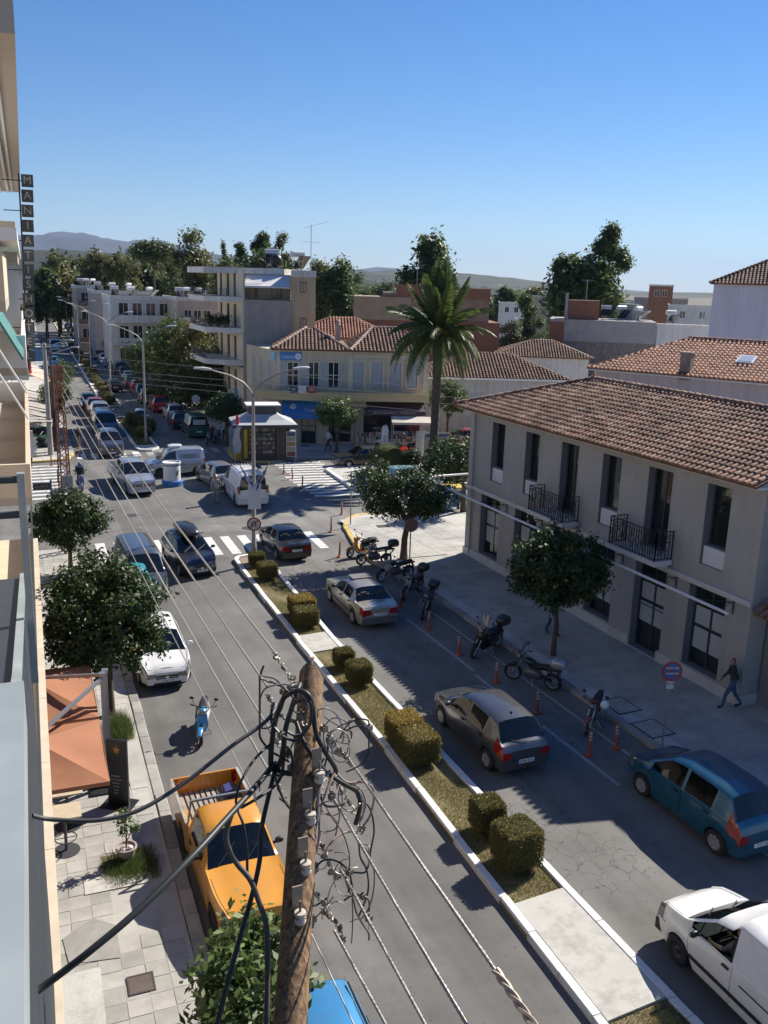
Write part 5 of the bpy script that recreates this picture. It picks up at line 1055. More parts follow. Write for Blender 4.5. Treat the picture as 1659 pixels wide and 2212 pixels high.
for i in range(26):
    y = 96+i*3.3; x = (l3(y)+r3(y))/2+random.uniform(-.2,.2); clipped('clipped_bush', '%s golden green clipped bush from the near end of the far median row'%ORD[i], (x,y), .5+random.uniform(-.1,.12), .75+random.uniform(-.1,.2), 430+i, 700, .6, .08, .05, 'row of clipped bushes along the far median')
c = G(838,1040,.1); t = clipped('round_bush', 'big ball shaped clipped bush on the traffic island', (c.x+.4,c.y+1.1), .98, 1.75, 470, 6000, .8, .05, .5, m=LM_DK)
for i, (px, py, R, zc) in enumerate(((985,1045,1.7,1.9),(960,1030,1.3,1.5),(940,1052,.9,1.1),(885,1012,.6,.8))):
    c = G(px,py,.1); tree('bush', ('large leafy shrub against the grey building corner','leafy shrub left of the large shrub','low leafy shrub by the blue board','small dark shrub by the red car')[i], (c.x,c.y,.1), .6, .08, [(0,0,zc,R,R*.9,R*.95),(R*.6,0,zc*.8,R*.7,R*.7,R*.7),(-R*.5,.2,zc*.7,R*.6,R*.6,R*.6)], 4500, .10, LM_OR, 'leafy shrubs on the traffic island', seed=480+i, clump=.16, cat='bush')
tree('street_tree', 'small tree with brown trunk at the far left of the grey building', (G(1000,1105,.13).x,G(1000,1105,.13).y,.1), 2.3, .16, [(0,0,3.2,1.2,1.2,.9),(-.8,0,2.9,.8,.8,.6)], 3500, .1, LM_OR, 'orange trees on the pavements', seed=490, clump=.16)
# ================================================================== HILLS
def hill(name, prof, Y, depth, m, seed=0, rough=1.):
    """prof: (px, py) skyline as seen; the ridge is built at distance Y with slopes to both sides"""
    r = np.random.default_rng(seed); px = np.linspace(prof[0][0], prof[-1][0], 90); py = np.interp(px, [p[0] for p in prof], [p[1] for p in prof])
    crest = [PY(a, b, Y) for a, b in zip(px, py)]; V = []; F = []; rows = 12
    for k in range(rows+1):
        t = (k/rows)*2-1
        for i, c in enumerate(crest):
            f = max(0., 1-abs(t)**1.25); z = c.z*f+(r.normal(0,.035)*c.z*rough if 0 < k < rows else 0)+(math.sin(i*.9+k*1.7)*.05*c.z*f*(abs(t) > .05)); V.append((c.x, Y+t*depth, z-8 if abs(t) == 1 else max(z,-5)))
    n = len(crest)
    for k in range(rows):
        for i in range(n-1): F.append((k*n+i, k*n+i+1, (k+1)*n+i+1, (k+1)*n+i))
    b = MB(); b.add(V, F); return struct(name, b, m, 180)
FOREST = mat('forest_hill', (.014,.021,.012), .95, var=.45, scale=.02, bump=0); ROCK = mat('mountain_rock', (.040,.042,.050), .95, var=.3, scale=.0012); SCRUB = mat('scrub_hill', (.035,.045,.028), .95, var=.4, scale=.012, stain=((.06,.06,.045), .6, .006))
hill('mountain', [(-700,560),(-300,530),(0,500),(75,510),(100,504),(150,499),(205,511),(262,521),(300,519),(350,523),(400,535),(470,562),(560,590)], 9000, 3200, ROCK, 1, .6)
hill('mountain', [(640,600),(740,588),(800,580),(815,577),(830,583),(900,592),(1000,603),(1100,612)], 8000, 2500, ROCK, 2, .5)
hill('forest_ridge', [(-900,580),(-400,560),(0,543),(80,540),(150,540),(230,545),(300,552),(380,562),(480,575),(560,590)], 1500, 420, FOREST, 3, .7)
hill('hill', [(690,612),(770,590),(840,584),(900,590),(960,588),(1010,592),(1060,597),(1100,603),(1150,612),(1200,622),(1300,645)], 2600, 700, SCRUB, 4, .6)
hill('plain_ridge', [(1100,632),(1250,634),(1400,636),(1500,632),(1700,634),(2100,640)], 2200, 500, SCRUB, 5, .5)
hill('mid_forest', [(480,602),(640,600),(760,604),(900,612),(1050,622),(1200,640)], 620, 120, FOREST, 6, 1.)

HZ = bpy.data.materials.new('haze_air'); HZ.use_nodes = True; hn, hl_ = nt(HZ); hn.remove(hn['Principled BSDF']); pv_ = hn.new('ShaderNodeVolumePrincipled'); pv_.inputs['Color'].default_value = (.5,.68,1.,1); pv_.inputs['Density'].default_value = 4.5e-5; pv_.inputs['Anisotropy'].default_value = .1
hl_.new(pv_.outputs[0], hn['Material Output'].inputs['Volume'])
tag(MB().box((-21000,-21000,-1.2),(21000,21000,900)).build('haze', HZ), kind='stuff')
# ================================================================== VEHICLES
def wheel(parent, x, y, R, w, style='alloy', side=1):
    t = MB(); t.lathe([(R*.62,-w*.5),(R*.9,-w*.5),(R*.985,-w*.34),(R,0),(R*.985,w*.34),(R*.9,w*.5),(R*.62,w*.5)], (0,0,0), 'y', 20, caps=False)
    # lathe axis 'y' maps (r cos, r sin) to z,x
    o = t.build('wheel', RUBBER, parent, 40); o.location = (x,y,R); q = MB(); yo = side*w*.5
    m = ALLOY if style == 'alloy' else (HUBCAP if style == 'cap' else mat('steel_rim',(.05,.05,.052),.5,.5))
    q.lathe([(R*.64,yo-side*.03),(R*.60,yo+side*.004),(R*.56,yo-side*.012)], (0,0,0), 'y', 20, 0, caps=False); q.lathe([(R*.57,yo-side*.05),(.001,yo-side*.05)], (0,0,0), 'y', 16, 1, caps=False)
    ns = {'alloy':5,'cap':8,'steel':0}[style]
    if style == 'steel': q.lathe([(R*.56,yo-side*.02),(R*.3,yo-side*.045),(R*.15,yo-side*.01),(.001,yo-side*.008)], (0,0,0), 'y', 16, 0, caps=False)
    for k in range(ns):
        a = 2*math.pi*k/ns; d = Vector((math.sin(a),0,math.cos(a))); wd = R*(.2 if style == 'alloy' else .26)
        q.obox(d*R*.33+Vector((0,yo-side*.012,0)), d*R*.5, Vector((0,.02,0)), d.cross(Vector((0,1,0)))*wd)
    q.lathe([(R*.17,yo-side*.03),(R*.16,yo),(.001,yo+side*.004)], (0,0,0), 'y', 10, 0, caps=False); q.build('rim', [m, DARK], o, 40); return o
def interp(pts):
    X = [p[0] for p in pts]; Y = [p[1] for p in pts]; return lambda s: float(np.interp(s, X, Y))
SPECS = dict(
 hatch = dict(L=4.0,W=1.70,wb=2.55,fo=.80,R=.30,top=[(0,.62),(.06,.70),(.22,.80),(.95,.98),(1.72,1.42),(2.05,1.475),(2.9,1.475),(3.45,1.42),(3.83,1.02),(3.93,.95),(4.0,.80)],belt=[(0,.70),(.95,.93),(3.6,1.0),(4,.95)],cowl=.95,rf=1.72,rr=3.45,tb=3.83,win=[(1.30,2.18),(2.26,3.05)],doors=[(1.12,2.2),(2.22,3.15)],tum=.22),
 sedan = dict(L=4.35,W=1.69,wb=2.62,fo=.85,R=.30,top=[(0,.62),(.05,.72),(.2,.80),(1.25,.93),(1.95,1.34),(2.25,1.385),(2.95,1.38),(3.2,1.34),(3.72,.97),(4.28,.93),(4.35,.84)],belt=[(0,.70),(1.25,.89),(3.7,.95),(4.35,.86)],cowl=1.25,rf=1.95,rr=3.2,tb=3.72,win=[(1.56,2.36),(2.44,3.16)],doors=[(1.38,2.38),(2.4,3.24)],tum=.2),
 mpv = dict(L=3.85,W=1.70,wb=2.48,fo=.76,R=.30,top=[(0,.66),(.06,.76),(.22,.86),(.72,1.0),(1.52,1.5),(1.9,1.57),(2.9,1.58),(3.4,1.53),(3.68,1.08),(3.78,1.0),(3.85,.8)],belt=[(0,.72),(.72,.95),(3.5,1.03),(3.85,.95)],cowl=.72,rf=1.52,rr=3.4,tb=3.68,win=[(1.05,2.06),(2.15,3.0)],doors=[(.98,2.08),(2.1,3.08)],tum=.2),
 suv = dict(L=4.45,W=1.82,wb=2.65,fo=.88,R=.35,top=[(0,.78),(.06,.9),(.25,1.0),(1.1,1.12),(1.8,1.62),(2.2,1.69),(3.5,1.69),(3.95,1.62),(4.3,1.15),(4.4,1.05),(4.45,.85)],belt=[(0,.85),(1.1,1.07),(4.1,1.12),(4.45,1.0)],cowl=1.1,rf=1.8,rr=3.95,tb=4.3,win=[(1.42,2.4),(2.5,3.5)],doors=[(1.25,2.42),(2.45,3.5)],tum=.22),
 smallvan = dict(L=4.2,W=1.80,wb=2.70,fo=.86,R=.31,top=[(0,.72),(.05,.84),(.25,.93),(.85,1.06),(1.55,1.66),(1.95,1.78),(2.6,1.81),(3.9,1.79),(4.06,1.74),(4.17,1.1),(4.2,.8)],belt=[(0,.78),(.85,1.02),(4.1,1.06),(4.2,1.0)],cowl=.85,rf=1.55,rr=4.06,tb=4.17,win=[(1.22,2.06)],doors=[(1.12,2.14)],tum=.14,van=True),
 bigvan = dict(L=4.89,W=1.90,wb=3.0,fo=.90,R=.33,top=[(0,.8),(.05,.95),(.3,1.08),(.75,1.2),(1.45,1.84),(1.85,1.95),(2.6,1.97),(4.65,1.95),(4.78,1.9),(4.87,1.1),(4.89,.8)],belt=[(0,.85),(.75,1.15),(4.8,1.18),(4.89,1.1)],cowl=.75,rf=1.45,rr=4.78,tb=4.87,win=[(1.15,1.95)],doors=[(1.05,2.05)],tum=.16,van=True),
 oldvan = dict(L=4.05,W=1.66,wb=2.69,fo=.72,R=.29,top=[(0,.74),(.05,.86),(.25,.97),(.82,1.08),(1.52,1.55),(1.9,1.66),(2.0,1.78),(3.8,1.8),(3.95,1.76),(4.03,1.1),(4.05,.8)],belt=[(0,.8),(.95,1.0),(4,1.04)],cowl=.82,rf=1.52,rr=3.95,tb=4.03,win=[(1.02,2.05)],doors=[(1.0,2.1)],tum=.12,van=True),
 truck = dict(L=5.0,W=1.80,wb=3.0,fo=.82,R=.36,top=[(0,.85),(.05,.98),(.2,1.04),(1.2,1.14),(1.85,1.68),(2.2,1.76),(3.0,1.76),(3.2,1.72),(3.42,1.1)],belt=[(0,.9),(1.2,1.1),(3.42,1.1)],cowl=1.2,rf=1.85,rr=3.2,tb=3.42,win=[(1.5,2.2),(2.3,3.0)],doors=[(1.32,2.24),(2.28,3.1)],tum=.2,bed=3.44,bedz=1.08),
 oldtruck = dict(L=4.75,W=1.68,wb=2.75,fo=.72,R=.33,top=[(0,.82),(.03,.93),(.1,.96),(1.35,1.04),(1.88,1.50),(2.05,1.56),(2.62,1.57),(2.75,1.53),(2.86,1.0)],belt=[(0,.86),(1.35,.98),(2.86,.98)],cowl=1.35,rf=1.88,rr=2.75,tb=2.86,win=[(1.66,2.62)],doors=[(1.48,2.68)],tum=.16,bed=2.92,bedz=1.0),
)
def car(kind, label, loc, heading, body, name='parked_car', cat='car', scale=1., sx=1., glass=None, wheels='alloy', group=None, plate=None, plate_eu=False, lod=0, lower=None, handles=BLACK, seats=True, openwin=False, tail='corner', cut=True):
    sp = dict(SPECS[kind]); L, Wd, wb, fo, R = sp['L'], sp['W'], sp['wb'], sp['fo'], sp['R']; glass = glass or GLASS
    t = thing(name, label, cat, loc, heading, group, scale); t.scale = (scale*sx, scale, scale)
    top = interp(sp['top']); belt = interp(sp['belt']); tb, rr, rf, cowl = sp['tb'], sp['rr'], sp['rf'], sp['cowl']; bed = sp.get('bed'); end = bed-.02 if bed else L
    sf, sr = fo, fo+wb; Ra = R*1.13; hroof = max(p[1] for p in sp['top'])
    st = {0.,.05,.12,.22,.32,.42,cowl,rf,rr,tb,end}|({L-.34,L-.2,L-.1,L-.04} if not bed else set())|{p[0] for p in sp['top'] if p[0] <= end}
    for sc in (sf, sr):
        for k in range(13): st.add(sc+Ra*math.cos(math.pi*k/12))
    for a in sp['win']+sp['doors']: st |= set(a)
    for a, b_ in ((cowl,rf),(rr,tb)):
        for k in range(1, 4): st.add(a+(b_-a)*k/4)
    st = sorted(s for s in st if 0 <= s <= end); S_ = [st[0]]
    for s in st[1:]:
        if s-S_[-1] > .012: S_.append(s)
    keep = {cowl,rf,rr,tb}
    sill = .21; hw = Wd/2
    def width(s):
        f = 1.
        if s < .9: f -= (.25 if kind in ('hatch','mpv') else .18)*(1-s/.9)**2.1
        if not bed and s > L-.8: f -= (.06 if sp.get('van') else .13)*((s-(L-.8))/.8)**2.4
        return hw*f
    def low(s):
        z = sill if .25 < s < L-.3 else sill+.04
        for sc in (sf, sr):
            if abs(s-sc) < Ra: z = max(z, R+math.sqrt(max(0, Ra*Ra-(s-sc)**2))*.98)
        return z
    secs = []
    for s in S_:
        w = width(s); zt = top(s); cab = cowl < s < tb; zb = min(belt(s), zt-.05); zl = min(low(s), zb-.06); f = max(0, (zt-zb-.06)/(hroof-belt(s)-.06)) if cab else 0; f = min(1, f); tm = sp['tum']
        p = [(w*.95,zl),(w*.985,zl+(zb-zl)*.30),(w,zl+(zb-zl)*.62),(w*.965,zb)]
        y5 = w*.93-tm*f*hw; c = .02*f
        p += [(w*.94, zb+.02 if f > .02 else zb+(zt-zb)*.4),(y5, max(zt-.075*min(1,f*4), zb+.025)),(y5-.055, max(zt-.02, zb+.03)),(y5*.55, zt+.012+c),(0, zt+.018+c)]
        secs.append((s, p))
    N = len(secs); n = 9; sets = {}
    mid = lambda i: (S_[i]+S_[i+1])/2
    def which(i, j):
        s = mid(i)
        if j >= 6 and cowl < s < rf: return 'windscreen'
        if j >= 6 and rr < s < tb: return 'rear_window'
        if j == 4:
            for k, (a, b_) in enumerate(sp['win']):
                if a < s < b_: return 'side_window%d'%k
        if j < 3 and cut:
            for k, (a, b_) in enumerate(sp['doors']):
                if a < s < b_: return 'door%d'%k
        return 'body'
    for i in range(N-1):
        for j in range(n-1):
            for sd in (1, -1):
                k = which(i, j); key = (k, sd if k[:4] in ('door','side') else 0)
                q = [(i,j),(i+1,j),(i+1,j+1),(i,j+1)]; P = [(L/2-secs[a][0], sd*secs[a][1][b_][0], secs[a][1][b_][1]) for a, b_ in q]
                sets.setdefault(key, []).append((P if sd < 0 else P[::-1], q, sd))
    def weld(items, extra=()):
        b = MB(); idx = {}; fs = []
        for P, _, _ in items:
            f = []
            for p in P:
                kk = tuple(round(c, 5) for c in p)
                if kk not in idx: idx[kk] = len(b.v); b.v.append(p)
                if not f or f[-1] != idx[kk]: f.append(idx[kk])
            if len(set(f)) >= 3: fs.append(tuple(dict.fromkeys(f)))
        for P in extra:
            f = []
            for p in P:
                kk = tuple(round(c, 5) for c in p)
                if kk not in idx: idx[kk] = len(b.v); b.v.append(p)
                f.append(idx[kk])
            fs.append(tuple(dict.fromkeys(f)))
        b.f = fs; b.m = [0]*len(fs); return b
    caps = []
    for i, fl in ((0, False), (N-1, True)):
        s, p = secs[i]; ring = [(L/2-s, y, z) for y, z in p]+[(L/2-s, -y, z) for y, z in p[-2::-1]]; caps.append(ring[::-1] if fl else ring)
    bo = weld(sets[('body',0)], caps); o = bo.build('body', body, t, 38)
    for key, items in sets.items():
        k, sd = key
        if k == 'body' or (openwin and k == 'side_window0' and sd == 1): continue
        b = weld(items); V = np.array(b.v); c = V.mean(0)
        if k.startswith('door'):
            ext = V.max(0)-V.min(0); V = c+(V-c)*np.array([1-.02/ext[0], 1, 1-.012/ext[2]]); b.v = [tuple(v) for v in V]; d = b.build('door', body, t, 38)
            if lod < 2:
                hx = V[:,0].min()+.14; zz = V[:,2].max()-.10; yy = sd*(np.abs(V[:,1]).max()+.008); h = MB(); h.box((hx-.08,yy-.014,zz-.018),(hx+.08,yy+.014,zz+.018)); h.build('handle', handles, d)
        else:
            off = np.array([0, .004*sd, 0]) if k.startswith('side') else np.array([.003 if k == 'windscreen' else -.003, 0, .003]); b.v = [tuple(v) for v in V+off]
            g = b.build({'w':'windscreen','r':'rear_window','s':'side_window'}[k[0]], glass, t, 180)
    # underside, cabin
    zn = top(.06); wf = width(.1)
    u = MB(); u.box((-L/2+.25,-hw+.24,.20),(L/2-.25,hw-.24,.5)); u.build('underbody', DARK, t)
    x_ = lambda s: L/2-s
    if lod < 2 and seats:
        d = MB(); d.box((x_(cowl+.42),-hw+.2,.55),(x_(cowl+.05),hw-.2,.93)); d.build('dashboard', BLACK, t); rows = [cowl+1.05] + ([cowl+1.9] if not sp.get('van') and not bed else [])
        fb = MB(); fb.box((x_(end-.1),-hw+.14,.42),(x_(cowl),hw-.14,.46)); fb.build('floor', BLACK, t)
        for k, s in enumerate(rows):
            for y in (-.36,.36):
                q = MB(); q.obox((x_(s),y,.62),(.5,0,.05),(0,.46,0),(0,0,.14)); q.obox((x_(s+.3),y,.9),(.11,0,0),(0,.46,0),(-.08,0,.58)); q.obox((x_(s+.35),y,1.2),(.08,0,0),(0,.24,0),(0,0,.13)); q.build('seat', SEATM, t)
        w = MB(); c = (x_(cowl+.62),.36,.93); w.tube([(c[0]-.08*math.sin(a),c[1]+.18*math.cos(a),c[2]+.17*math.sin(a)) for a in np.linspace(0,2*math.pi,13)], .014, 5, caps=False); w.bar((c[0],c[1]-.18,c[2]),(c[0],c[1]+.18,c[2]), .025); w.build('steering_wheel', BLACK, t)
    for sc in (sf, sr):
        for sd in (1, -1): wheel(t, x_(sc), sd*(width(sc)-.115), R, .195, wheels, sd)
    # lamps, plates, grille, mirrors
    zn = top(.06); wf = width(.1)
    def lampmesh(name, s0, s1, js, sd, capi, y0, m, z0f=.62):
        b = MB(); e = .007
        for i in range(N-1):
            if s0-.001 < S_[i] and S_[i+1] < s1+.001:
                for j in js:
                    P = [(L/2-secs[a][0]+(e if capi == 0 else -e)*.6, sd*(secs[a][1][c][0]+e), secs[a][1][c][1]+e*.7) for a, c in ((i,j),(i+1,j),(i+1,j+1),(i,j+1))]; b.add(P, [(0,1,2,3) if sd < 0 else (3,2,1,0)])
        s, p = secs[capi]; xx = L/2-s+(e if capi == 0 else -e); zb_ = p[3][1]; za = p[2][1]; w_ = p[3][0]
        b.add([(xx, sd*w_*y0, za+(zb_-za)*.25),(xx, sd*(p[2][0]+e), za),(xx, sd*(w_+e), zb_+e),(xx, sd*p[5][0]*.96, p[5][1]+e),(xx, sd*w_*(y0+.06), p[6][1])], [(0,1,2,3,4) if (sd > 0) == (capi == 0) else (4,3,2,1,0)])
        return b.build(name, m, t, 50)
    for sd in (1, -1):
        lampmesh('headlight', .0, .42 if kind in ('hatch','mpv','suv','smallvan') else .22, (2,3,4) if kind != 'sedan' else (2,3), sd, 0, .52, HEADL)
        zr = belt(L-.1) if not bed else .8
        if bed: b = MB(); b.box((-L/2-.02,sd*(hw-.17),.66),(-L/2+.02,sd*(hw-.03),.96)); b.build('taillight', REDL, t)
        elif sp.get('van'): b = MB(); b.box((-L/2-.02,sd*(width(L)-.02)-.10,zr-.28),(-L/2+.10,sd*(width(L)-.02)+.03 if sd > 0 else sd*(width(L)-.02)+.10,zr+.14)) if sd > 0 else b.box((-L/2-.02,-(width(L)-.02)-.03,zr-.28),(-L/2+.10,-(width(L)-.02)+.10,zr+.14)); b.build('taillight', REDL, t)
        else: lampmesh('taillight', L-(.34 if kind != 'sedan' else .2), L+.01, (2,3) if kind == 'sedan' else (2,3,4), sd, N-1, .62 if kind != 'sedan' else .5, REDL)
        m_ = MB(); xm, ym, zm = x_(cowl+.42), sd*(width(cowl+.42)+.10), belt(cowl+.42)+.08; m_.ell((xm,ym,zm), (.05,.095,.065), 10, 6, pw=.7); m_.bar((xm,sd*(width(cowl+.4)-.06),zm-.05),(xm,ym,zm-.03), .04); m_.build('mirror', body if lower is None and kind != 'oldtruck' else BLACK, t, 60)
    g = MB(); xf = L/2; zn = secs[0][1][3][1]+.05; g.box((xf-.03,-wf*.50,zn-.20),(xf+.012,wf*.50,zn-.07)); gr2 = MB(); gr2.box((xf-.03,-wf*.62,.25),(xf+.010,wf*.62,.31)); gr2.build('lower_intake', BLACK, t); gr = g.build('grille', BLACK, t)
    if lod < 2:
        e = MB(); e.lathe([(.001,.03),(.055,.03),(.055,.0)], (xf,0,zn-.135), 'x', 14, caps=False); e.build('emblem', CHROME, gr)
        c = MB(); c.box((xf+.006,-wf*.49,zn-.14),(xf+.016,wf*.49,zn-.127)); c.build('grille_bar', CHROME, gr)
        w = MB()
        for y in (.1,-.5): w.tube([(x_(cowl)+.0,y,top(cowl)+.035),(x_(cowl+.3),y+.42,top(cowl+.3)+.03)], .012, 4)
        w.build('wiper', BLACK, t)
    if lod < 1:
        gp = MB()
        for sd in (1,-1):
            hp = [(x_(q[0]), sd*(q[1][6][0]), q[1][6][1]+.003) for q in secs if .1 < q[0] < cowl-.02]; gp.tube(hp, .006, 4)
            gp.tube([(x_(q[0]), sd*(q[1][2][0]+.002), q[1][2][1]) for q in secs if q[0] < sf-Ra-.01], .006, 4)
            if not bed: gp.tube([(x_(q[0]), sd*(q[1][2][0]+.002), q[1][2][1]-.02) for q in secs if q[0] > sr+Ra+.01], .006, 4); gp.tube([(x_(q[0]), sd*(q[1][6][0]+.03), q[1][6][1]+.003) for q in secs if q[0] > tb-.01], .006, 4)
        hp = [q for q in secs if .1 < q[0] < cowl-.02]
        if hp: q = hp[0][1]; gp.tube([(x_(hp[0][0]), q[6][0], q[6][1]+.003),(x_(hp[0][0])+.01, 0, q[8][1]+.003),(x_(hp[0][0]), -q[6][0], q[6][1]+.003)], .006, 4)
        gp.build('panel_gap', DARK, t)
        if not bed:
            b = MB(); q = secs[-1][1]; b.tube([(x_(end)-.004, q[3][0]*.98, q[2][1]-.02),(x_(end)-.006, 0, q[2][1]-.03),(x_(end)-.004, -q[3][0]*.98, q[2][1]-.02)], .007, 4); b.build('bumper_gap', DARK, t)
    bl = MB(); lowm = lower or None
    if lower:
        for xs, ln in ((L/2-.10,.24),(-L/2+.10,.24)): bl = MB(); bl.box((xs-ln/2,-width(.05 if xs > 0 else L)-.004,.25),(xs+ln/2,width(.05 if xs > 0 else L)+.004,.50)); bl.build('bumper', lower, t)
        b = MB()
        for sd in (1,-1): b.box((x_(sr)+Ra+.02,sd*(hw-.02)-.015,.42),(x_(sf)-Ra-.02,sd*(hw-.02)+.025,.50))
        b.build('side_trim', lower, t)
    for sgn in (1, -1):
        z = .38 if sgn > 0 else (.62 if kind in ('sedan','smallvan','bigvan','oldvan') else .48); xp = sgn*(L/2+(.014 if sgn > 0 else .006))
        if bed and sgn < 0: z = .5
        q = MB(); q.box((xp-.012,-.26,z-.055),(xp+.012,.26,z+.055)); o = q.build('number_plate', PLATE, t)
        if plate and lod < 1:
            text('plate_text', plate, .1, PLATEINK, o, (xp+sgn*.013,.02*sgn,z), (0,sgn,0), depth=.001, fit=.40)
            if plate_eu: e = MB(); e.box((xp-.0125,sgn*-.26,z-.055) if sgn > 0 else (xp-.0125,.215,z-.055), (xp+.0125,sgn*-.215,z+.055) if sgn > 0 else (xp+.0125,.26,z+.055)); e.build('plate_band', EUBLUE, o)
    if sp.get('van') and lod < 2:
        v = MB(); v.box((-L/2-.006,-.006,.5),(-L/2+.004,.006,1.7)); v.build('door_seam', DARK, t)
        for sd in (1,-1): v = MB(); v.box((x_(L-.35),sd*(hw-.012)-.006,.78),(x_(2.3),sd*(hw-.012)+.02,.80)); v.build('slide_rail', BLACK, t)
    if bed:
        bz = sp['bedz']; f0 = x_(bed); f1 = -L/2; ww = hw
        for sd in (1, -1):
            pts = [(f0,.34)]; 
            xc = x_(sr); pts += [(xc+Ra*math.cos(math.pi*k/10), R+Ra*math.sin(math.pi*k/10)*.98) for k in range(11)]; pts += [(f1,.42),(f1,bz),(f0,bz)]
            pts = [p for p in pts if p[1] >= .33]
            b = MB(); b.extr([(x, sd*ww, z) for x, z in pts][::sd], (0,-sd*.05,0)); b.build('bed_side', body, t)
            b = MB(); b.box((xc-Ra,sd*(ww-.05)-(.16 if sd > 0 else 0),.5),(xc+Ra,sd*(ww-.05)+(0 if sd > 0 else .16),.5+.26)); b.build('wheel_arch', body, t)
            b = MB(); b.box((f1,sd*(ww-.03)-.035,bz+.003),(f0,sd*(ww-.03)+.035,bz+.03)); b.build('bed_rail', body if kind == 'truck' else mat('worn_rail',(.35,.33,.3),.6,.2,var=.2), t)
        b = MB(); b.box((f1-.04,-ww+.052,.5),(f1,ww-.052,bz)); tg = b.build('tailgate', body, t)
        for k in range(9): c = MB(); c.box((f1+.002,-ww+.15+k*(2*ww-.3)/9,.58),(f1+.012,-ww+.15+k*(2*ww-.3)/9+.07,bz-.08)); c.build('tailgate_rib', body, tg)
        fl_ = MB(); fl_.box((f1,-ww+.052,.50),(f0,ww-.052,.56)); fo_ = fl_.build('bed_floor', mat('bed_floor_grey',(.16,.145,.13),.85,var=.2,scale=3.), t); nb_ = 12
        bw = (2*ww-.12)/nb_
        for k in range(nb_):
            c = MB(); c.box((f1+.01,-ww+.06+k*bw,.562),(f0-.02,-ww+.06+k*bw+bw*.62,.592)); c.build('floor_rib', mat('worn_bed',(.30,.275,.25),.8,var=.18,scale=4.,stain=((.22,.11,.06),.7,5.)), fo_)
        c = MB(); c.box((f0-.0,-ww+.052,.5),(f0+.04,ww-.052,bz)); c.build('bed_front', body, t)
        rb = MB(); rb.bar((f0-.04,-ww+.05,bz),(f0-.0,-ww+.12,hroof+.02), .04); rb.bar((f0-.04,ww-.05,bz),(f0,ww-.12,hroof+.02), .04); rb.bar((f0,-ww+.12,hroof+.02),(f0,ww-.12,hroof+.02), .045); rb.build('rack', STEEL, t)
    t['len'] = L; return t
def hubs(front, rear, side, z=.3, W=1.7):
    """front and rear hub of one side as seen -> centre of the wheelbase, heading, measured wheelbase"""
    a, b = G(*front, z), G(*rear, z); d = a-b; wb = math.hypot(d.x, d.y); h = math.atan2(d.y, d.x); nl = Vector((-math.sin(h), math.cos(h), 0)); c = (a+b)/2-nl*side*(W/2-.03); return c, h, wb
def carhub(kind, label, front, rear, side, body, k=1., **kw):
    sp = SPECS[kind]; c, h, wb = hubs(front, rear, side, sp['R'], sp['W']); s = kw.pop('scale', 1.); sx = kw.pop('sx', wb/sp['wb']*k/s)
    off = (sp['L']/2-(sp['fo']+sp['wb']/2))*s*sx; c = c-Vector((math.cos(h), math.sin(h), 0))*off
    return car(kind, label, (c.x,c.y,.006), h, body, scale=s, sx=sx, **kw)
def carfront(kind, label, px, heading, body, z=.25, **kw):
    """px: middle of the front bumper; heading in radians"""
    p = G(*px, z); L = SPECS[kind]['L']*kw.get('scale',1.)*kw.get('sx',1.); c = p-Vector((math.cos(heading), math.sin(heading), 0))*L/2; return car(kind, label, (c.x,c.y,.006), heading, body, **kw)
def carrear(kind, label, px, heading, body, z=.3, **kw):
    p = G(*px, z); L = SPECS[kind]['L']*kw.get('scale',1.)*kw.get('sx',1.); c = p+Vector((math.cos(heading), math.sin(heading), 0))*L/2; return car(kind, label, (c.x,c.y,.006), heading, body, **kw)
K = 1/1.8517
SILVER = paint('beige_silver', (.42,.39,.34), .55, .35); DGREY = paint('dark_grey', (.13,.132,.14), .7, .28); TEAL = paint('teal_blue', (.012,.10,.17), .35, .35); CARW = paint('white', (.72,.72,.71)); CBLACK = paint('black', (.010,.010,.011)); NAVY = paint('navy', (.022,.026,.042), .4); LSILVER = paint('light_silver', (.40,.43,.47), .5); YEL = paint('taxi_yellow', (.56,.25,.025)); RED = paint('red', (.52,.025,.012)); GREEN = paint('bottle_green', (.012,.10,.07)); BLUEL = paint('sky_blue', (.06,.27,.52), .35); VANG = paint('slate', (.10,.115,.13), .5); TURQ = paint('turquoise', (.03,.27,.33)); SILV2 = paint('grey_silver', (.30,.31,.33), .6); DRED = paint('dark_red', (.25,.03,.025)); DBLUE = paint('deep_blue', (.01,.02,.06)); DGRN = paint('dark_green_car', (.02,.07,.05))
PI = math.pi; UP = PI/2-UA; DN = -PI/2-UA
LOWG = mat('grey_cladding', (.10,.10,.10), .6); LOWB = mat('black_cladding', (.018,.018,.018), .65)
m = carhub('sedan', 'silver beige old sedan with a sunroof driving beside the clipped bushes', (711.5,1284.7), (760.3,1332), 1, SILVER, name='car', wheels='cap', lower=LOWG, plate='ΥΤΕ 8751', group=None)
b = MB(); b.obox((.02,0,1.44),(.52,0,-.0),(0,.86,0),(0,0,.02)); b.xf(Matrix.Identity(4)); b.build('sunroof', mat('sunroof_dark',(.03,.025,.02),.2,coat=.6), m); b = MB(); b.obox((-.02,0,1.475),(.46,0,.03),(0,.82,0),(0,0,.015)); b.build('sunroof_panel', SILVER, m)
c1 = carhub('hatch', 'dark grey hatchback with a light roof half out of the shade', (952,1547), (1050,1640.7), 1, DGREY, name='car', wheels='cap', plate='ΚΜΚ 8055', plate_eu=True)
b = MB(); b.ell((-1.2,0,1.5),(.05,.03,.03),8,5); b.build('aerial_base', BLACK, c1)
b = MB(); b.tube([(-1.93,-.05,1.0),(-1.88,.15,1.03),(-1.82,.4,1.06)], .013, 4); b.build('rear_wiper', BLACK, c1)
carhub('mpv', 'teal blue compact car fully in shade at the right edge', (1385,1696.5), (1542.5,1819.4), 1, TEAL, name='car', wheels='cap', plate='ΑΥΤ 2605')
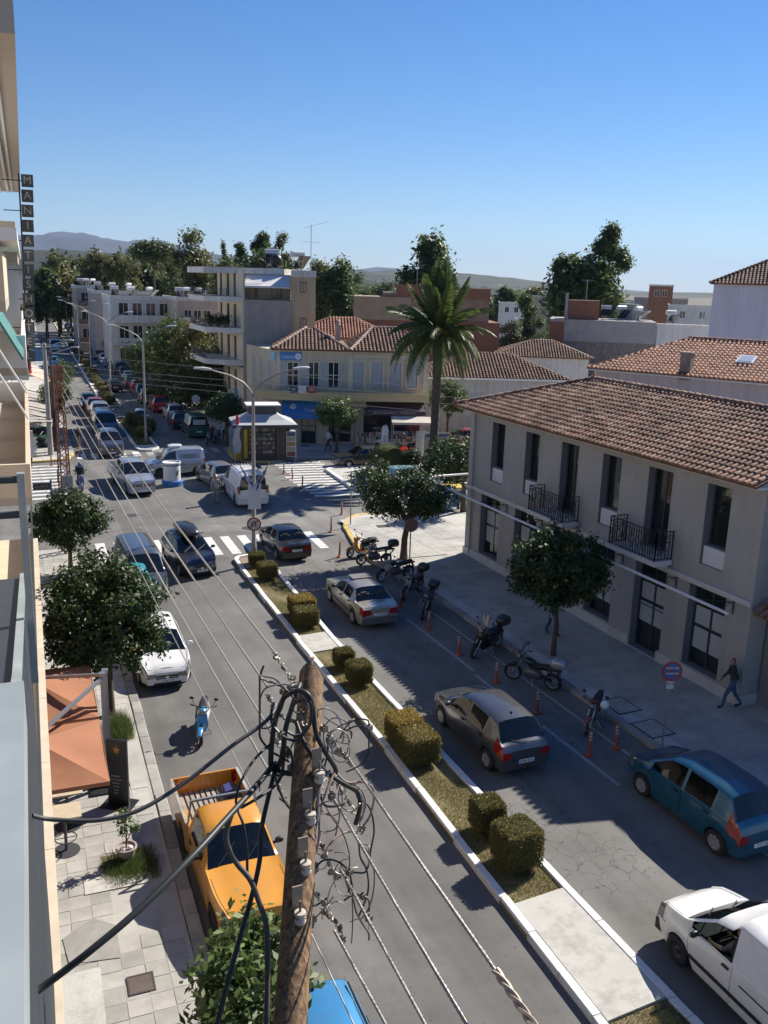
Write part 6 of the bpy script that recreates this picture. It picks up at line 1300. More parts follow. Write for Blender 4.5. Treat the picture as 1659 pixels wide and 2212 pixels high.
f = G(1463,2057,.29); kv = car('oldvan', 'white small van with an open side window at the bottom right corner', (f.x+.80-.0,f.y+.72-2.02,.006), PI/2-.02, CARW, name='van', cat='van', wheels='steel', lower=LOWB, plate='ΥΤΑ 4410', scale=1.02, openwin=True)
carhub('sedan', 'black small sedan waiting at the zebra crossing by the lamp post', (563,1165.7), (594.9,1195.4), 1, CBLACK, name='car', plate='ΥΤΕ 2701', scale=.97)
carfront('hatch', 'white hatchback parked facing the camera by the left kerb', (362,1474), DN+.0, CARW, z=.3, plate='ΑΟΚ-1791', scale=1.0)
carfront('hatch', 'turquoise car parked behind the white hatchback, mostly hidden by the orange tree', (300,1330), DN, TURQ, z=.3, lod=1, name='parked_car')
carfront('bigvan', 'slate grey van with ribbed roof coming over the zebra crossing on the left', (322,1292), DN+.04, VANG, z=.3, name='van', cat='van', glass=GLASSD, scale=.94, lod=1)
pv = carfront('hatch', 'dark blue hatchback carrying a black roof box towards the camera', (437,1236), DN+.13, NAVY, z=.3, name='car', plate='ΑΒΖ 1052', plate_eu=True)
b = MB(); b.loft([(-1.25,1.72,.30,.10),(-1.15,1.72,.38,.15),(-.4,1.74,.42,.19),(.25,1.72,.40,.17),(.55,1.68,.30,.09),(.62,1.66,.2,.05)], n=16, pw=.6); rb = b.build('roof_box', mat('box_black',(.02,.02,.022),.3,coat=.4), pv, 50)
b = MB()
for x in (-.75,.1): b.box((x-.025,-.66,1.53),(x+.025,.66,1.56))
b.build('roof_bar', BLACK, pv)
l2 = carhub('truck', 'silver double cab pickup crossing the junction past the white advertising drum', (270,1056), (242.6,1030), -1, LSILVER, name='pickup_truck', cat='pickup', glass=GLASSD, k=1.0)
kg = carhub('smallvan', 'silver grey delivery van with a roof ventilator turning across the junction', (345.4,1021.7), (426.4,1017.3), 1, LSILVER, name='van', cat='van', lower=None, wheels='steel')
b = MB(); b.box((-.35,-.3,1.82),(.3,.3,1.93)); b.loft([(-.5,1.97,.36,.05),(.1,1.98,.42,.06),(.45,1.95,.3,.03)]); b.build('roof_vent', CARW, kg, 50)
o = MB().box((-1.65,.80,1.02),(-.18,.826,1.52)).build('side_panel', mat('panel_bluegrey',(.24,.29,.34),.4), kg)
b = MB(); b.tube([(-.9+.42*math.cos(a),.832,1.32+.12*math.sin(a)) for a in np.linspace(0,2*PI,25)], .018, 4, caps=False); b.build('logo_ring', mat('logo_navy',(.03,.05,.12),.5), o)
text('logo_text', 'ΤΑΧΥ', .13, MATS['logo_navy'], o, (-.9,.83,1.32), (-1,0,0)); b = MB(); b.lathe([(.08,.826),(.08,.832),(.001,.832)], (-.4,0,1.2), 'y', 14); b.xf(Matrix.Identity(4))
wv = carhub('bigvan', 'white panel van standing with its rear doors to the camera at the junction', (485,1056), (506,1080), 1, CARW, name='van', cat='van', lower=None, wheels='steel', k=1., glass=GLASSD, sx=1.)
for sd in (1,-1): b = MB(); b.box((-2.455,.08 if sd > 0 else -.72,1.2),(-2.435,.72 if sd > 0 else -.08,1.72)); b.build('rear_door_window', GLASSD, wv)
b = MB()
for k in range(7): b.box((-2.2,-.6+k*.19,1.985),(1.0,-.57+k*.19,2.0))
b.build('roof_rib', CARW, wv)
carrear('hatch', 'silver coupe with a dark rear turning away beside the white van', (492,1048), PI/2+.12, SILV2, name='car', z=.3, glass=GLASSD, plate='8802', lod=0)
carhub('sedan', 'dark grey sedan stopped before the traffic island', (754,1003), (829,999), 1, paint('graphite',(.045,.043,.040),.4), name='car', sx=1.04)
c = G(872,975); car('sedan', 'white sedan parked behind the dark grey sedan by the dark awning', (c.x-.4,c.y+1.2,.006), PI-.33, CARW, name='parked_car', lod=1)
c = G(877,1002); car('hatch', 'red hatchback half hidden by the ball shaped bush', (c.x+1.9,c.y+1.7,.006), PI-.3, RED, name='parked_car', lod=1, scale=.86)
c = G(1000,968); car('hatch', 'red car roof beside the grey building corner', (c.x,c.y,.14), PI-.3, DRED, name='parked_car', lod=1)
c = G(912,1062); car('hatch', 'pale turquoise car behind the spreading orange tree', (c.x-.4,c.y+.9,.006), -.35, paint('pale_turq',(.25,.42,.42),.2), name='parked_car', lod=1)
# queue in the left lane beyond the junction
Q = [((243,981),'suv','grey sport utility car leading the queue towards the junction',DGREY),((232,940),'bigvan','dark navy van second in the oncoming queue',DBLUE),((222,911),'suv','silver sport utility car third in the oncoming queue',SILV2),((210,893),'hatch','red roofed car fourth in the oncoming queue',DRED),((194,880),'sedan','dark sedan fifth and last in the oncoming queue',DGRN)]
for px, k, lab, m_ in Q: carfront(k, lab, px, DN, m_, z=.3, name='car', lod=1, group='cars queueing towards the junction', glass=GLASSD, cut=False)
# cars beyond the junction, right hand side
R_ = [((308,908),'hatch','small white car driving away past the tall lamp',CARW,.78),((350,886),'hatch','bright red hatchback parked by the white fence',RED,1.),((383,905),'hatch','white hatchback parked before the dark small car',CARW,1.),((394,922),'hatch','dark small car parked right behind the green van',NAVY,.95),((431,940),'bigvan','bottle green van with a white rear window panel beside the parked motorcycles',GREEN,.92),((250,843),'sedan','black sedan driving away in the far lane',CBLACK,1.)]
for px, k, lab, m_, s in R_:
    cc = carrear(k, lab, px, UP-.0, m_, name='parked_car' if 'park' in lab else 'car', cat='van' if 'van' in lab else 'car', lod=1, scale=s, glass=GLASSD, cut=False)
    if 'bottle' in lab: MB().box((-2.47,-.55,1.25),(-2.44,.55,1.72)).build('rear_panel', mat('pale_panel',(.45,.5,.5),.4), cc)
PK = [(322,868,'hatch',SILV2,'grey'),(312,856,'hatch',DBLUE,'blue'),(302,846,'hatch',RED,'red'),(288,836,'suv',DGRN,'dark green'),(283,823,'sedan',CARW,'white'),(272,814,'hatch',CBLACK,'black'),(262,806,'suv',DGRN,'bottle green'),(250,798,'hatch',DBLUE,'navy'),(240,790,'sedan',BLUEL,'bright blue'),(228,782,'hatch',CARW,'pale'),(217,774,'hatch',DGREY,'charcoal'),(206,764,'sedan',SILV2,'silver')]
for px, py, k, m_, cn in PK: carrear(k, cn+' car in the row parked along the far right kerb', (px,py), UP, m_, lod=2, group='cars parked along the far right kerb', cut=False, glass=GLASSD)
for i in range(8): carrear('hatch', 'x', (196-i*7,752-i*6), UP, (CARW,DGREY,SILV2,CBLACK)[i%4], lod=2, group='tiny cars at the far end of the street', cut=False, glass=GLASSD)['label'] = 'tiny parked car at the far end of the street'
carfront('bigvan', 'white van far up the left lane', (121,757), DN, CARW, lod=2, name='van', cat='van', cut=False); carfront('hatch', 'pale car far up by the left kerb', (117,792), DN, BLUEL, lod=2, cut=False)
carfront('sedan', 'dark green car parked at the left kerb behind the lattice mast', (120,962), DN+.5, DGRN, lod=1, cut=False)
# yellow pickup and blue car at the left kerb
yp = car('oldtruck', 'yellow old pickup truck with a worn open bed parked at the left kerb', (4.50,17.42,.006), DN+.03, YEL, name='pickup_truck', cat='pickup', wheels='steel', plate='ΙΑΒ 3417', sx=1.12)
b = MB(); b.obox((-1.95,.5,.72),(.3,0,0),(0,.22,.05),(0,0,.2)); b.build('battery_box', mat('box_blue_red',(.05,.06,.2),.6), yp)
b = MB()
for y in (-.5,.5): b.box((.45,y-.15,1.05),(.62,y+.15,1.062))
b.build('hood_vent', mat('vent_orange',(.45,.2,.02),.5), yp)
bc = car('hatch', 'sky blue car roof at the bottom edge behind the wooden pole', (4.38,10.6,.006), DN, BLUEL, name='parked_car')
b = MB(); b.ell((-1.35,.0,1.50),(.07,.04,.035),8,6); b.tube([(-1.35,0,1.52),(-1.75,0,1.95)], .006, 4); b.build('aerial', BLACK, bc)
b = MB()
for y in (-.60,.60): b.tube([(.15,y*1.0,1.46),(-.4,y,1.475),(-1.3,y,1.465)], .018, 5)
b.build('roof_strip', BLACK, bc)
# ================================================================== MOTORCYCLES
def moto(label, fpx, rpx, style='scooter', col=BLACK, col2=None, topbox=None, screen=False, seatm=None, name='motorcycle', group='motorcycles parked along the kerb', flip=False, loc=None, rz=None, basket=False, lean=-.10, lod=0, mirror=True):
    if loc is None:
        a, b_ = G(*fpx), G(*rpx); d = a-b_; rz = math.atan2(d.y, d.x); wb = {'scooter':1.28,'moto':1.45,'moped':1.2,'maxi':1.5}[style]; c = a-d.normalized()*wb/2; loc = (c.x,c.y,.006)
    wb = {'scooter':1.28,'moto':1.45,'moped':1.2,'maxi':1.5}[style]; R = {'scooter':.25,'moto':.31,'moped':.28,'maxi':.27}[style]; w = {'scooter':.11,'moto':.14,'moped':.07,'maxi':.13}[style]
    t = thing(name, label, 'scooter' if style in ('scooter','maxi') else ('moped' if style == 'moped' else 'motorcycle'), loc, rz, group); t.rotation_euler = (lean, 0, rz)
    col2 = col2 or col; sm = seatm or mat('vinyl_black', (.02,.02,.022), .5)
    for k, x in enumerate((wb/2,-wb/2)):
        q = MB(); q.lathe([(R*.70,-w*.42),(R*.9,-w*.5),(R,-w*.2),(R,w*.2),(R*.9,w*.5),(R*.70,w*.42)], (0,0,0), 'y', 18, caps=False); o = q.build('wheel', RUBBER, t, 40); o.location = (x,0,R)
        if k == 0: o.rotation_euler = (0,0,.25)
        q = MB(); q.lathe([(R*.72,-w*.36),(R*.66,-w*.2),(R*.66,w*.2),(R*.72,w*.36)], (0,0,0), 'y', 18, caps=False); q.lathe([(.05,-w*.4),(.05,w*.4)], (0,0,0), 'y', 10)
        for j in range(5): a = j*1.2566; q.bar((.04*math.sin(a),0,.04*math.cos(a)),(R*.68*math.sin(a),0,R*.68*math.cos(a)), .02 if style != 'moped' else .01, .03)
        q.lathe([(R*.42,-w*.45),(R*.42,-w*.40)], (0,0,0), 'y', 14); q.build('rim', ALLOY if k == 0 or style != 'moped' else STEEL, o, 40)
    hs = Vector((wb/2-.36,0,{'scooter':.98,'moto':1.0,'moped':.9,'maxi':1.08}[style])); fa = Vector((wb/2,0,R))
    f = MB()
    for y in (-.075,.075): f.tube([fa+Vector((0,y,0)), hs+Vector((.06,y,-.28)), hs+Vector((0,y,-.02))], [.02,.022,.024], 6)
    f.build('fork', STEEL, t, 60)
    h = MB(); h.tube([hs+Vector((-.16,.36,.03)), hs+Vector((-.02,.22,.06)), hs+Vector((0,0,.04)), hs+Vector((-.02,-.22,.06)), hs+Vector((-.16,-.36,.03))], .014, 6); 
    for y in (.33,-.33): h.tube([hs+Vector((-.10,y*.88,.035)), hs+Vector((-.17,y*1.1,.03))], .022, 6)
    h.build('handlebar', BLACK, t, 60)
    if mirror:
        for y in (.3,-.3): m = MB(); m.tube([hs+Vector((-.06,y*.8,.05)), hs+Vector((-.02,y*1.1,.26))], .008, 4); m.ell(hs+Vector((-.03,y*1.15,.3)), (.02,.07,.045), 10, 6); m.build('mirror', BLACK, t, 60)
    g = MB(); g.loft([(wb/2-.24,R*1.75,.05,.02),(wb/2-.1,R*2.02,.075,.035),(wb/2+.05,R*2.08,.075,.035),(wb/2+.24,R*1.7,.05,.02)], n=10); g.build('front_fender', col, t, 60)
    hl = MB(); hl.ell(hs+Vector((.13,0,-.06)), (.07,.10,.09), 12, 8); hl.build('headlight', HEADL, t, 180)
    if style in ('scooter','maxi'):
        b = MB(); W = .20 if style == 'scooter' else .25
        b.loft([(hs.x-.12,hs.z-.05,.08,.07),(hs.x+.02,hs.z-.06,.12,.1),(hs.x+.12,hs.z-.07,.08,.07)], n=12)
        vs = []; zz = [(hs.z-.12,.13,.10),(hs.z-.3,.17,.13),(.55,W,.10),(.40,W*.95,.0),(.33,W*.7,-.06)]
        for z, y, x in zz:
            for s_ in (-1,-.5,0,.5,1): vs.append((hs.x+x+.07*(1-s_*s_)-.02, y*s_, z))
        n0 = len(vs); vs += [(v[0]-.05,v[1]*.94,v[2]) for v in vs]
        fs = [(r*5+k,r*5+k+1,(r+1)*5+k+1,(r+1)*5+k) for r in range(4) for k in range(4)]; fs += [tuple(n0+i for i in reversed(q)) for q in fs]
        b.add(vs, fs); b.box((-.18,-.15,.27),(hs.x-.02,.15,.33)); b.build('leg_shield', col, t, 50)
        b = MB(); b.loft([(.06,.50,.10,.16),(-.08,.52,.17,.20),(-.35,.58,.19,.17),(-.62,.66,.16,.12),(-.86,.72,.07,.06)], n=14); b.build('tail_body', col2, t, 60)
        b = MB(); b.loft([(.06,.73,.10,.03),(-.1,.76,.15,.05),(-.36,.80,.16,.06),(-.45,.84,.15,.05),(-.78,.84,.10,.04)], n=14); b.build('seat', sm, t, 60)
        b = MB(); b.loft([(.0,.36,.10,.09),(-.3,.34,.12,.10),(-wb/2,.30,.09,.08)], n=10); b.build('engine', mat('engine_grey',(.14,.14,.14),.5,.6), t, 60)
    else:
        b = MB(); b.loft([(hs.x-.02,.86,.07,.06),(hs.x-.15,.86,.14,.11),(-.02,.80,.13,.10),(-.10,.76,.07,.06)], n=14); b.build('tank', col, t, 60)
        b = MB(); b.loft([(-.02,.78,.09,.04),(-.2,.77,.14,.05),(-.5,.82,.13,.05),(-.85,.86,.07,.035)], n=14); b.build('seat', sm, t, 60)
        b = MB(); b.loft([(.26,.42,.12,.14),(.1,.44,.16,.2),(-.2,.42,.15,.18),(-.3,.4,.1,.1)], n=12); b.build('engine', mat('engine_grey',(.14,.14,.14),.5,.6), t, 60)
        b = MB(); b.bar(hs+Vector((-.02,0,-.1)),(.05,0,.62),.05); b.bar((.05,0,.62),(-.6,0,.7),.05); b.bar((-.1,0,.45),(-wb/2,0,R),.06); b.bar((-.55,.1,.72),(-wb/2,.1,R),.035); b.bar((-.55,-.1,.72),(-wb/2,-.1,R),.035); b.build('frame', BLACK, t)
        b = MB(); b.loft([(-.55,.74,.08,.06),(-.8,.78,.09,.06),(-1.0,.74,.05,.04)], n=10); b.build('tail_body', col2, t, 60)
    e = MB(); e.tube([(.1,-.12,.28),(-.25,-.16,.24),(-.5,-.19,.30),(-wb/2-.28,-.2,.40)], [.022,.03,.055,.06], 8); e.build('exhaust', CHROME if style == 'moto' else BLACK, t, 60)
    r = MB(); r.box((-.93,-.05,.62),(-.87,.05,.70)); r.build('taillight', REDL, t)
    s_ = MB(); s_.tube([(-.05,.1,.3),(-.1,.3,.02)], .014, 5); s_.build('stand', STEEL, t)
    if style != 'scooter':
        q = MB(); q.obox((-wb/2-.2,0,.52),(.02,0,.02),(0,.13,0),(-.1,0,.2)); q.build('rear_fender', BLACK, t)
    if topbox:
        b = MB(); b.loft([(-1.16,1.04,.17,.12),(-1.08,1.05,.23,.16),(-.86,1.05,.24,.17),(-.70,1.03,.19,.13),(-.66,1.02,.12,.08)], n=16, pw=.6); o = b.build('top_case', topbox, t, 60)
        k = MB(); k.bar((-.55,0,.86),(-1.05,0,.9), .16, .03); k.build('rack', BLACK, t)
    if screen:
        b = MB(); vs = []
        for k, (x, z) in enumerate(((.05,.05),(-.03,.3),(-.12,.52))):
            for s2 in (-1,-.5,0,.5,1): vs.append((hs.x+x+.06*(1-s2*s2), .2*s2*(1-.1*k), hs.z+z))
        n0 = len(vs); vs += [(v[0]-.006,v[1],v[2]) for v in vs]; fs = [(r_*5+k,r_*5+k+1,(r_+1)*5+k+1,(r_+1)*5+k) for r_ in range(2) for k in range(4)]; fs += [tuple(n0+i for i in reversed(q)) for q in fs]
        b.add(vs, fs); b.build('windscreen', glassmat('clear_screen',(.75,.78,.8),.05), t, 180)
    if basket:
        b = MB()
        for z in (.62,.72,.82):
            for a, c in (((.30,-.16),(.30,.16)),((.30,.16),(.56,.16)),((.56,.16),(.56,-.16)),((.56,-.16),(.30,-.16))): b.bar((wb/2-.4+a[0],a[1],z),(wb/2-.4+c[0],c[1],z), .012)
        for a in ((.30,-.16),(.30,.16),(.56,.16),(.56,-.16)): b.bar((wb/2-.4+a[0],a[1],.6),(wb/2-.4+a[0],a[1],.84), .012)
        b.build('basket', STEEL, t)
    return t
ORG = paint('scooter_orange', (.55,.20,.015)); SGREY = paint('scooter_grey', (.16,.18,.22), .4); BXB = mat('case_black', (.018,.018,.02), .4, coat=.4); BLK = paint('moto_black', (.012,.012,.014)); BLU = paint('scooter_blue', (.02,.22,.50)); DRD = paint('moto_red', (.25,.03,.015))
moto('orange scooter with a black seat standing nearest the yellow kerb', (756,1205), (796,1199), 'scooter', ORG, BLK, lean=-.06)
moto('grey underbone motorcycle with a top case beside the orange scooter', (780,1221), (826,1219), 'moped', SGREY, BLK, BXB, lean=-.06)
moto('dark trail motorcycle with brown wheel rims between two topped bikes', (822,1258), (880,1248), 'moto', BLK, BLK)
moto('black motorcycle with a worn brown seat and round top case', (872,1297), (918,1268), 'moto', BLK, BLK, BXB, seatm=mat('brown_seat',(.14,.105,.08),.7), lean=-.08)
moto('black scooter with a wire front basket and bulky top case', (911,1339), (938,1300), 'scooter', BLK, BLK, BXB, basket=True)
moto('black maxi scooter with a tall clear windscreen', (1022,1422), (1086,1390), 'maxi', BLK, BLK, BXB, screen=True, lean=-.12)
moto('black touring motorcycle with a silver lidded top case and chrome exhaust', (1108,1467), (1200,1493), 'moto', BLK, BLK, mat('case_silver',(.42,.43,.46),.35,.5), screen=True)
mp = moto('red moped with a white helmet hung on its bars in the shade', (1264,1588), (1292,1540), 'moped', DRD, DRD, lean=-.10)
h = MB(); h.ell((.36,.34,1.02),(.15,.13,.14),12,8); tag(h.build('helmet', CARW, None, 180), 'white helmet hanging on the bars of the red moped', 'helmet'); bpy.data.objects['helmet'].location = mp.location; bpy.data.objects['helmet'].rotation_euler = mp.rotation_euler
bs = moto('sky blue and white scooter parked alone on the road by the yellow pickup', (430,1612), (441,1552), 'scooter', BLU, mat('scooter_white',(.6,.62,.65),.35,coat=.5), group=None, name='scooter')
for i, (a, b_) in enumerate((((447,962),(462,950)),((463,958),(478,947)),((482,950),(494,940)))): moto(('left','middle','right')[i]+' dark motorcycle of the three parked behind the green van', a, b_, 'moto' if i < 2 else 'scooter', BLK, BLK, BXB if i != 1 else None, group='motorcycles behind the green van')
rd = moto('blue and silver scooter ridden towards the camera with a black delivery box', (176,1063), (172,1046), 'scooter', paint('rider_blue',(.05,.07,.25)), BLK, None, group=None, lean=0., name='scooter')
q = MB(); q.box((-.98,-.25,.9),(-.5,.25,1.36)); q.build('delivery_box', BXB, rd)
mr2 = moto('dark motorcycle ridden towards the camera far up the left lane', (158,811), (155,803), 'moto', BLK, BLK, group=None, lean=0.); mr3 = moto('distant motorcycle near the left lane centre', (150,800), (148,793), 'moto', BLK, BLK, group=None, lean=0.)
# bicycle by the bins
def bicycle(label, a, b_):
    A, B = G(*a,.13), G(*b_,.13); d = A-B; c = (A+B)/2; t = thing('bicycle', label, 'bicycle', (c.x,c.y,.13), math.atan2(d.y,d.x)); 
    for x in (-.5,.5):
        q = MB(); q.tube([(x+.33*math.cos(k),0,.34+.33*math.sin(k)) for k in np.linspace(0,2*PI,25)], .018, 5, caps=False); o = q.build('wheel', RUBBER, t); q = MB()
        for k in range(8): q.bar((x,0,.34),(x+.32*math.cos(k*.785),0,.34+.32*math.sin(k*.785)), .006)
        q.build('spokes', STEEL, o)
    f = MB()
    for p, q in (((-.5,0,.34),(-.05,0,.32)),((-.5,0,.34),(-.18,0,.82)),((-.05,0,.32),(-.2,0,.9)),((-.05,0,.32),(.36,0,.78)),((-.17,0,.78),(.35,0,.86)),((.34,0,.95),(.5,0,.34))): f.bar(p, q, .03)
    f.build('frame', mat('bike_blue',(.05,.1,.25),.4), t); s = MB(); s.ell((-.22,0,.93),(.13,.07,.03)); s.build('saddle', BLACK, t); h = MB(); h.bar((.32,-.28,1.0),(.32,.28,1.0), .025); h.bar((.34,0,.9),(.32,0,1.0), .025); h.build('handlebar', STEEL, t)
bicycle('old bicycle leaning by the blue bins behind the spreading orange tree', (975,1103), (948,1098))
# ================================================================== PEOPLE
CL = {}
def cloth(n, c): return mat('cloth_'+n, c, .85, var=.12, scale=9.)
def person(label, loc, heading, top, legs, shoe, hair, height=1.74, pose='walk', phase=1., long_sleeve=True, hold=None, head_turn=0., bend=0., group=None, extra=None, fingers=False, subs=2):
    k = height/1.74; J = {}; L = []; sg = phase
    J['pel'] = (0,0,.95); J['spi'] = (.01+bend*.12,0,1.15); J['che'] = (.0+bend*.28,0,1.36); J['nec'] = (.01+bend*.34,0,1.49); J['hed'] = (.03+bend*.40,0,1.58); J['top'] = (.02+bend*.44,0,1.70)
    rad = dict(pel=(.155,.125),spi=(.145,.11),che=(.175,.115),nec=(.058,.058),hed=(.085,.078),top=(.062,.07))
    E = [('pel','spi','top'),('spi','che','top'),('che','nec','skin'),('nec','hed','skin'),('hed','top','hair')]
    cx = J['che'][0]
    for s, n in ((1,'l'),(-1,'r')):
        sw = .16*sg*s if pose == 'walk' else 0.
        J['sh'+n] = (cx,.185*s,1.42); 
        if pose == 'sit':
            J['el'+n] = (cx+.16,.24*s,1.18); J['wr'+n] = (cx+.42,.26*s,1.12); J['ha'+n] = (cx+.52,.26*s,1.11); J['hi'+n] = (.02,.10*s,.90); J['kn'+n] = (.42,.14*s,.84); J['an'+n] = (.38,.15*s,.42); J['to'+n] = (.54,.15*s,.38)
        else:
            J['el'+n] = (cx-.03-sw*.7,.25*s,1.15); J['wr'+n] = (cx+.06-sw*1.15,.255*s,.92); J['ha'+n] = (cx+.09-sw*1.25,.25*s,.82); J['hi'+n] = (0,.095*s,.90); J['kn'+n] = (.06+sw*.9,.10*s,.50); J['an'+n] = (-.02+sw*1.75-(.04 if sw < 0 else 0),.10*s,.085+(.06 if sw < 0 else 0.)); J['to'+n] = (.15+sw*1.72,.12*s,.045)
        if hold == 'ear' and s == 1: J['el'+n] = (cx+.2,.27*s,1.25); J['wr'+n] = (cx+.14,.15*s,1.50); J['ha'+n] = (cx+.10,.10*s,1.58)
        rad.update({'sh'+n:(.072,.07),'el'+n:(.05,.048),'wr'+n:(.033,.03),'ha'+n:(.045,.022),'hi'+n:(.098,.10),'kn'+n:(.066,.066),'an'+n:(.045,.05),'to'+n:(.05,.035)})
        E += [('che','sh'+n,'top'),('sh'+n,'el'+n,'top'),('el'+n,'wr'+n,'top' if long_sleeve else 'skin'),('wr'+n,'ha'+n,'skin'),('pel','hi'+n,'legs'),('hi'+n,'kn'+n,'legs'),('kn'+n,'an'+n,'legs'),('an'+n,'to'+n,'shoe')]
    names = list(J); me = bpy.data.meshes.new('body'); me.from_pydata([J[n] for n in names], [(names.index(a),names.index(b_)) for a, b_, _ in E], [])
    o = bpy.data.objects.new('body', me); COL.objects.link(o); md = o.modifiers.new('skin','SKIN'); md.use_smooth_shade = True
    sv = me.skin_vertices[0].data
    for i, n in enumerate(names): sv[i].radius = rad[n]; sv[i].use_root = (n == 'pel')
    o.modifiers.new('sub','SUBSURF').levels = subs; o.modifiers['sub'].render_levels = subs
    bpy.context.view_layer.update(); dg = bpy.context.evaluated_depsgraph_get(); m2 = bpy.data.meshes.new_from_object(o.evaluated_get(dg)); bpy.data.objects.remove(o); bpy.data.meshes.remove(me)
    mats = dict(top=top, legs=legs, shoe=shoe, skin=SKIN, hair=hair); order = ['top','legs','shoe','skin','hair']
    m2.materials.clear()
    for q in order: m2.materials.append(mats[q])
    A = np.array([J[a] for a, _, _ in E]); B = np.array([J[b_] for _, b_, _ in E]); D = B-A; LL = (D*D).sum(1); C = np.array([p.center for p in m2.polygons]); rr_ = np.array([(rad[a][0]+rad[b_][0])/2 for a, b_, _ in E])
    T = np.clip(((C[:,None,:]-A)*D).sum(2)/LL, 0, 1); ds = np.linalg.norm(C[:,None,:]-A-T[...,None]*D, axis=2)-rr_; ix = ds.argmin(1); mi = []
    for i, e in enumerate(ix):
        q = E[e][2]
        if q == 'top' and C[i][2] < .97 and abs(C[i][1]) < .2: q = 'legs'
        if C[i][2] > 1.49 and pose != 'x' and E[e][1] in ('hed','top','nec'):
            hx = J['hed'][0]; q = 'hair' if (C[i][2] > 1.655 or (C[i][0] < hx-.035 and C[i][2] > 1.54)) else 'skin'
        mi.append(order.index(q))
    m2.polygons.foreach_set('material_index', mi); m2.polygons.foreach_set('use_smooth', [True]*len(m2.polygons))
    # face and fingers join the same surface
    ex = MB(); hd = Vector(J['hed']); ex.ell(hd+Vector((.085,0,.01)), (.022,.014,.02), 6, 4); ex.ell(hd+Vector((.0,.08,.01)), (.02,.012,.03), 6, 4); ex.ell(hd+Vector((.0,-.08,.01)), (.02,.012,.03), 6, 4)
    for s, n in ((1,'l'),(-1,'r')):
        w_, h_ = Vector(J['wr'+n]), Vector(J['ha'+n]); d = (h_-w_).normalized(); sd = Vector((1,0,0)); sd = (sd-d*sd.dot(d)).normalized()
        for q in range(4): p = h_+sd*(.024-.016*q); ll = (.062,.072,.068,.052)[q]; ex.tube([p-d*.01, p+d*ll*.6, p+d*ll*.95-Vector((0,s*.018,0))], [.009,.008,.006], 5)
        ex.tube([h_+sd*.035-d*.05, h_+sd*.06-d*.01, h_+sd*.062+d*.025], [.011,.009,.007], 5)
    b2 = bmesh.new(); b2.from_mesh(m2); em = ex.mesh('x', SKIN); off = len(b2.verts); n0 = len(b2.faces); b2.from_mesh(em); b2.faces.ensure_lookup_table()
    for f in b2.faces[n0:]: f.material_index = 3; f.smooth = True
    b2.to_mesh(m2); b2.free(); bpy.data.meshes.remove(em)
    t = thing('person', label, 'person', loc, heading, group, k); put('body', m2, t)
    ey = MB()
    for s in (-1,1): ey.ell(hd+Vector((.074,.03*s,.022)), (.012,.013,.008), 6, 4)
    ey.build('eyes', DARK, t); mo = MB(); mo.box((hd.x+.074,-.022,hd.z-.046),(hd.x+.084,.022,hd.z-.038)); mo.build('mouth', mat('lips',(.22,.08,.06),.6), t)
    return t
HG = mat('hair_grey', (.32,.31,.30), .8); HB = mat('hair_black', (.015,.013,.012), .7); HBR = mat('hair_brown', (.06,.035,.02), .8); SHB = mat('shoe_black', (.02,.02,.02), .5)
JEANS = cloth('jeans', (.045,.085,.17)); KHAKI = cloth('khaki', (.24,.22,.19)); LGREY = cloth('light_grey', (.36,.35,.33)); DJ = cloth('dark_jacket', (.035,.035,.032)); NAVS = cloth('navy_suit', (.018,.022,.045)); WSH = cloth('white_shirt', (.55,.57,.62)); DTR = cloth('dark_trousers', (.03,.035,.045)); CBLU = cloth('blue', (.06,.10,.22)); CRED = cloth('dusty_red', (.22,.10,.09))
p = G(1577,1530,.13); t = person('man in a dark jacket and jeans walking by the grey building with a shoulder bag', p, PI*.80, DJ, JEANS, SHB, HBR, 1.76, 'walk', 1., hold='ear', bend=.12)
b = MB(); b.loft([(-.16,.98,.05,.12),(-.05,.98,.07,.15),(.08,.98,.05,.12)], n=12); b.xf(Matrix.Translation((-.03,-.27,0))); bg_ = b.build('shoulder_bag', BLACK, None, 60); tag(bg_, 'black shoulder bag carried by the man in the dark jacket', 'bag'); bg_.location = p; bg_.rotation_euler = (0,0,PI*.80)
p = G(467,1088); person('grey haired man in pale grey clothes walking past the white panel van', p, -PI/2-.15, LGREY, KHAKI, SHB, HG, 1.74, 'walk', .45)
p = G(66,1010,.006); person('man in a dark suit and white shirt walking onto the left zebra crossing', p, -PI/2+.2, NAVS, NAVS, SHB, HG, 1.76, 'walk', -.6)
p = G(709,975,.13); person('man in a white shirt and dark trousers walking before the blue awning', p, PI+.1, WSH, DTR, SHB, HB, 1.74, 'walk', 1., long_sleeve=False)
p = G(170,970); person('person in a dark jacket crossing beside the lattice mast', p, PI*.1, DJ, CRED, SHB, HB, 1.72, 'walk', .8)
p = G(425,885,.13); person('person in black standing on the pavement behind the white hatchback, left of two', p, -PI*.4, DTR, DTR, SHB, HB, 1.75, 'walk', .2); p = G(443,885,.13); person('person in dark blue walking on the pavement, right of two behind the cars', p, PI*.3, CBLU, DTR, SHB, HBR, 1.7, 'walk', .8)
p = G(1192,1370,.13); person('pedestrian in jeans seen only by the legs beneath the round orange tree', p, -PI/2, LGREY, JEANS, SHB, HB, 1.7, 'walk', .8)
def rider(bike, label, top, legs):
    M = bike.matrix_basis; t = person(label, M @ Vector((-.30,0,-.08)), bike.rotation_euler.z, top, legs, SHB, HB, 1.74, 'sit', bend=.25); return t
bpy.context.view_layer.update()
rt = rider(rd, 'rider in dark clothes and helmet on the blue scooter by the lattice mast', DJ, DTR)
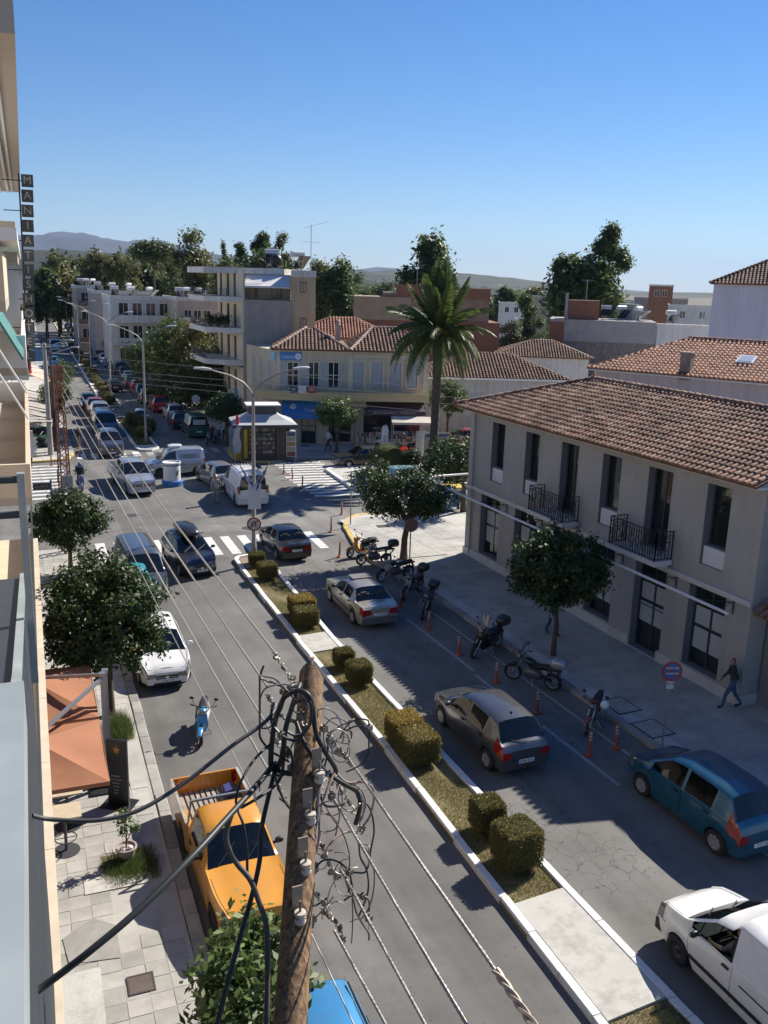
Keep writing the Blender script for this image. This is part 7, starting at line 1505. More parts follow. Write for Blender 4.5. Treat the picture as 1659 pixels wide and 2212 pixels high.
b = MB(); b.ell((.14,0,1.62),(.15,.135,.15),12,8); hm = tag(b.build('helmet', mat('helmet_blue',(.06,.07,.2),.2,coat=.8), None, 180), 'dark blue helmet on the rider of the blue scooter', 'helmet'); hm.location = rt.location; hm.rotation_euler = rt.rotation_euler
rider(mr2, 'rider on the dark motorcycle far up the left lane', DJ, DTR)
# driver of the white van
cv = kv.matrix_basis; L0 = SPECS['oldvan']['L']/2
person('driver with bare forearms at the wheel of the white van', cv @ Vector((L0-1.82,.36,-.16)), kv.rotation_euler.z, cloth('grey_tee',(.10,.10,.11)), DTR, SHB, HB, 1.7, 'sit', long_sleeve=False)
# ================================================================== STREET FURNITURE
LAMPG = mat('lamp_grey', (.30,.28,.26), .55, .5, var=.1, scale=4.)
def lamp(label, base, H=7.85, up_=1.2, reach=2.25, z=.1):
    t = thing('street_lamp', label, 'street lamp', (base[0],base[1],z), -UA, 'double armed street lamps on the medians'); H -= z
    b = MB(); b.tube([(0,0,0),(0,0,.9),(0,0,.92),(0,0,H)], [.125,.115,.10,.07], 10); b.build('pole', LAMPG, t, 50); d = MB(); d.box((-.07,-.135,.35),(.07,-.10,.75)); d.build('service_door', STEEL, t)
    for s in (-1,1):
        a = MB(); a.tube([(0,0,H-.1),(s*.12,0,H+.25),(s*.42,0,H+.6),(s*1.0,0,H+.92),(s*(reach-.3),0,H+up_)], [.05,.045,.042,.04,.035], 8); o = a.build('arm', LAMPG, t, 60)
        h = MB(); h.loft([(reach-.4,H+up_+.0,.08,.05),(reach-.1,H+up_+.04,.14,.07),(reach+.25,H+up_+.06,.13,.05),(reach+.35,H+up_+.05,.06,.03)], n=10); 
        if s < 0: h.v = [(-x,y,z_) for x,y,z_ in h.v]; h.f = [tuple(reversed(f)) for f in h.f]
        h.build('lamp_head', mat('lamp_head_pale',(.50,.51,.52),.4), o, 60)
    return t
LB_ = G(549,1215,.1); lm = lamp('tall double armed street lamp with flags on the near median tip', LB_)
for i, p in enumerate(((316,955),(240,862),(198,808),(172,785))): lamp('%s double armed street lamp on the far medians beyond the junction'%('first','second','third','fourth')[i], G(*p,.1), up_=1.3, z=.1)
for i in range(4): y = 165+i*28; lamp('%s of the four tiny street lamps far down the median'%('nearest','second','third','farthest')[i], ((l3(y)+r3(y))/2,y))
fy = LB_.y
def zat(px, py): return PY(px,py,fy).z
GW = mat('flag_white', (.62,.63,.66), .8); GB = mat('flag_blue', (.012,.05,.30), .8)
for s, lab in ((-1,'left blue and white striped flag on the lamp post'),(1,'right blue and white striped flag on the lamp post')):
    z = zat(550,1042); t = thing('flag', lab, 'flag', (LB_.x,LB_.y,z), -UA, 'flags on the lamp post'); b = MB(); b.bar((s*.05,-.1,-.05),(s*.72,-.18,.95), .025); b.build('flagstaff', STEEL, t)
    nr = 9; top_ = [(s*.70,-.17,.95),(s*.10,-.11,.02)]
    for k in range(nr):
        b = MB(); vs = []
        for j in range(7):
            u = j/6; e = .06*math.sin(u*7+k*.5)
            for q in (k/nr, (k+1)/nr):
                ax = top_[0][0]+(top_[1][0]-top_[0][0])*q*.92; az = top_[0][2]+(top_[1][2]-top_[0][2])*q*.92; vs.append((ax-s*.30*u*(1-q*.6), -.17+e-.02*k, az-.78*u*(1-.45*q)))
        n0 = len(vs); vs += [(v[0],v[1]+.006,v[2]) for v in vs]; fs = [(j*2,j*2+2,j*2+3,j*2+1) for j in range(6)]; fs += [tuple(n0+i for i in reversed(f)) for f in fs]; b.add(vs, fs); b.build('stripe', GB if k % 2 == 0 or k > 5 else GW, t)
t = thing('banner', 'white vertical banner hanging on the lamp post', 'banner', (LB_.x,LB_.y,0), -UA); b = MB(); b.box((-.30,-.17,zat(550,1098)),(.30,-.155,zat(550,1044))); b.build('cloth', mat('banner_cloth',(.62,.63,.64),.8), t); b = MB(); b.bar((-.32,-.16,zat(550,1043)),(.32,-.16,zat(550,1043)), .03); b.bar((0,-.16,zat(550,1043)),(0,0,zat(550,1043)), .03); b.build('crossbar', STEEL, t)
def roundsign(label, base, z, r, face, back=STEEL, pole=True, rim=None, draw=None, rz=0., off=-.09, ph=None, cat='traffic sign', bz=.13):
    t = thing('traffic_sign', label, cat, (base[0],base[1],bz), rz); z -= bz
    if pole: b = MB(); b.tube([(0,0,0),(0,0,ph or z+r*.9)], .03, 8); b.build('post', LAMPG, t, 60)
    b = MB(); b.lathe([(r,-.0),(r,-.018),(.001,-.018)], (0,off,z), 'y', 28); 
    o = b.build('disc', face, t, 40)
    b = MB(); b.lathe([(r*.9,.004),(r*.9,.0041),(.001,.0041)], (0,off,z), 'y', 20); b.build('disc_back', back, o)
    if rim: b = MB(); b.lathe([(r*.80,-.0185),(r*.80,-.023),(r,-.023),(r,-.0185)], (0,off,z), 'y', 28, caps=False); b.build('rim', rim, o)
    if draw: draw(o, z, off-.024)
    return t
SR = mat('sign_red', (.28,.02,.025), .5); SB = mat('sign_blue', (.03,.10,.27), .5)
def uturn(o, z, y):
    b = MB(); b.tube([(.08,y,z-.14),(.08,y,z+.04),(.055,y,z+.10),(0,y,z+.125),(-.055,y,z+.10),(-.08,y,z+.04),(-.08,y,z-.06)], .022, 5); b.add([(-.14,y,z-.05),(-.02,y,z-.05),(-.08,y,z-.14)], [(0,1,2)]); b.build('arrow', PLATEINK, o); b = MB(); b.obox((0,y-.004,z),(.42,0,.42),(0,.006,0),(-.03,0,.03)); b.build('bar', SR, o)
roundsign('round no U-turn sign with a red rim on the lamp post', (LB_.x,LB_.y), PY(550,1130,fy).z, .33, mat('sign_pale',(.5,.49,.48),.5), rim=SR, pole=False, draw=uturn, rz=-UA-.2, off=-.15, bz=.1)
def nopark(o, z, y):
    b = MB(); b.obox((0,y,z),(.42,0,-.42),(0,.006,0),(.03,0,.03)); b.build('bar', SR, o)
    text('sign_text', 'ΕΚΤΟΣ ΤΑΞΙ', .08, WHITE, o, (0,y-.004,z+.10), fit=.36); text('sign_text', 'ΟΧΗΜΑΤΩΝ', .07, WHITE, o, (0,y-.004,z-.06), fit=.36)
p = G(1430,1613,.13); t = roundsign('round blue and red no parking sign on a slim post by the teal car', p, PY(1450,1447,p.y).z, .30, SB, rim=SR, draw=nopark, rz=-.35)
b = MB(); b.box((-.11,-.07,PY(1447,1477,p.y).z-.25),(.11,-.055,PY(1447,1477,p.y).z+.08)); o = b.build('plate', mat('plate_pale',(.45,.46,.48),.6), t); text('plate_text', '8-14', .1, PLATEINK, o, (0,-.072,PY(1447,1477,p.y).z-.1))
p = G(884,1231,.13); roundsign('round sign seen from behind under the spreading orange tree', p, PY(880,1134,p.y).z, .32, mat('sign_brown',(.16,.10,.08),.6), rim=mat('rim_brown',(.25,.13,.10),.5), rz=-.3)
p = G(757,1133,.13); t = thing('direction_sign', 'two blue arrow shaped street direction boards on a post by the spreading orange tree', 'sign', p, -.25); zt = PY(757,1020,p.y).z-.13
b = MB(); b.tube([(0,0,0),(0,0,zt+.05)], .035, 8); b.tube([(1.15,.0,zt-.9),(1.15,0,zt+.02)], .03, 8); b.build('post', LAMPG, t)
for k in range(2):
    z = zt-.22-.46*k; b = MB(); b.extr([(.05,-.05,z),(.2,-.05,z-.2),(1.3,-.05,z-.2),(1.3,-.05,z+.2),(.2,-.05,z+.2)], (0,.03,0)); o = b.build('board', mat('board_blue',(.06,.11,.18),.45), t); b = MB(); b.extr([(.10,-.056,z),(.22,-.056,z-.15),(.28,-.056,z-.15),(.17,-.056,z),(.28,-.056,z+.15),(.22,-.056,z+.15)], (0,.004,0)); b.build('chevron', WHITE, o)
    text('board_text', ('ΚΕΝΤΡΟ','ΜΟΥΣΕΙΟ')[k], .15, WHITE, o, (.78,-.054,z-.07), fit=.8)
# orange delineator posts
OR = mat('delineator_orange', (.36,.075,.025), .6, var=.1); REFL = mat('reflector_band', (.46,.40,.34), .4)
DL = [(613,1024),(632,1035),(653,1053),(738,1112),(715,1150),(733,1204),(866,1312),(925,1360),(992,1415),(1072,1475),(1160,1540),(1272,1632),(1332,1617),(112,1006),(172,986),(184,964),(126,1041),(545,972),(1006+0,1106)]
DLL = ['farthest orange post by the right zebra, left one','middle orange post by the right zebra','nearest orange post by the right zebra','orange post by the yellow kerb curve','orange post in front of the yellow kerb by the zebra','orange post before the orange scooter','orange post hidden by the round top case scooters','orange post before the scooter with the basket','orange post left of the maxi scooter','orange post before the touring motorcycle','orange post beside the grey hatchback roof','orange post in front of the red moped','orange post nearest the teal car','orange post on the left corner by the dark poles','orange post in the left zebra by the queue','orange post beside the person in red trousers','orange post at the mast foot','orange post beside the yellow board','orange post by the small tree']
proto = None
for (px, py), lab in list(zip(DL, DLL))[:18]:
    p = G(px,py); 
    t = thing('delineator_post', lab, 'bollard', (p.x,p.y,.006), 0, 'orange delineator posts')
    if proto is None:
        b = MB(); b.lathe([(.13,0),(.13,.025),(.075,.05),(.05,.10)], n=14); m1 = b.mesh('base', OR, 40); b = MB(); b.lathe([(.05,.10),(.045,.74),(.03,.76),(.001,.76)], n=12); m2 = b.mesh('tube', OR, 40); b = MB(); b.lathe([(.049,0),(.049,.06)], n=12, caps=False); m3 = b.mesh('reflector', REFL); proto = (m1,m2,m3)
    put('base', proto[0], t); q = put('tube', proto[1], t); t.rotation_euler = (random.uniform(-.05,.05), random.uniform(-.05,.06), 0)
    for z in (.46,.56,.66): put('reflector', proto[2], q, (0,0,z))
# kiosk
KN = mat('kiosk_brown', (.06,.045,.035), .6); KR = mat('kiosk_canvas', (.40,.41,.43), .75, var=.04); KW = mat('kiosk_top_white', (.66,.66,.64), .6)
kc = Vector((19.45,64.0,.13)); kt = thing('kiosk', 'newspaper kiosk with a flared grey white canvas roof at the junction corner', 'kiosk', kc, NEO*.55); kw, kd = 1.55, 1.25
ze = PY(590,915,62.6).z-.13; zt = PY(575,893,63.6).z-.13; ztop = PY(575,873,63.6).z-.13
b = MB(); b.box((-kw,-kd,.25),(kw,kd,ze+.1)); b.box((-kw-.06,-kd-.06,0),(kw+.06,kd+.06,.25)); b.build('body', KN, kt)
b = MB(); lo_ = [(-2.3,-2.0),(2.3,-2.0),(2.3,2.0),(-2.3,2.0)]; hi_ = [(-1.0,-.75),(1.0,-.75),(1.0,.75),(-1.0,.75)]
vs = [(x,y,ze) for x,y in lo_]+[((x*.45+X*.55),(y*.45+Y*.55),ze+(zt-ze)*.42) for (x,y),(X,Y) in zip(lo_,hi_)]+[(x,y,zt) for x,y in hi_]; fs = [(r*4+k,r*4+(k+1)%4,(r+1)*4+(k+1)%4,(r+1)*4+k) for r in range(2) for k in range(4)]
n0 = len(vs); vs += [(v[0]*.99,v[1]*.99,v[2]-.03) for v in vs]; fs += [tuple(n0+i for i in reversed(f)) for f in fs]; b.add(vs, fs); b.build('canvas_roof', KR, kt)
b = MB()
for i in range(4): a, c = lo_[i], lo_[(i+1)%4]; b.bar((*a,ze-.12),(*c,ze-.12), .02, .24)
b.build('valance', mat('kiosk_valance',(.05,.05,.055),.7), kt)
b = MB(); b.box((-.95,-.7,zt-.02),(.95,.7,ztop-.07)); b.build('lantern', mat('kiosk_lantern',(.07,.065,.06),.6), kt); b = MB(); b.prism([(-1.25,-.95),(1.25,-.95),(1.25,.95),(-1.25,.95)], ztop-.07, ztop); b.build('top_cap', KW, kt)
MAGS = [mat('mag_%d'%i, c_, .5) for i, c_ in enumerate(((.26,.24,.2),(.16,.05,.04),(.05,.07,.13),(.22,.15,.06),(.07,.10,.07),(.14,.12,.11),(.30,.29,.28)))]
for r in range(6):
    s = MB(); s.box((-1.2,-kd-.14,.5+r*.32),(.75,-kd-.0,.52+r*.32)); sh = s.build('shelf', KN, kt)
    for k in range(11): m = MB(); x = -1.15+k*.172; hh = random.uniform(.16,.26); m.obox((x+.08,-kd-.07,.52+r*.32+hh/2),(.14,0,0),(0,.015,0),(0,.03,hh)); m.build('magazine', random.choice(MAGS), sh)
for x0_, x1_, m_ in ((-1.5,-1.25,mat('kiosk_yellow',(.5,.33,.03),.6)),(.85,1.1,KN)): b = MB(); b.box((x0_,-kd-.16,.2),(x1_,-kd-.002,2.3)); b.build('side_board', m_, kt)
b = MB(); b.box((kw+.05,-1.2,.2),(kw+.75,-.55,2.1)); fr_ = b.build('drinks_fridge', mat('fridge_white',(.5,.5,.5),.4), kt); 
for r in range(4): b = MB(); b.box((kw+.1,-1.215,.65+r*.36),(kw+.7,-1.202,.95+r*.36)); b.build('drinks_row', random.choice(MAGS), fr_)
b = MB(); b.box((kw+.1,-1.215,.25),(kw+.7,-1.202,.6)); b.build('drinks_row', MAGS[1], fr_)
b = MB(); b.tube([(-2.2,-1.9,0),(-2.2,-1.9,ze)], .03, 6); b.tube([(2.2,-1.9,0),(2.2,-1.9,ze)], .03, 6); b.build('post', STEEL, kt)
b = MB(); vs = []
for k in range(6):
    for j in range(3): vs.append((-2.3+.25*j+.08*math.sin(k*1.7+j),-1.95-.1*math.sin(k+j),ze-.1-k*.38))
b.add(vs, [(k*3+j,k*3+j+1,k*3+j+4,k*3+j+3) for k in range(5) for j in range(2)]); b.build('rolled_curtain', mat('curtain_grey',(.42,.42,.42),.8), kt)
tag(MB().obox((17.35,63.2,.55),(.55,.1,0),(0,.02,.05),(.05,0,.8)).build('yellow_board', mat('board_yellow',(.50,.33,.04),.6)), 'leaning yellow board at the left corner of the kiosk', 'board')
b = MB(); b.loft([(-.04,.4,.10,.4),(0,.5,.13,.5),(.04,.4,.10,.4)], n=12, pw=1.); b.v = [(v[0],v[1],v[2]) for v in b.v]; o = tag(b.build('beach_flag', mat('flag_red',(.55,.05,.05),.7), None, 60), 'small red feather flag on the left of the kiosk roof', 'flag'); pp_ = PY(513,925,62.5); o.location = pp_; o.rotation_euler = (0,.1,1.4)
# advertising drum
p = G(376,1052); dt = thing('advertising_drum', 'white advertising drum on a blue round base in the junction', 'pillar', (p.x,p.y+.55,.006), 0.3)
b = MB(); b.lathe([(.66,0),(.66,.32),(.60,.36),(.55,.36)], n=32); b.build('base', mat('drum_blue',(.03,.15,.40),.5,var=.08,stain=((.06,.2,.42),.6,3.)), dt, 40)
b = MB(); b.lathe([(.54,.36),(.54,1.42),(.58,1.44),(.58,1.52),(.53,1.52),(.50,1.44),(.001,1.42)], n=32, caps=False); b.build('drum', mat('drum_white',(.64,.64,.62),.5,var=.04), dt, 40); b = MB(); b.lathe([(.542,1.32),(.548,1.32),(.548,1.38),(.542,1.38)], n=32, caps=False); b.build('band', PLATEINK, dt)
b = MB()
for a0, a1, z0_, z1_ in ((-1.35,-1.1,.80,.92),(-1.45,-1.2,.72,.80),(-1.3,-1.2,.92,1.02),(-1.15,-1.02,.95,1.05),(-1.5,-1.38,.68,.74)):
    n = 4; vs = []
    for k in range(n+1): a = a0+(a1-a0)*k/n-.15; vs += [(.546*math.cos(a),.546*math.sin(a),z0_),(.546*math.cos(a),.546*math.sin(a),z1_)]
    b.add(vs, [(k*2,k*2+2,k*2+3,k*2+1) for k in range(n)])
b.build('print', PLATEINK, dt)
# lattice mast
RUST = mat('red_oxide', (.24,.10,.065), .7, .2, var=.25, scale=5.); x = PY(143,1100,43.6).x; ztp = PY(136,795,43.6).z
t = thing('lattice_mast', 'red brown steel lattice mast carrying the overhead wires on the left corner', 'mast', (x,43.6,.13), 0.2); b = MB()
hw_ = lambda z: .26-.13*z/ztp; N_ = 22
for i in range(N_):
    z0_, z1_ = ztp*i/N_, ztp*(i+1)/N_; a, c = hw_(z0_), hw_(z1_)
    for sx_, sy_ in ((-1,-1),(1,-1),(1,1),(-1,1)): b.bar((sx_*a,sy_*a,z0_),(sx_*c,sy_*c,z1_), .045)
    for k, (p, q) in enumerate((((-1,-1),(1,-1)),((1,-1),(1,1)),((1,1),(-1,1)),((-1,1),(-1,-1)))):
        b.bar((p[0]*a,p[1]*a,z0_),(q[0]*c,q[1]*c,z1_), .022); b.bar((q[0]*a,q[1]*a,z0_),(p[0]*c,p[1]*c,z1_), .022)
b.build('lattice', RUST, t); b = MB()
for z in (ztp-.1,ztp-.55,ztp-1.0,ztp-1.45): b.bar((-.3,0,z),(.3,0,z), .05)
b.build('crossarm', RUST, t); MAST = Vector((x,43.6,0)); b = MB(); b.box((-.2,-.42,3.2),(.25,-.28,3.75)); b.build('meter_box', STEEL, t)
for i, (px, py, pt_, r, m_, lab) in enumerate(((110,983,745,.16,mat('concrete_pole',(.33,.30,.26),.85,var=.1),'grey concrete lamp pole beyond the left zebra'),(121,975,760,.12,mat('dark_pole',(.06,.045,.04),.7),'dark wooden pole beside the grey concrete pole'))):
    p = G(px,py,.13); H = PY(px,pt_,p.y).z; t = thing('utility_pole', lab, 'pole', p); b = MB(); b.tube([(0,0,0),(0,0,H*.5),(0,0,H)], [r*1.25,r*1.05,r*.8], 10); b.build('shaft', m_, t, 60)
    b = MB(); b.bar((0,0,H-.3),(1.6,0,H+.2), .06); b.ell((1.7,0,H+.2),(.3,.1,.06)); b.build('arm', STEEL, t)
    if i: b = MB(); b.box((-.3,-.18,2.2),(.35,-.1,3.1)); b.box((-.25,-.2,.9),(.25,-.1,1.9)); b.build('utility_box', BLACK, t)
p = G(127,980,.13); t = thing('utility_pole', 'slim blue post beside the lattice mast foot', 'pole', p); b = MB(); b.tube([(0,0,0),(0,0,3.0)], .06, 8); b.build('shaft', mat('post_blue',(.04,.10,.22),.5), t)
p = G(113,1096,.13); t = thing('street_sign', 'dark street name plate on a blue post at the left zebra', 'sign', (p.x,p.y,.0), -.15); b = MB(); b.tube([(0,0,0),(0,0,1.75)], .05, 8); b.build('post', MATS['post_blue'], t); b = MB(); b.box((-.95,-.03,1.15),(-.04,.03,1.55)); o = b.build('board', mat('board_dark',(.04,.05,.05),.5), t); text('board_text', 'ΟΔΟΣ ΛΥΚΟΥΡΓΟΥ', .1, LT, o, (-.5,-.036,1.35), fit=.7)
# cafe furniture under the far awnings
def chair_meshes():
    s = MB(); s.box((-.22,-.22,.42),(.22,.22,.46)); bk = MB(); bk.box((-.22,.19,.5),(.22,.22,.86)); lg = MB(); lg.box((-.018,-.018,0),(.018,.018,.42)); return s, bk, lg
CHW = mat('chair_white', (.60,.60,.60), .5); cs, cbk, clg = [q.mesh(n, CHW) for q, n in zip(chair_meshes(), ('seat','backrest','leg'))]
TBD = mat('table_dark', (.12,.11,.10), .5); tt_ = MB().box((-.38,-.38,.70),(.38,.38,.73)).mesh('tabletop', TBD); tl_ = MB().lathe([(.03,0),(.03,.70)], n=8).mesh('pedestal', TBD); tb_ = MB().lathe([(.25,0),(.25,.02),(.03,.04)], n=14).mesh('foot', TBD)
def chair(p, rz, lab, grp):
    t = thing('chair', lab, 'chair', p, rz, grp); put('seat', cs, t); put('backrest', cbk, t)
    for x in (-.2,.2):
        for y in (-.2,.2): put('leg', clg, t, (x,y,0))
def table(p, lab, grp):
    t = thing('table', lab, 'table', p, -UA, grp); put('tabletop', tt_, t); put('pedestal', tl_, t); put('foot', tb_, t)
for r in range(5):
    for c in range(2):
        p = S(68.6+r*1.9, -1.9+c*1.75, .15); table(p, 'dark cafe table under the grey awnings', 'cafe tables under the grey awnings')
        for s_ in (-1,1): chair(p+Vector((0,.62*s_,0)), 0 if s_ > 0 else PI, 'white cafe chair under the grey awnings', 'white cafe chairs under the grey awnings')
# near cafe: square umbrellas, tables, menu totem, planter
UMB = mat('umbrella_rust', (.30,.13,.068), .85, var=.1, scale=1.2, bump=.3, bscale=5.); UMBD = mat('umbrella_pole', (.38,.39,.42), .35, .7)
def umbrella(label, s0, s1, t0, t1, z, zp, post):
    t = thing('cafe_umbrella', label, 'umbrella', (0,0,0), -UA, 'rust coloured square cafe umbrellas'); cx_, cy_ = (t0+t1)/2, (s0+s1)/2; b = MB(); c4 = [(t0,s0),(t1,s0),(t1,s1),(t0,s1)]; vs = []; fs = []
    n = 8
    for e in range(4):
        a, c = c4[e], c4[(e+1)%4]
        base = len(vs)
        for i in range(n+1):
            for j in range(n+1):
                u = i/n; v = j/n; ex = a[0]+(c[0]-a[0])*u; ey = a[1]+(c[1]-a[1])*u; sag = .05*math.sin(math.pi*v)*(1-abs(2*u-1))**.5+.018*math.sin(math.pi*u)*(1-v)
                vs.append((ex+(cx_-ex)*v, ey+(cy_-ey)*v, z+(zp-z)*v**1.05-sag))
        fs += [(base+i*(n+1)+j, base+(i+1)*(n+1)+j, base+(i+1)*(n+1)+j+1, base+i*(n+1)+j+1) for i in range(n) for j in range(n)]
    n0 = len(vs); vs += [(v[0],v[1],v[2]-.012) for v in vs]; fs += [tuple(n0+i for i in reversed(f)) for f in fs]; b.add(vs, fs); b.build('canopy', UMB, t, 30)
    b = MB()
    for e in range(4): a, c = c4[e], c4[(e+1)%4]; b.bar((*a,z-.05),(*c,z-.05), .012, .10)
    b.build('valance', UMB, t)
    px_, py_ = post; b = MB(); b.box((px_-.055,py_-.055,0.13),(px_+.055,py_+.055,zp+.42)); b.build('post', UMBD, t); b = MB(); b.box((px_-.075,py_-.075,zp+.42),(px_+.075,py_+.075,zp+.5)); b.build('cap', UMBD, t)
    b = MB(); b.bar((px_,py_,zp+.36),(cx_,cy_,zp+.06), .075, .075); b.build('arm', UMBD, t); b = MB(); b.box((px_-.45,py_-.45,.13),(px_+.45,py_+.45,.19)); b.build('foot', BLACK, t); b = MB(); b.tube([(cx_,cy_,zp+.1),(cx_,cy_,zp-.25)], .03, 6); b.build('hub', UMBD, t)
umbrella('nearer rust orange square umbrella in full sun beside the menu board', 18.35,21.35,-1.9,1.06,2.35,2.78,(1.22,22.0))
umbrella('farther rust orange square umbrella under the big orange tree', 21.6,24.9,-1.9,1.06,2.30,2.75,(1.30,22.25))
p = G(144,1838,.13)
for k, (px, py, lab) in enumerate(((144,1838,'tall pale topped cafe table with a foot ring nearest the canopy'),(148,1785,'pale topped cafe table at the edge of the umbrella shade'))):
    p = G(px,py,.13); t = thing('cafe_table', lab, 'table', p, -UA); b = MB(); b.lathe([(.30,0),(.30,.015),(.04,.03)], n=20); b.build('foot', GREYFR, t); b = MB(); b.lathe([(.035,.02),(.035,.98)], n=10); b.build('pedestal', GREYFR, t); b = MB(); b.tube([(.24*math.cos(a),.24*math.sin(a),.34) for a in np.linspace(0,2*PI,21)], .014, 5, caps=False); b.bar((-.24,0,.34),(.24,0,.34),.015); b.build('foot_ring', GREYFR, t); b = MB(); b.box((-.36,-.32,.98),(.36,.32,1.02)); b.build('tabletop', mat('table_birch',(.52,.44,.33),.5,var=.08,scale=4.), t)
for k, (dx, dy) in enumerate(((-.55,1.6),(-.6,2.6),(.2,3.1),(-1.0,.9))): p = S(18.9+dy,.2+dx,.13); t = thing('cafe_chair', ('dark','brown','black','dim')[k]+' cafe chair in the umbrella shade', 'chair', p, .5*k, 'dark cafe chairs under the umbrellas'); m_ = BLACK; b = MB(); b.box((-.2,-.2,.44),(.2,.2,.47)); b.build('seat', m_, t); b = MB(); b.box((-.2,.18,.5),(.2,.205,.88)); b.build('backrest', m_, t); b = MB(); [b.box((x-.015,y-.015,0),(x+.015,y+.015,.44)) for x in (-.18,.18) for y in (-.18,.18)]; b.build('legs', m_, t)
p = G(258,1738,.13); t = thing('menu_board', 'tall black upright menu board with an orange leaf emblem', 'sign', p, -.62); b = MB(); b.box((-.40,-.28,0),(.40,.28,.03)); b.build('base', BLACK, t); b = MB(); b.box((-.27,-.035,.03),(.27,.035,1.78)); o = b.build('panel', mat('board_black',(.018,.02,.022),.35), t)
b = MB(); c = (-.0,1.52)
pts = []
for k in range(10): a = PI/2+k*PI/5; r = .115 if k % 2 == 0 else .05; pts.append((c[0]+r*math.cos(a),-.037,c[1]+r*math.sin(a)))
b.add(pts+[(c[0],-.037,c[1])], [(k,(k+1)%10,10) for k in range(10)]); b.bar((0,-.037,1.48),(.02,-.037,1.36), .012); b.build('leaf_emblem', mat('emblem_orange',(.55,.24,.03),.5), o)
for k, s_ in enumerate(('ESPRESSO','CAPPUCCINO','FREDDO','ΧΥΜΟΙ','CLUB','ΤΟΣΤ')): text('menu_text', s_, .055, mat('chalk',(.42,.40,.36),.8), o, (-.05,-.037,.80-k*.095))
p = G(274,1858,.13); t = thing('planter', 'grey flower pot with a small leafy shrub in the weed patch', 'plant pot', p); b = MB(); b.lathe([(.13,0),(.21,.30),(.24,.32),(.24,.36),(.20,.36),(.18,.30)], n=18, caps=False); b.lathe([(.19,.31),(.001,.32)], n=14, caps=False); b.build('pot', mat('pot_grey',(.33,.27,.25),.8,var=.1), t, 40); b = MB(); b.tube([(0,0,.3),(.02,.03,.6),(-.03,.05,1.0)], [.02,.016,.008], 5); b.tube([(0,0,.45),(.2,-.02,.85)], [.012,.005], 4); b.build('stem', BARK, t)
V, F = leaves([(-.03,.05,1.05,.22,.22,.22),(.2,-.02,.8,.16,.16,.18),(-.05,0,.75,.15,.15,.15)], 420, .045, seed=77, hollow=.2); tag(put('foliage', npmesh('foliage', V, F, LM_ORL), t), kind='stuff')
for dx in (-.1,.08): b = MB(); b.ell((dx,-.08,.36),(.06,.06,.045)); b.build('pebble', WHITE, t)
b = MB(); b.box((-.09,-.06,0),(.09,.06,.03)); o = tag(b.build('paper_cup_lid', WHITE), 'scrap of white litter on the slabs by the weed patch', 'litter'); o.location = G(283,1905,.14)
# posters, feather flag, bins, tent, fence
p = G(908,1000,.13); t = thing('poster_stand', 'tall poster frame with text sheets, left of the pair on the island', 'poster stand', (p.x,p.y,.13), -.15); b = MB()
for x in (-.42,.42): b.bar((x,0,0),(x,0,2.35), .05)
b.bar((-.42,0,2.35),(.42,0,2.35),.05); b.bar((-.42,0,.55),(.42,0,.55),.05); b.build('frame', STEEL, t); b = MB(); b.box((-.40,-.02,.58),(.40,.02,2.3)); o = b.build('sheet', mat('poster_pale',(.5,.5,.5),.7), t)
for k in range(7): b = MB(); b.box((-.3,-.026,.9+k*.16),(.25-.08*(k%3),-.022,.93+k*.16)); b.build('print_line', MATS['print_grey'] if 'print_grey' in MATS else mat('print_grey',(.2,.2,.2),.8), o)
p = G(942,1003,.13); t = thing('poster_stand', 'wide poster frame with a colourful figure print, right of the pair on the island', 'poster stand', (p.x,p.y,.13), -.15); b = MB()
for x in (-.95,.95): b.bar((x,0,0),(x,0,2.3), .05)
b.bar((-.95,0,2.3),(.95,0,2.3),.06); b.build('frame', STEEL, t); b = MB(); b.box((-.93,-.02,.6),(.93,.02,2.25)); o = b.build('sheet', mat('poster_cream',(.50,.44,.38),.7), t); b = MB(); b.box((-.93,-.026,2.02),(.93,-.022,2.25)); b.build('print_band', mat('print_blue',(.10,.14,.26),.7), o)
for x0_, x1_, z0_, z1_, m_ in ((-.72,-.35,.7,1.15,'print_orange'),(-.68,-.4,1.15,1.6,'print_white'),(-.62,-.45,1.6,1.85,'print_brown'),(-.2,.2,1.4,1.9,'print_white'),(.3,.8,.8,1.9,'print_yellow')): b = MB(); b.box((x0_,-.026,z0_),(x1_,-.022,z1_)); b.build('print_shape', mat(m_, dict(print_orange=(.5,.17,.04),print_white=(.55,.55,.55),print_brown=(.2,.09,.05),print_yellow=(.45,.36,.15))[m_], .7), o)
p = G(822,1008,.13); t = thing('feather_flag', 'white feather flag with dark lettering before the dark awning shop', 'flag', (p.x,p.y,.13), -.3); b = MB(); b.tube([(0,0,0),(0,0,2.6),(.1,0,2.95),(.32,0,3.05)], .02, 6); b.build('flagstaff', STEEL, t); b = MB(); b.extr([(.02,0,.6),(.16,0,.75),(.46,0,1.9),(.52,0,2.6),(.40,0,2.98),(.1,0,2.9),(.02,0,2.6)], (0,.012,0)); o = b.build('cloth', GW, t)
text('flag_text', 'ουο', .36, PLATEINK, o, (.24,-.004,1.95), (0,0,1), (-1,0,0)); b = MB(); b.lathe([(.25,0),(.25,.05)], n=12); b.build('foot', BLACK, t)
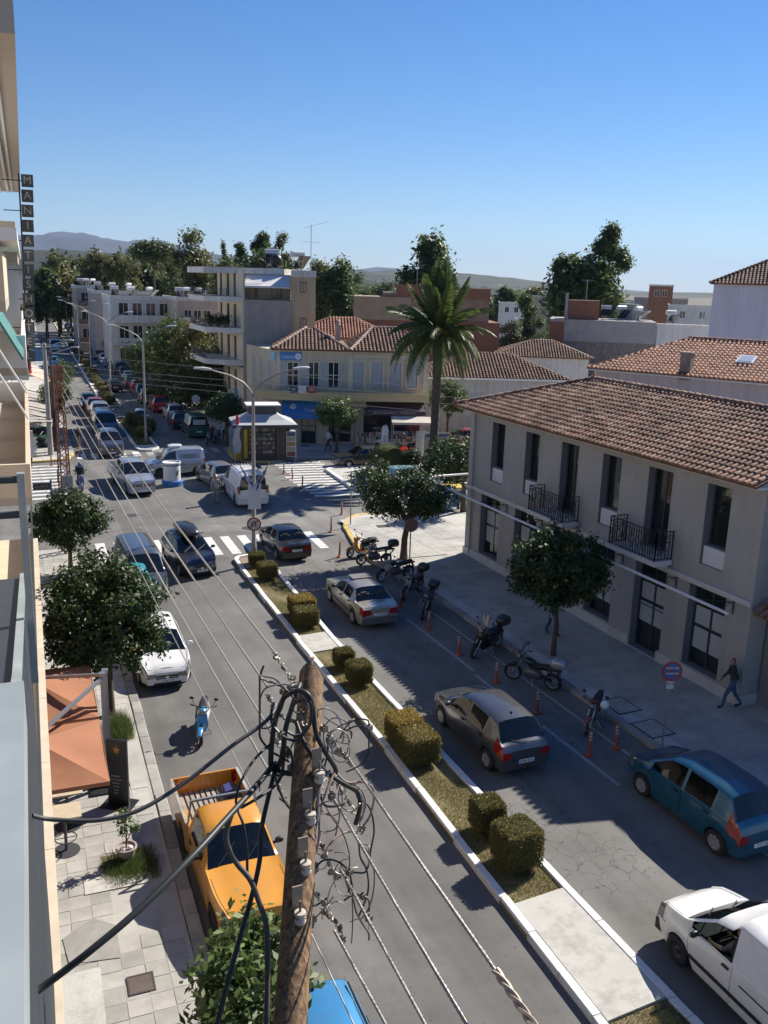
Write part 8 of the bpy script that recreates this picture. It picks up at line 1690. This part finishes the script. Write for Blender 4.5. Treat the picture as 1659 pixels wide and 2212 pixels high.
for px, py, lab, m1, m2 in ((953,1103,'blue wheeled bin with a blue lid behind the spreading orange tree',(.04,.14,.34),(.05,.18,.42)),(971,1097,'blue grey wheeled bin with a yellow lid beside the building corner',(.10,.20,.32),(.55,.42,.08))):
    p = G(px,py,.13); t = thing('wheeled_bin', lab, 'bin', p, -.3); b = MB(); b.add([(-.5,-.4,.15),(.5,-.4,.15),(.5,.4,.15),(-.5,.4,.15),(-.62,-.52,1.15),(.62,-.52,1.15),(.62,.52,1.15),(-.62,.52,1.15)], [(3,2,1,0),(4,5,6,7),(0,1,5,4),(1,2,6,5),(2,3,7,6),(3,0,4,7)]); b.build('tub', mat('bin_%d'%px,m1,.6), t); b = MB(); b.extr([(-.66,-.56,1.155),(-.66,.56,1.155),(-.66,.4,1.36),(-.66,-.4,1.32)], (1.32,0,0)); b.build('lid', mat('lid_%d'%px,m2,.6), t)
    for x in (-.45,.45):
        for y in (-.35,.35): b = MB(); b.lathe([(.09,-.03),(.09,.03)], (x,y,.09), 'y', 10); b.build('wheel', RUBBER, t)
b = MB(); b.box((-.5,-.04,0),(.5,.04,1.3)); o = tag(b.build('blue_board', mat('board_skyblue',(.15,.27,.48),.5)), 'plain blue board standing before the island shrubs', 'board'); o.location = G(958,1045,.13)
p = G(985,940,.13); t = thing('market_tent', 'white fabric tent beside the grey building corner', 'tent', (p.x+.6,p.y+.5,.13), NEO); b = MB(); b.add([(-1.9,-1.6,2.5),(1.9,-1.6,2.5),(1.9,1.6,2.5),(-1.9,1.6,2.5),(0,0,3.35)], [(0,1,4),(1,2,4),(2,3,4),(3,0,4)]); b.build('canopy', mat('tent_white',(.66,.66,.65),.7), t); b = MB(); [b.box((x-.03,y-.03,0),(x+.03,y+.03,2.5)) for x in (-1.85,1.85) for y in (-1.55,1.55)]; b.build('post', STEEL, t)
fx = G(400,858,.13); t = thing('white_fence', 'white barrier fence along the far pavement behind the parked cars', 'fence', (fx.x,fx.y,.13), UP)
for k in range(9):
    b = MB(); b.box((k*1.4,-.03,0),(k*1.4+.06,.03,1.1)); b.build('post', WHITE, t)
for z in (.35,.7,1.05): b = MB(); b.box((0,-.02,z),(12,.02,z+.06)); b.build('rail', WHITE, t)
p = G(463,898,.13); t = thing('parking_sign', 'blue parking sign beside the pavement left of the kiosk', 'sign', p, 0); b = MB(); b.tube([(0,0,0),(0,0,1.6)], .03, 6); b.build('post', STEEL, t); b = MB(); b.box((-.36,-.05,.35),(.36,-.03,1.3)); o = b.build('board', SB, t); text('sign_text', 'P', .7, WHITE, o, (0,-.054,.82))
p = G(423,905,.13); roundsign('round white sign on a post among the far pedestrians', p, PY(423,861,p.y).z, .36, mat('sign_white',(.55,.56,.58),.5), rz=0)
for px, py in ((765,985),(782,998)): p = G(px,py,.13); t = thing('bollard', ('left','right')[px > 770]+' thin brown post of the two beside the light green orange tree', 'bollard', p); b = MB(); b.tube([(0,0,0),(0,0,1.0 if px > 770 else 2.2)], .045, 8); b.build('shaft', mat('post_brown',(.10,.06,.04),.8), t)
for px, py in ((1012,978),(893,1052)): pass
p = G(862,1060,.13); t = thing('bollard', 'short brown wooden post on the island lawn', 'bollard', p); b = MB(); b.box((-.1,-.1,0),(.1,.1,.7)); b.build('shaft', MATS['post_brown'], t)
p = G(668,0*0+990,.13); b = MB(); b.lathe([(.22,0),(.24,.7),(.26,.72),(.2,.75),(.001,.76)], n=14); o = tag(b.build('litter_bin', BLACK, None, 40), 'black litter bin on the pavement before the dark grey sedan', 'bin'); o.location = G(797,965,.13)
# ================================================================== WOODEN POLE AND OVERHEAD WIRES
WOOD = bpy.data.materials.new('pole_wood'); WOOD.use_nodes = True
n_, l_ = nt(WOOD); bs_ = n_['Principled BSDF']; bs_.inputs['Roughness'].default_value = .85; tc_ = n_.new('ShaderNodeTexCoord'); mp_ = n_.new('ShaderNodeMapping'); mp_.inputs['Scale'].default_value = (26,26,1.3); nz_ = n_.new('ShaderNodeTexNoise'); nz_.inputs['Scale'].default_value = 1.; nz_.inputs['Detail'].default_value = 7.; nz_.inputs['Distortion'].default_value = .6
rp_2 = n_.new('ShaderNodeValToRGB'); e_ = rp_2.color_ramp.elements; e_[0].position = .28; e_[0].color = (.035,.022,.013,1); e_[1].position = .62; e_[1].color = (.27,.165,.085,1); q_ = e_.new(.45); q_.color = (.15,.09,.048,1); q_ = e_.new(.8); q_.color = (.38,.26,.15,1)
l_.new(tc_.outputs['Object'], mp_.inputs[0]); l_.new(mp_.outputs[0], nz_.inputs['Vector']); l_.new(nz_.outputs['Fac'], rp_2.inputs[0]); l_.new(rp_2.outputs[0], bs_.inputs['Base Color']); bp_ = n_.new('ShaderNodeBump'); bp_.inputs['Strength'].default_value = .8; bp_.inputs['Distance'].default_value = .01; l_.new(nz_.outputs['Fac'], bp_.inputs['Height']); l_.new(bp_.outputs[0], bs_.inputs['Normal'])
DP = 8.1
A_ = PD(673,1458,DP); B_ = PD(627,2212,DP-1.55)
ax = (B_-A_).normalized(); ln = A_.z/-ax.z; base_ = A_+ax*ln
pole = thing('wooden_pole', 'weathered wooden utility pole in the foreground with insulators and cable clumps', 'utility pole', base_); loc = lambda p: Vector(p)-base_
b = MB(); pts = [A_+ax*ln*k/24-base_ for k in range(25)]; b.tube(pts, [.108+.0032*k for k in range(25)], 16); s0 = len(b.v)
for i in range(16): v = b.v[i]; b.v[i] = (v[0],v[1],v[2]+.05*math.cos(i*.39+1)+random.uniform(-.02,.02))
b.build('shaft', WOOD, pole, 50)
right = Vector((RM[0,0],RM[1,0],0)).normalized(); tocam = Vector((-A_.x,-A_.y,0)).normalized()
PORC = mat('porcelain', (.52,.46,.39), .25, coat=.5, var=.05); BRK = mat('bracket_tan', (.30,.25,.20), .6, .3, var=.12, scale=20.); ALU = mat('aluminium_wire', (.36,.34,.31), .5, .6, var=.2, scale=60.); CABB = mat('cable_black', (.018,.022,.022), .5); CABG = mat('cable_grey', (.07,.07,.068), .55); COPP = mat('cable_pink', (.33,.23,.19), .6); CONN = mat('connector_grey', (.20,.185,.165), .5, .5, var=.2, scale=30.)
def onpole(k, side=0., out=.0):
    """k = metres below the top"""
    c = A_+ax*k; r = .108+.0032*k/ln*24; a = side; d = (tocam*math.cos(a)+right*math.sin(a)); return c+d*(r+out)
for i, (px, py) in enumerate(((684,1668),(664,1756),(654,1862),(642,1968))):
    p = PD(px,py,(DP-.62,DP-.75,DP-.98,DP-1.2)[i])-base_; d = (tocam*math.cos(.35)+right*math.sin(.35)); sd = Vector((0,0,1)).cross(d)
    b = MB(); b.obox(p+d*.03+Vector((0,0,.0)), d*.14, sd*.075, Vector((0,0,.008))); b.obox(p-d*.0+Vector((0,0,.10)), d*.012, sd*.08, Vector((0,0,.24))); b.obox(p+d*.03+Vector((0,0,-.10)), d*.14, sd*.075, Vector((0,0,.008))); br = b.build('insulator_bracket', BRK, pole)
    b = MB(); c = p+d*.07; b.lathe([(.02,-.05),(.044,-.045),(.048,-.025),(.034,-.008),(.034,.008),(.048,.025),(.044,.045),(.02,.05)], c, 'z', 16); b.build('insulator', PORC, br, 60); b = MB(); b.tube([c+Vector((0,0,-.14)), c+Vector((0,0,.14))], .01, 6); b.build('bolt', CONN, br)
# wires to the lattice mast and to the next pole behind
NEAR = [(597,1415),(577,1483),(583,1577),(577,1660),(546,1712)]; FAR = [(137,797),(136,818),(135,836),(134,852),(133,872)]
def sagpath(a, c, sag, n=22): return [a+(c-a)*t+Vector((0,0,-sag*4*t*(1-t))) for t in np.linspace(0,1,n)]
wl = ('uppermost','second','third','fourth','thin lowest')
for i in range(5):
    a = PD(*NEAR[i], DP+.25); c = PY(*FAR[i], 43.6); b = MB(); r = .0125 if i < 4 else .007; b.tube(sagpath(a, c, .12 if i < 4 else .2, 26), r, 6); tag(b.build('overhead_wire', ALU, None, 60), wl[i]+' bare overhead wire from the wooden pole to the lattice mast', 'wire', 'overhead wires towards the mast')
OUTP = [[(748,1632),(812,1738),(1026,2050),(1059,2079),(1185,2262)],[(722,1728),(779,1826),(1007,2212),(1080,2335)],[(735,1876),(782,1966),(917,2212),(985,2335)],[(722,2010),(759,2062),(836,2212),(900,2335)],[(672,2016),(764,2212),(810,2310)]]
for i, pp in enumerate(OUTP):
    z0_ = DP-.1; pts = []
    # straight wire leaving the pole along the street at nearly constant height
    a = PD(*pp[0], DP-.05-.28*i); e = None
    w = ray(*pp[-1]); zt_ = a.z+.02; tt2 = (zt_-CAMZ)/w[2]; e = Vector((w[0]*tt2, w[1]*tt2, zt_)); mids = []
    b = MB(); n = 30; P_ = [a+(e-a)*t for t in np.linspace(0,1.0,n)]; r = (.0125,.012,.012,.012,.006)[i]; b.tube(P_, r, 6)
    if r > .01:
        u_ = (e-a).normalized(); s_ = u_.cross(Vector((0,0,1))).normalized(); v_ = s_.cross(u_); L_ = (e-a).length
        for ph in (0,2.1,4.2): b.tube([a+u_*t*L_+(s_*math.cos(t*L_*42+ph)+v_*math.sin(t*L_*42+ph))*r*.62 for t in np.linspace(0,1,int(L_*26))], r*.55, 4)
    o = tag(b.build('overhead_wire', ALU, None, 60), ('topmost','second','third','fourth','thin fifth')[i]+' stranded wire leaving the wooden pole to the lower right', 'wire', 'stranded wires to the lower right')
    if i == 0:
        b = MB(); c0 = a+(e-a)*.82; c1 = a+(e-a)*1.0; u_ = (c1-c0).normalized(); s_ = u_.cross(Vector((0,0,1))).normalized(); v_ = s_.cross(u_); L_ = (c1-c0).length
        for ph in (0,2.1,4.2): b.tube([c0+u_*t*L_+(s_*math.cos(t*L_*20+ph)+v_*math.sin(t*L_*20+ph))*.016 for t in np.linspace(0,1,60)], .013, 5)
        b.build('splice_wrap', mat('splice_tan',(.45,.37,.28),.5,.3), o)
def cable(label, pts, r, m, name='cable', group=None, n=9):
    P_ = [PD(*p) for p in pts]; out = []
    for i in range(len(P_)-1):
        p0, p1, p2, p3 = P_[max(i-1,0)], P_[i], P_[i+1], P_[min(i+2,len(P_)-1)]
        for t in np.linspace(0,1,n)[:-1]: out.append(.5*((2*p1)+(p2-p0)*t+(2*p0-5*p1+4*p2-p3)*t*t+(3*p1-p0-3*p2+p3)*t**3))
    out.append(P_[-1]); b = MB(); b.tube(out, r, 8); return tag(b.build(name, m, None, 60), label, 'cable', group)
cable('thick black service cable from the pole bundle down to the canopy wall at the left', [(592,1650,7.7),(560,1690,7.4),(500,1757,6.9),(420,1845,6.4),(300,1965,6.0),(200,2050,5.8),(146,2092,5.75),(98,2128,5.7),(72,2147,5.65)], .024, CABB)
cable('grey cable sagging from the pole to the left facade', [(596,1530,7.8),(570,1562,7.6),(500,1612,7.4),(400,1690,7.2),(300,1750,7.0),(210,1772,6.9),(112,1770,6.85),(70,1762,6.75)], .017, CABG)
cable('black cable loop hanging left of the pole top', [(640,1480,7.8),(622,1490,7.7),(598,1545,7.65),(588,1600,7.6),(585,1650,7.65),(592,1662,7.7)], .023, CABB)
cable('second black cable loop beside the pole top', [(648,1478,7.75),(640,1500,7.65),(618,1570,7.6),(612,1620,7.6),(604,1650,7.65),(595,1662,7.7)], .023, CABB)
cable('black cable falling straight down left of the pole to the bottom edge', [(596,1655,7.7),(580,1720,7.5),(565,1790,7.3),(562,1850,7.2),(548,1920,7.1),(520,2020,6.9),(495,2110,6.7),(470,2212,6.6),(462,2260,6.55)], .020, CABB)
cable('black cable curling down in front of the yellow pickup to the pole foot', [(500,1757,6.9),(488,1810,6.9),(508,1860,6.95),(540,1900,6.95),(560,1950,6.95),(575,2000,6.95),(578,2080,6.9),(576,2212,6.8),(574,2290,6.8)], .022, CABG)
cable('thin black wire dropping from the bundle over the pickup cab', [(592,1600,7.7),(550,1640,7.4),(520,1690,7.2),(510,1735,7.1),(525,1780,7.0),(533,1830,7.0),(534,1885,7.0)], .011, CABB)
cable('thin black wire looped over the pickup windscreen', [(610,1580,7.7),(612,1650,7.6),(600,1690,7.5),(560,1722,7.3),(520,1745,7.2)], .013, CABB)
cable('black jumper cable crossing the pole face horizontally', [(592,1662,7.7),(630,1672,7.6),(680,1668,7.6),(700,1658,7.65)], .022, CABB)
cable('thick black cable hooked over the pole front', [(612,1508,7.7),(640,1492,7.55),(665,1500,7.5),(676,1530,7.5),(682,1580,7.5),(700,1620,7.5),(722,1655,7.55),(726,1668,7.6)], .021, CABB)
cable('black cable strand running right of the pole', [(640,1560,7.6),(655,1600,7.5),(680,1640,7.5),(705,1668,7.55),(740,1692,7.6),(770,1710,7.7),(778,1740,7.7),(768,1780,7.75)], .020, CABB)
GR = 'loose thin loops right of the pole'
for lab, pts, m_, r in (('pinkish loop of wire, outer right',[(722,1665,7.6),(750,1690,7.65),(790,1690,7.7),(808,1712,7.75),(800,1760,7.8),(780,1790,7.8)],COPP,.010),('pinkish loop of wire, inner right',[(735,1690,7.65),(775,1700,7.7),(790,1735,7.75),(780,1770,7.8)],COPP,.008),('copper coloured wire crossing to the lower clamp',[(782,1795,7.8),(740,1800,7.7),(712,1825,7.6),(702,1850,7.55)],COPP,.009),
   ('pale wire falling beside the pole, left of two',[(712,1665,7.55),(690,1710,7.4),(686,1770,7.35),(672,1850,7.2),(655,1900,7.1),(648,1985,7.0)],ALU,.014),('pale wire falling beside the pole, right of two',[(722,1668,7.55),(705,1710,7.45),(692,1750,7.4),(690,1800,7.35),(685,1840,7.3)],COPP,.012),
   ('thin grey loop high right of the pole',[(700,1548,7.7),(722,1562,7.7),(745,1577,7.75),(760,1582,7.8),(752,1605,7.8),(725,1600,7.75),(705,1592,7.7)],CABG,.006),('thin black loop with a plastic joint far right',[(770,1720,7.75),(798,1745,7.8),(808,1790,7.85),(802,1830,7.85),(792,1880,7.85),(770,1885,7.8),(745,1880,7.75)],CABB,.008),
   ('long pinkish loop down right, outer',[(790,1830,7.85),(808,1880,7.9),(806,1930,7.9),(795,1965,7.9),(780,1985,7.9)],COPP,.008),('long grey loop down right, inner',[(775,1810,7.8),(778,1850,7.8),(792,1880,7.85),(795,1925,7.85),(775,1980,7.85)],CABG,.009),('black loop under the upper clamp',[(690,1710,7.5),(700,1738,7.5),(722,1742,7.5),(745,1735,7.55)],CABB,.010),('grey wire tail at the lowest bracket',[(625,1955,7.2),(640,1985,7.2),(660,2005,7.2),(675,2015,7.2)],ALU,.007)):
    cable(lab, pts, r, m_, 'wire_loop', GR)
def bundle(label, n, box, seed, rad, mats):
    rn = random.Random(seed); x0, x1, y0, y1 = box; o0 = PD((x0+x1)/2,(y0+y1)/2,7.5); t = thing('wire_bundle', label, 'wires', o0)
    for k in range(n):
        cx_, cy_ = rn.uniform(x0,x1), rn.uniform(y0,y1); px_, py_ = cx_, cy_; a = rn.uniform(0,6.28); d = 7.45+rn.uniform(-.15,.3); P_ = []; st_ = rn.uniform(9,26); tw = rn.uniform(-.75,.75)
        for i in range(rn.randint(5,11)): P_.append(PD(px_,py_,d)-o0); a += tw+rn.uniform(-.3,.3); px_ += st_*math.cos(a); py_ += st_*math.sin(a)*1.25; px_ = min(max(px_,x0-14),x1+22); d += rn.uniform(-.04,.04)
        Q = []
        for i in range(len(P_)-1):
            p0, p1, p2, p3 = P_[max(i-1,0)], P_[i], P_[i+1], P_[min(i+2,len(P_)-1)]
            for u in (0,.2,.4,.6,.8): Q.append(.5*((2*p1)+(p2-p0)*u+(2*p0-5*p1+4*p2-p3)*u*u+(3*p1-p0-3*p2+p3)*u**3))
        b = MB(); b.tube(Q, rn.choice(rad), 5); b.build('wire', rn.choice(mats), t, 60)
        if k % 3 == 0: c = Q[len(Q)//2]; b = MB(); b.obox(c,(.05,.02,0),(-.015,.035,0),(0,0,.045)); b.tube([c-Vector((0,0,.04)),c+Vector((0,0,.045))], .012, 6); b.build('wire_joint', CONN, t, 40)
bundle('tangle of thin curled wires spread right of the pole top', 15, (700,775,1570,1760), 3, (.005,.007,.009), [CABB,CABG,ALU,COPP])
bundle('lower tangle of thin curled wires right of the pole', 14, (690,775,1760,2010), 5, (.005,.007,.009), [CABB,CABG,ALU,COPP,ALU])
bundle('tangle of thin curled wires left of the pole top', 13, (575,650,1480,1680), 8, (.005,.007,.010,.013), [CABB,CABB,ALU,CABG])
CLG = []
def clump(label, path, d, n, spread, m=CONN, twist=True):
    """wrapped wire clamp: bolted blocks with coils along a short path"""
    P_ = [PD(px,py,d+dd) for px,py,dd in path]; t = thing('wire_clamp', label, 'clamp', P_[0]); o0 = P_[0]; L_ = sum((P_[i+1]-P_[i]).length for i in range(len(P_)-1)); rn = random.Random(len(CLG)); CLG.append(t)
    def pos(u):
        x = u*(len(P_)-1); i = min(int(x), len(P_)-2); return P_[i]+(P_[i+1]-P_[i])*(x-i)-o0
    for k in range(n):
        u = (k+.5)/n; p = pos(u); q = (pos(min(1,u+.05))-pos(max(0,u-.05))); q = q.normalized() if q.length else Vector((1,0,0)); s_ = q.orthogonal().normalized(); v_ = q.cross(s_); b = MB()
        a = rn.uniform(0,6.28); s2 = s_*math.cos(a)+v_*math.sin(a); v2 = q.cross(s2); b.obox(p+s2*.012, q*.045, s2*spread*1.6, v2*spread*1.2); b.tube([p-s2*spread*1.3, p+s2*spread*1.9], spread*.34, 6); b.tube([p+s2*spread*1.35, p+s2*spread*1.75], spread*.62, 6); b.build('bolt_clamp', m, t, 40)
    if twist:
        b = MB(); pts = []
        for u in np.linspace(0,1,int(60+n*18)):
            p = pos(u); q = (pos(min(1,u+.02))-pos(max(0,u-.02))); q = q.normalized() if q.length else Vector((1,0,0)); s_ = q.orthogonal().normalized(); v_ = q.cross(s_); a = u*L_*95; pts.append(p+(s_*math.cos(a)+v_*math.sin(a))*(.016+.004*math.sin(u*23)))
        b.tube(pts, .0075, 5); b.build('wrapped_wire', mat('wrap_wire',(.34,.29,.24),.55,.4,var=.25,scale=40.), t, 60)
clump('wrapped clamp where the uppermost wire reaches the pole top', [(590,1407,.3),(612,1440,.2),(632,1470,.05),(645,1485,-.1)], DP, 4, .022)
clump('tangle of clamps on the left of the pole top', [(575,1497,.1),(592,1520,0),(605,1545,-.1),(640,1560,-.3),(660,1565,-.4)], DP, 5, .024)
clump('bolted clamps on the topmost wire right of the pole', [(697,1565,-.3),(712,1590,-.3),(727,1615,-.2),(742,1632,-.1),(760,1655,0)], DP, 6, .026)
clump('bolted clamps on the second wire right of the pole', [(706,1680,-.3),(735,1705,-.25),(755,1735,-.2),(775,1780,-.15),(782,1800,-.1)], DP, 5, .025)
clump('pair of bolted clamps below the pinkish loops', [(692,1815,-.4),(705,1850,-.4),(717,1880,-.4),(735,1895,-.35)], DP, 5, .026)
clump('wrapped dead end on the third insulator', [(665,1905,-.7),(680,1930,-.7),(700,1955,-.65),(715,1985,-.6)], DP, 4, .022)
clump('bolted clamps above the lower right wire', [(690,1965,-.6),(720,1985,-.55),(735,2010,-.5),(745,2035,-.5)], DP, 4, .024)
clump('wrapped dead end at the lowest insulator', [(655,1950,-.9),(663,1980,-.9),(672,2010,-.9)], DP, 3, .020)
clump('wrapped dead end on the left of the pole, second wire', [(583,1577,.2),(600,1600,0),(615,1640,-.1)], DP, 3, .020)
clump('wrapped dead end on the left of the pole, third wire', [(577,1660,.2),(598,1690,0),(618,1735,-.2)], DP, 4, .022)
k = MB(); p = onpole(3.05, -1.4, .0)-base_; sd = Vector((0,0,1)).cross(tocam); k.obox(p-right*.12, right*.34, tocam*.04, Vector((0,0,.05))); k.obox(p-right*.16+Vector((0,0,-.16)), right*.32, tocam*.04, Vector((0,0,.06))); k.obox(p-right*.28+Vector((0,0,-.08)), right*.04, tocam*.05, Vector((0,0,.2))); k.build('cable_bracket', CONN, pole)
n2_ = MB(); n2_.tube([onpole(-.06,0)-base_-tocam*.1+Vector((0,0,.0)), onpole(-.06,0)-base_-tocam*.1+Vector((0,0,.10))], .010, 6); n2_.lathe([(.022,0),(.022,.02)], onpole(-.06,0)-base_-tocam*.1+Vector((0,0,.10)), 'z', 10); n2_.build('spike', mat('spike_tan',(.5,.4,.28),.6), pole)
# wires over the street towards the right at the lamp height
for i, (ya, yb) in enumerate(((835,852),(848,868),(862,888),(812,835))):
    a = PY(480,ya-22,62.); c = PY(1040,yb+6,60.); a2 = a+(a-c)*.85; tag(MB().tube(sagpath(a2, c+(c-a)*.3, .25), .012, 5).build('overhead_wire', mat('wire_pale',(.30,.29,.28),.5,.5), None, 60), ('second','third','lowest','uppermost')[i]+' of the four wires crossing before the cream corner building', 'wire', 'wires crossing the side street')
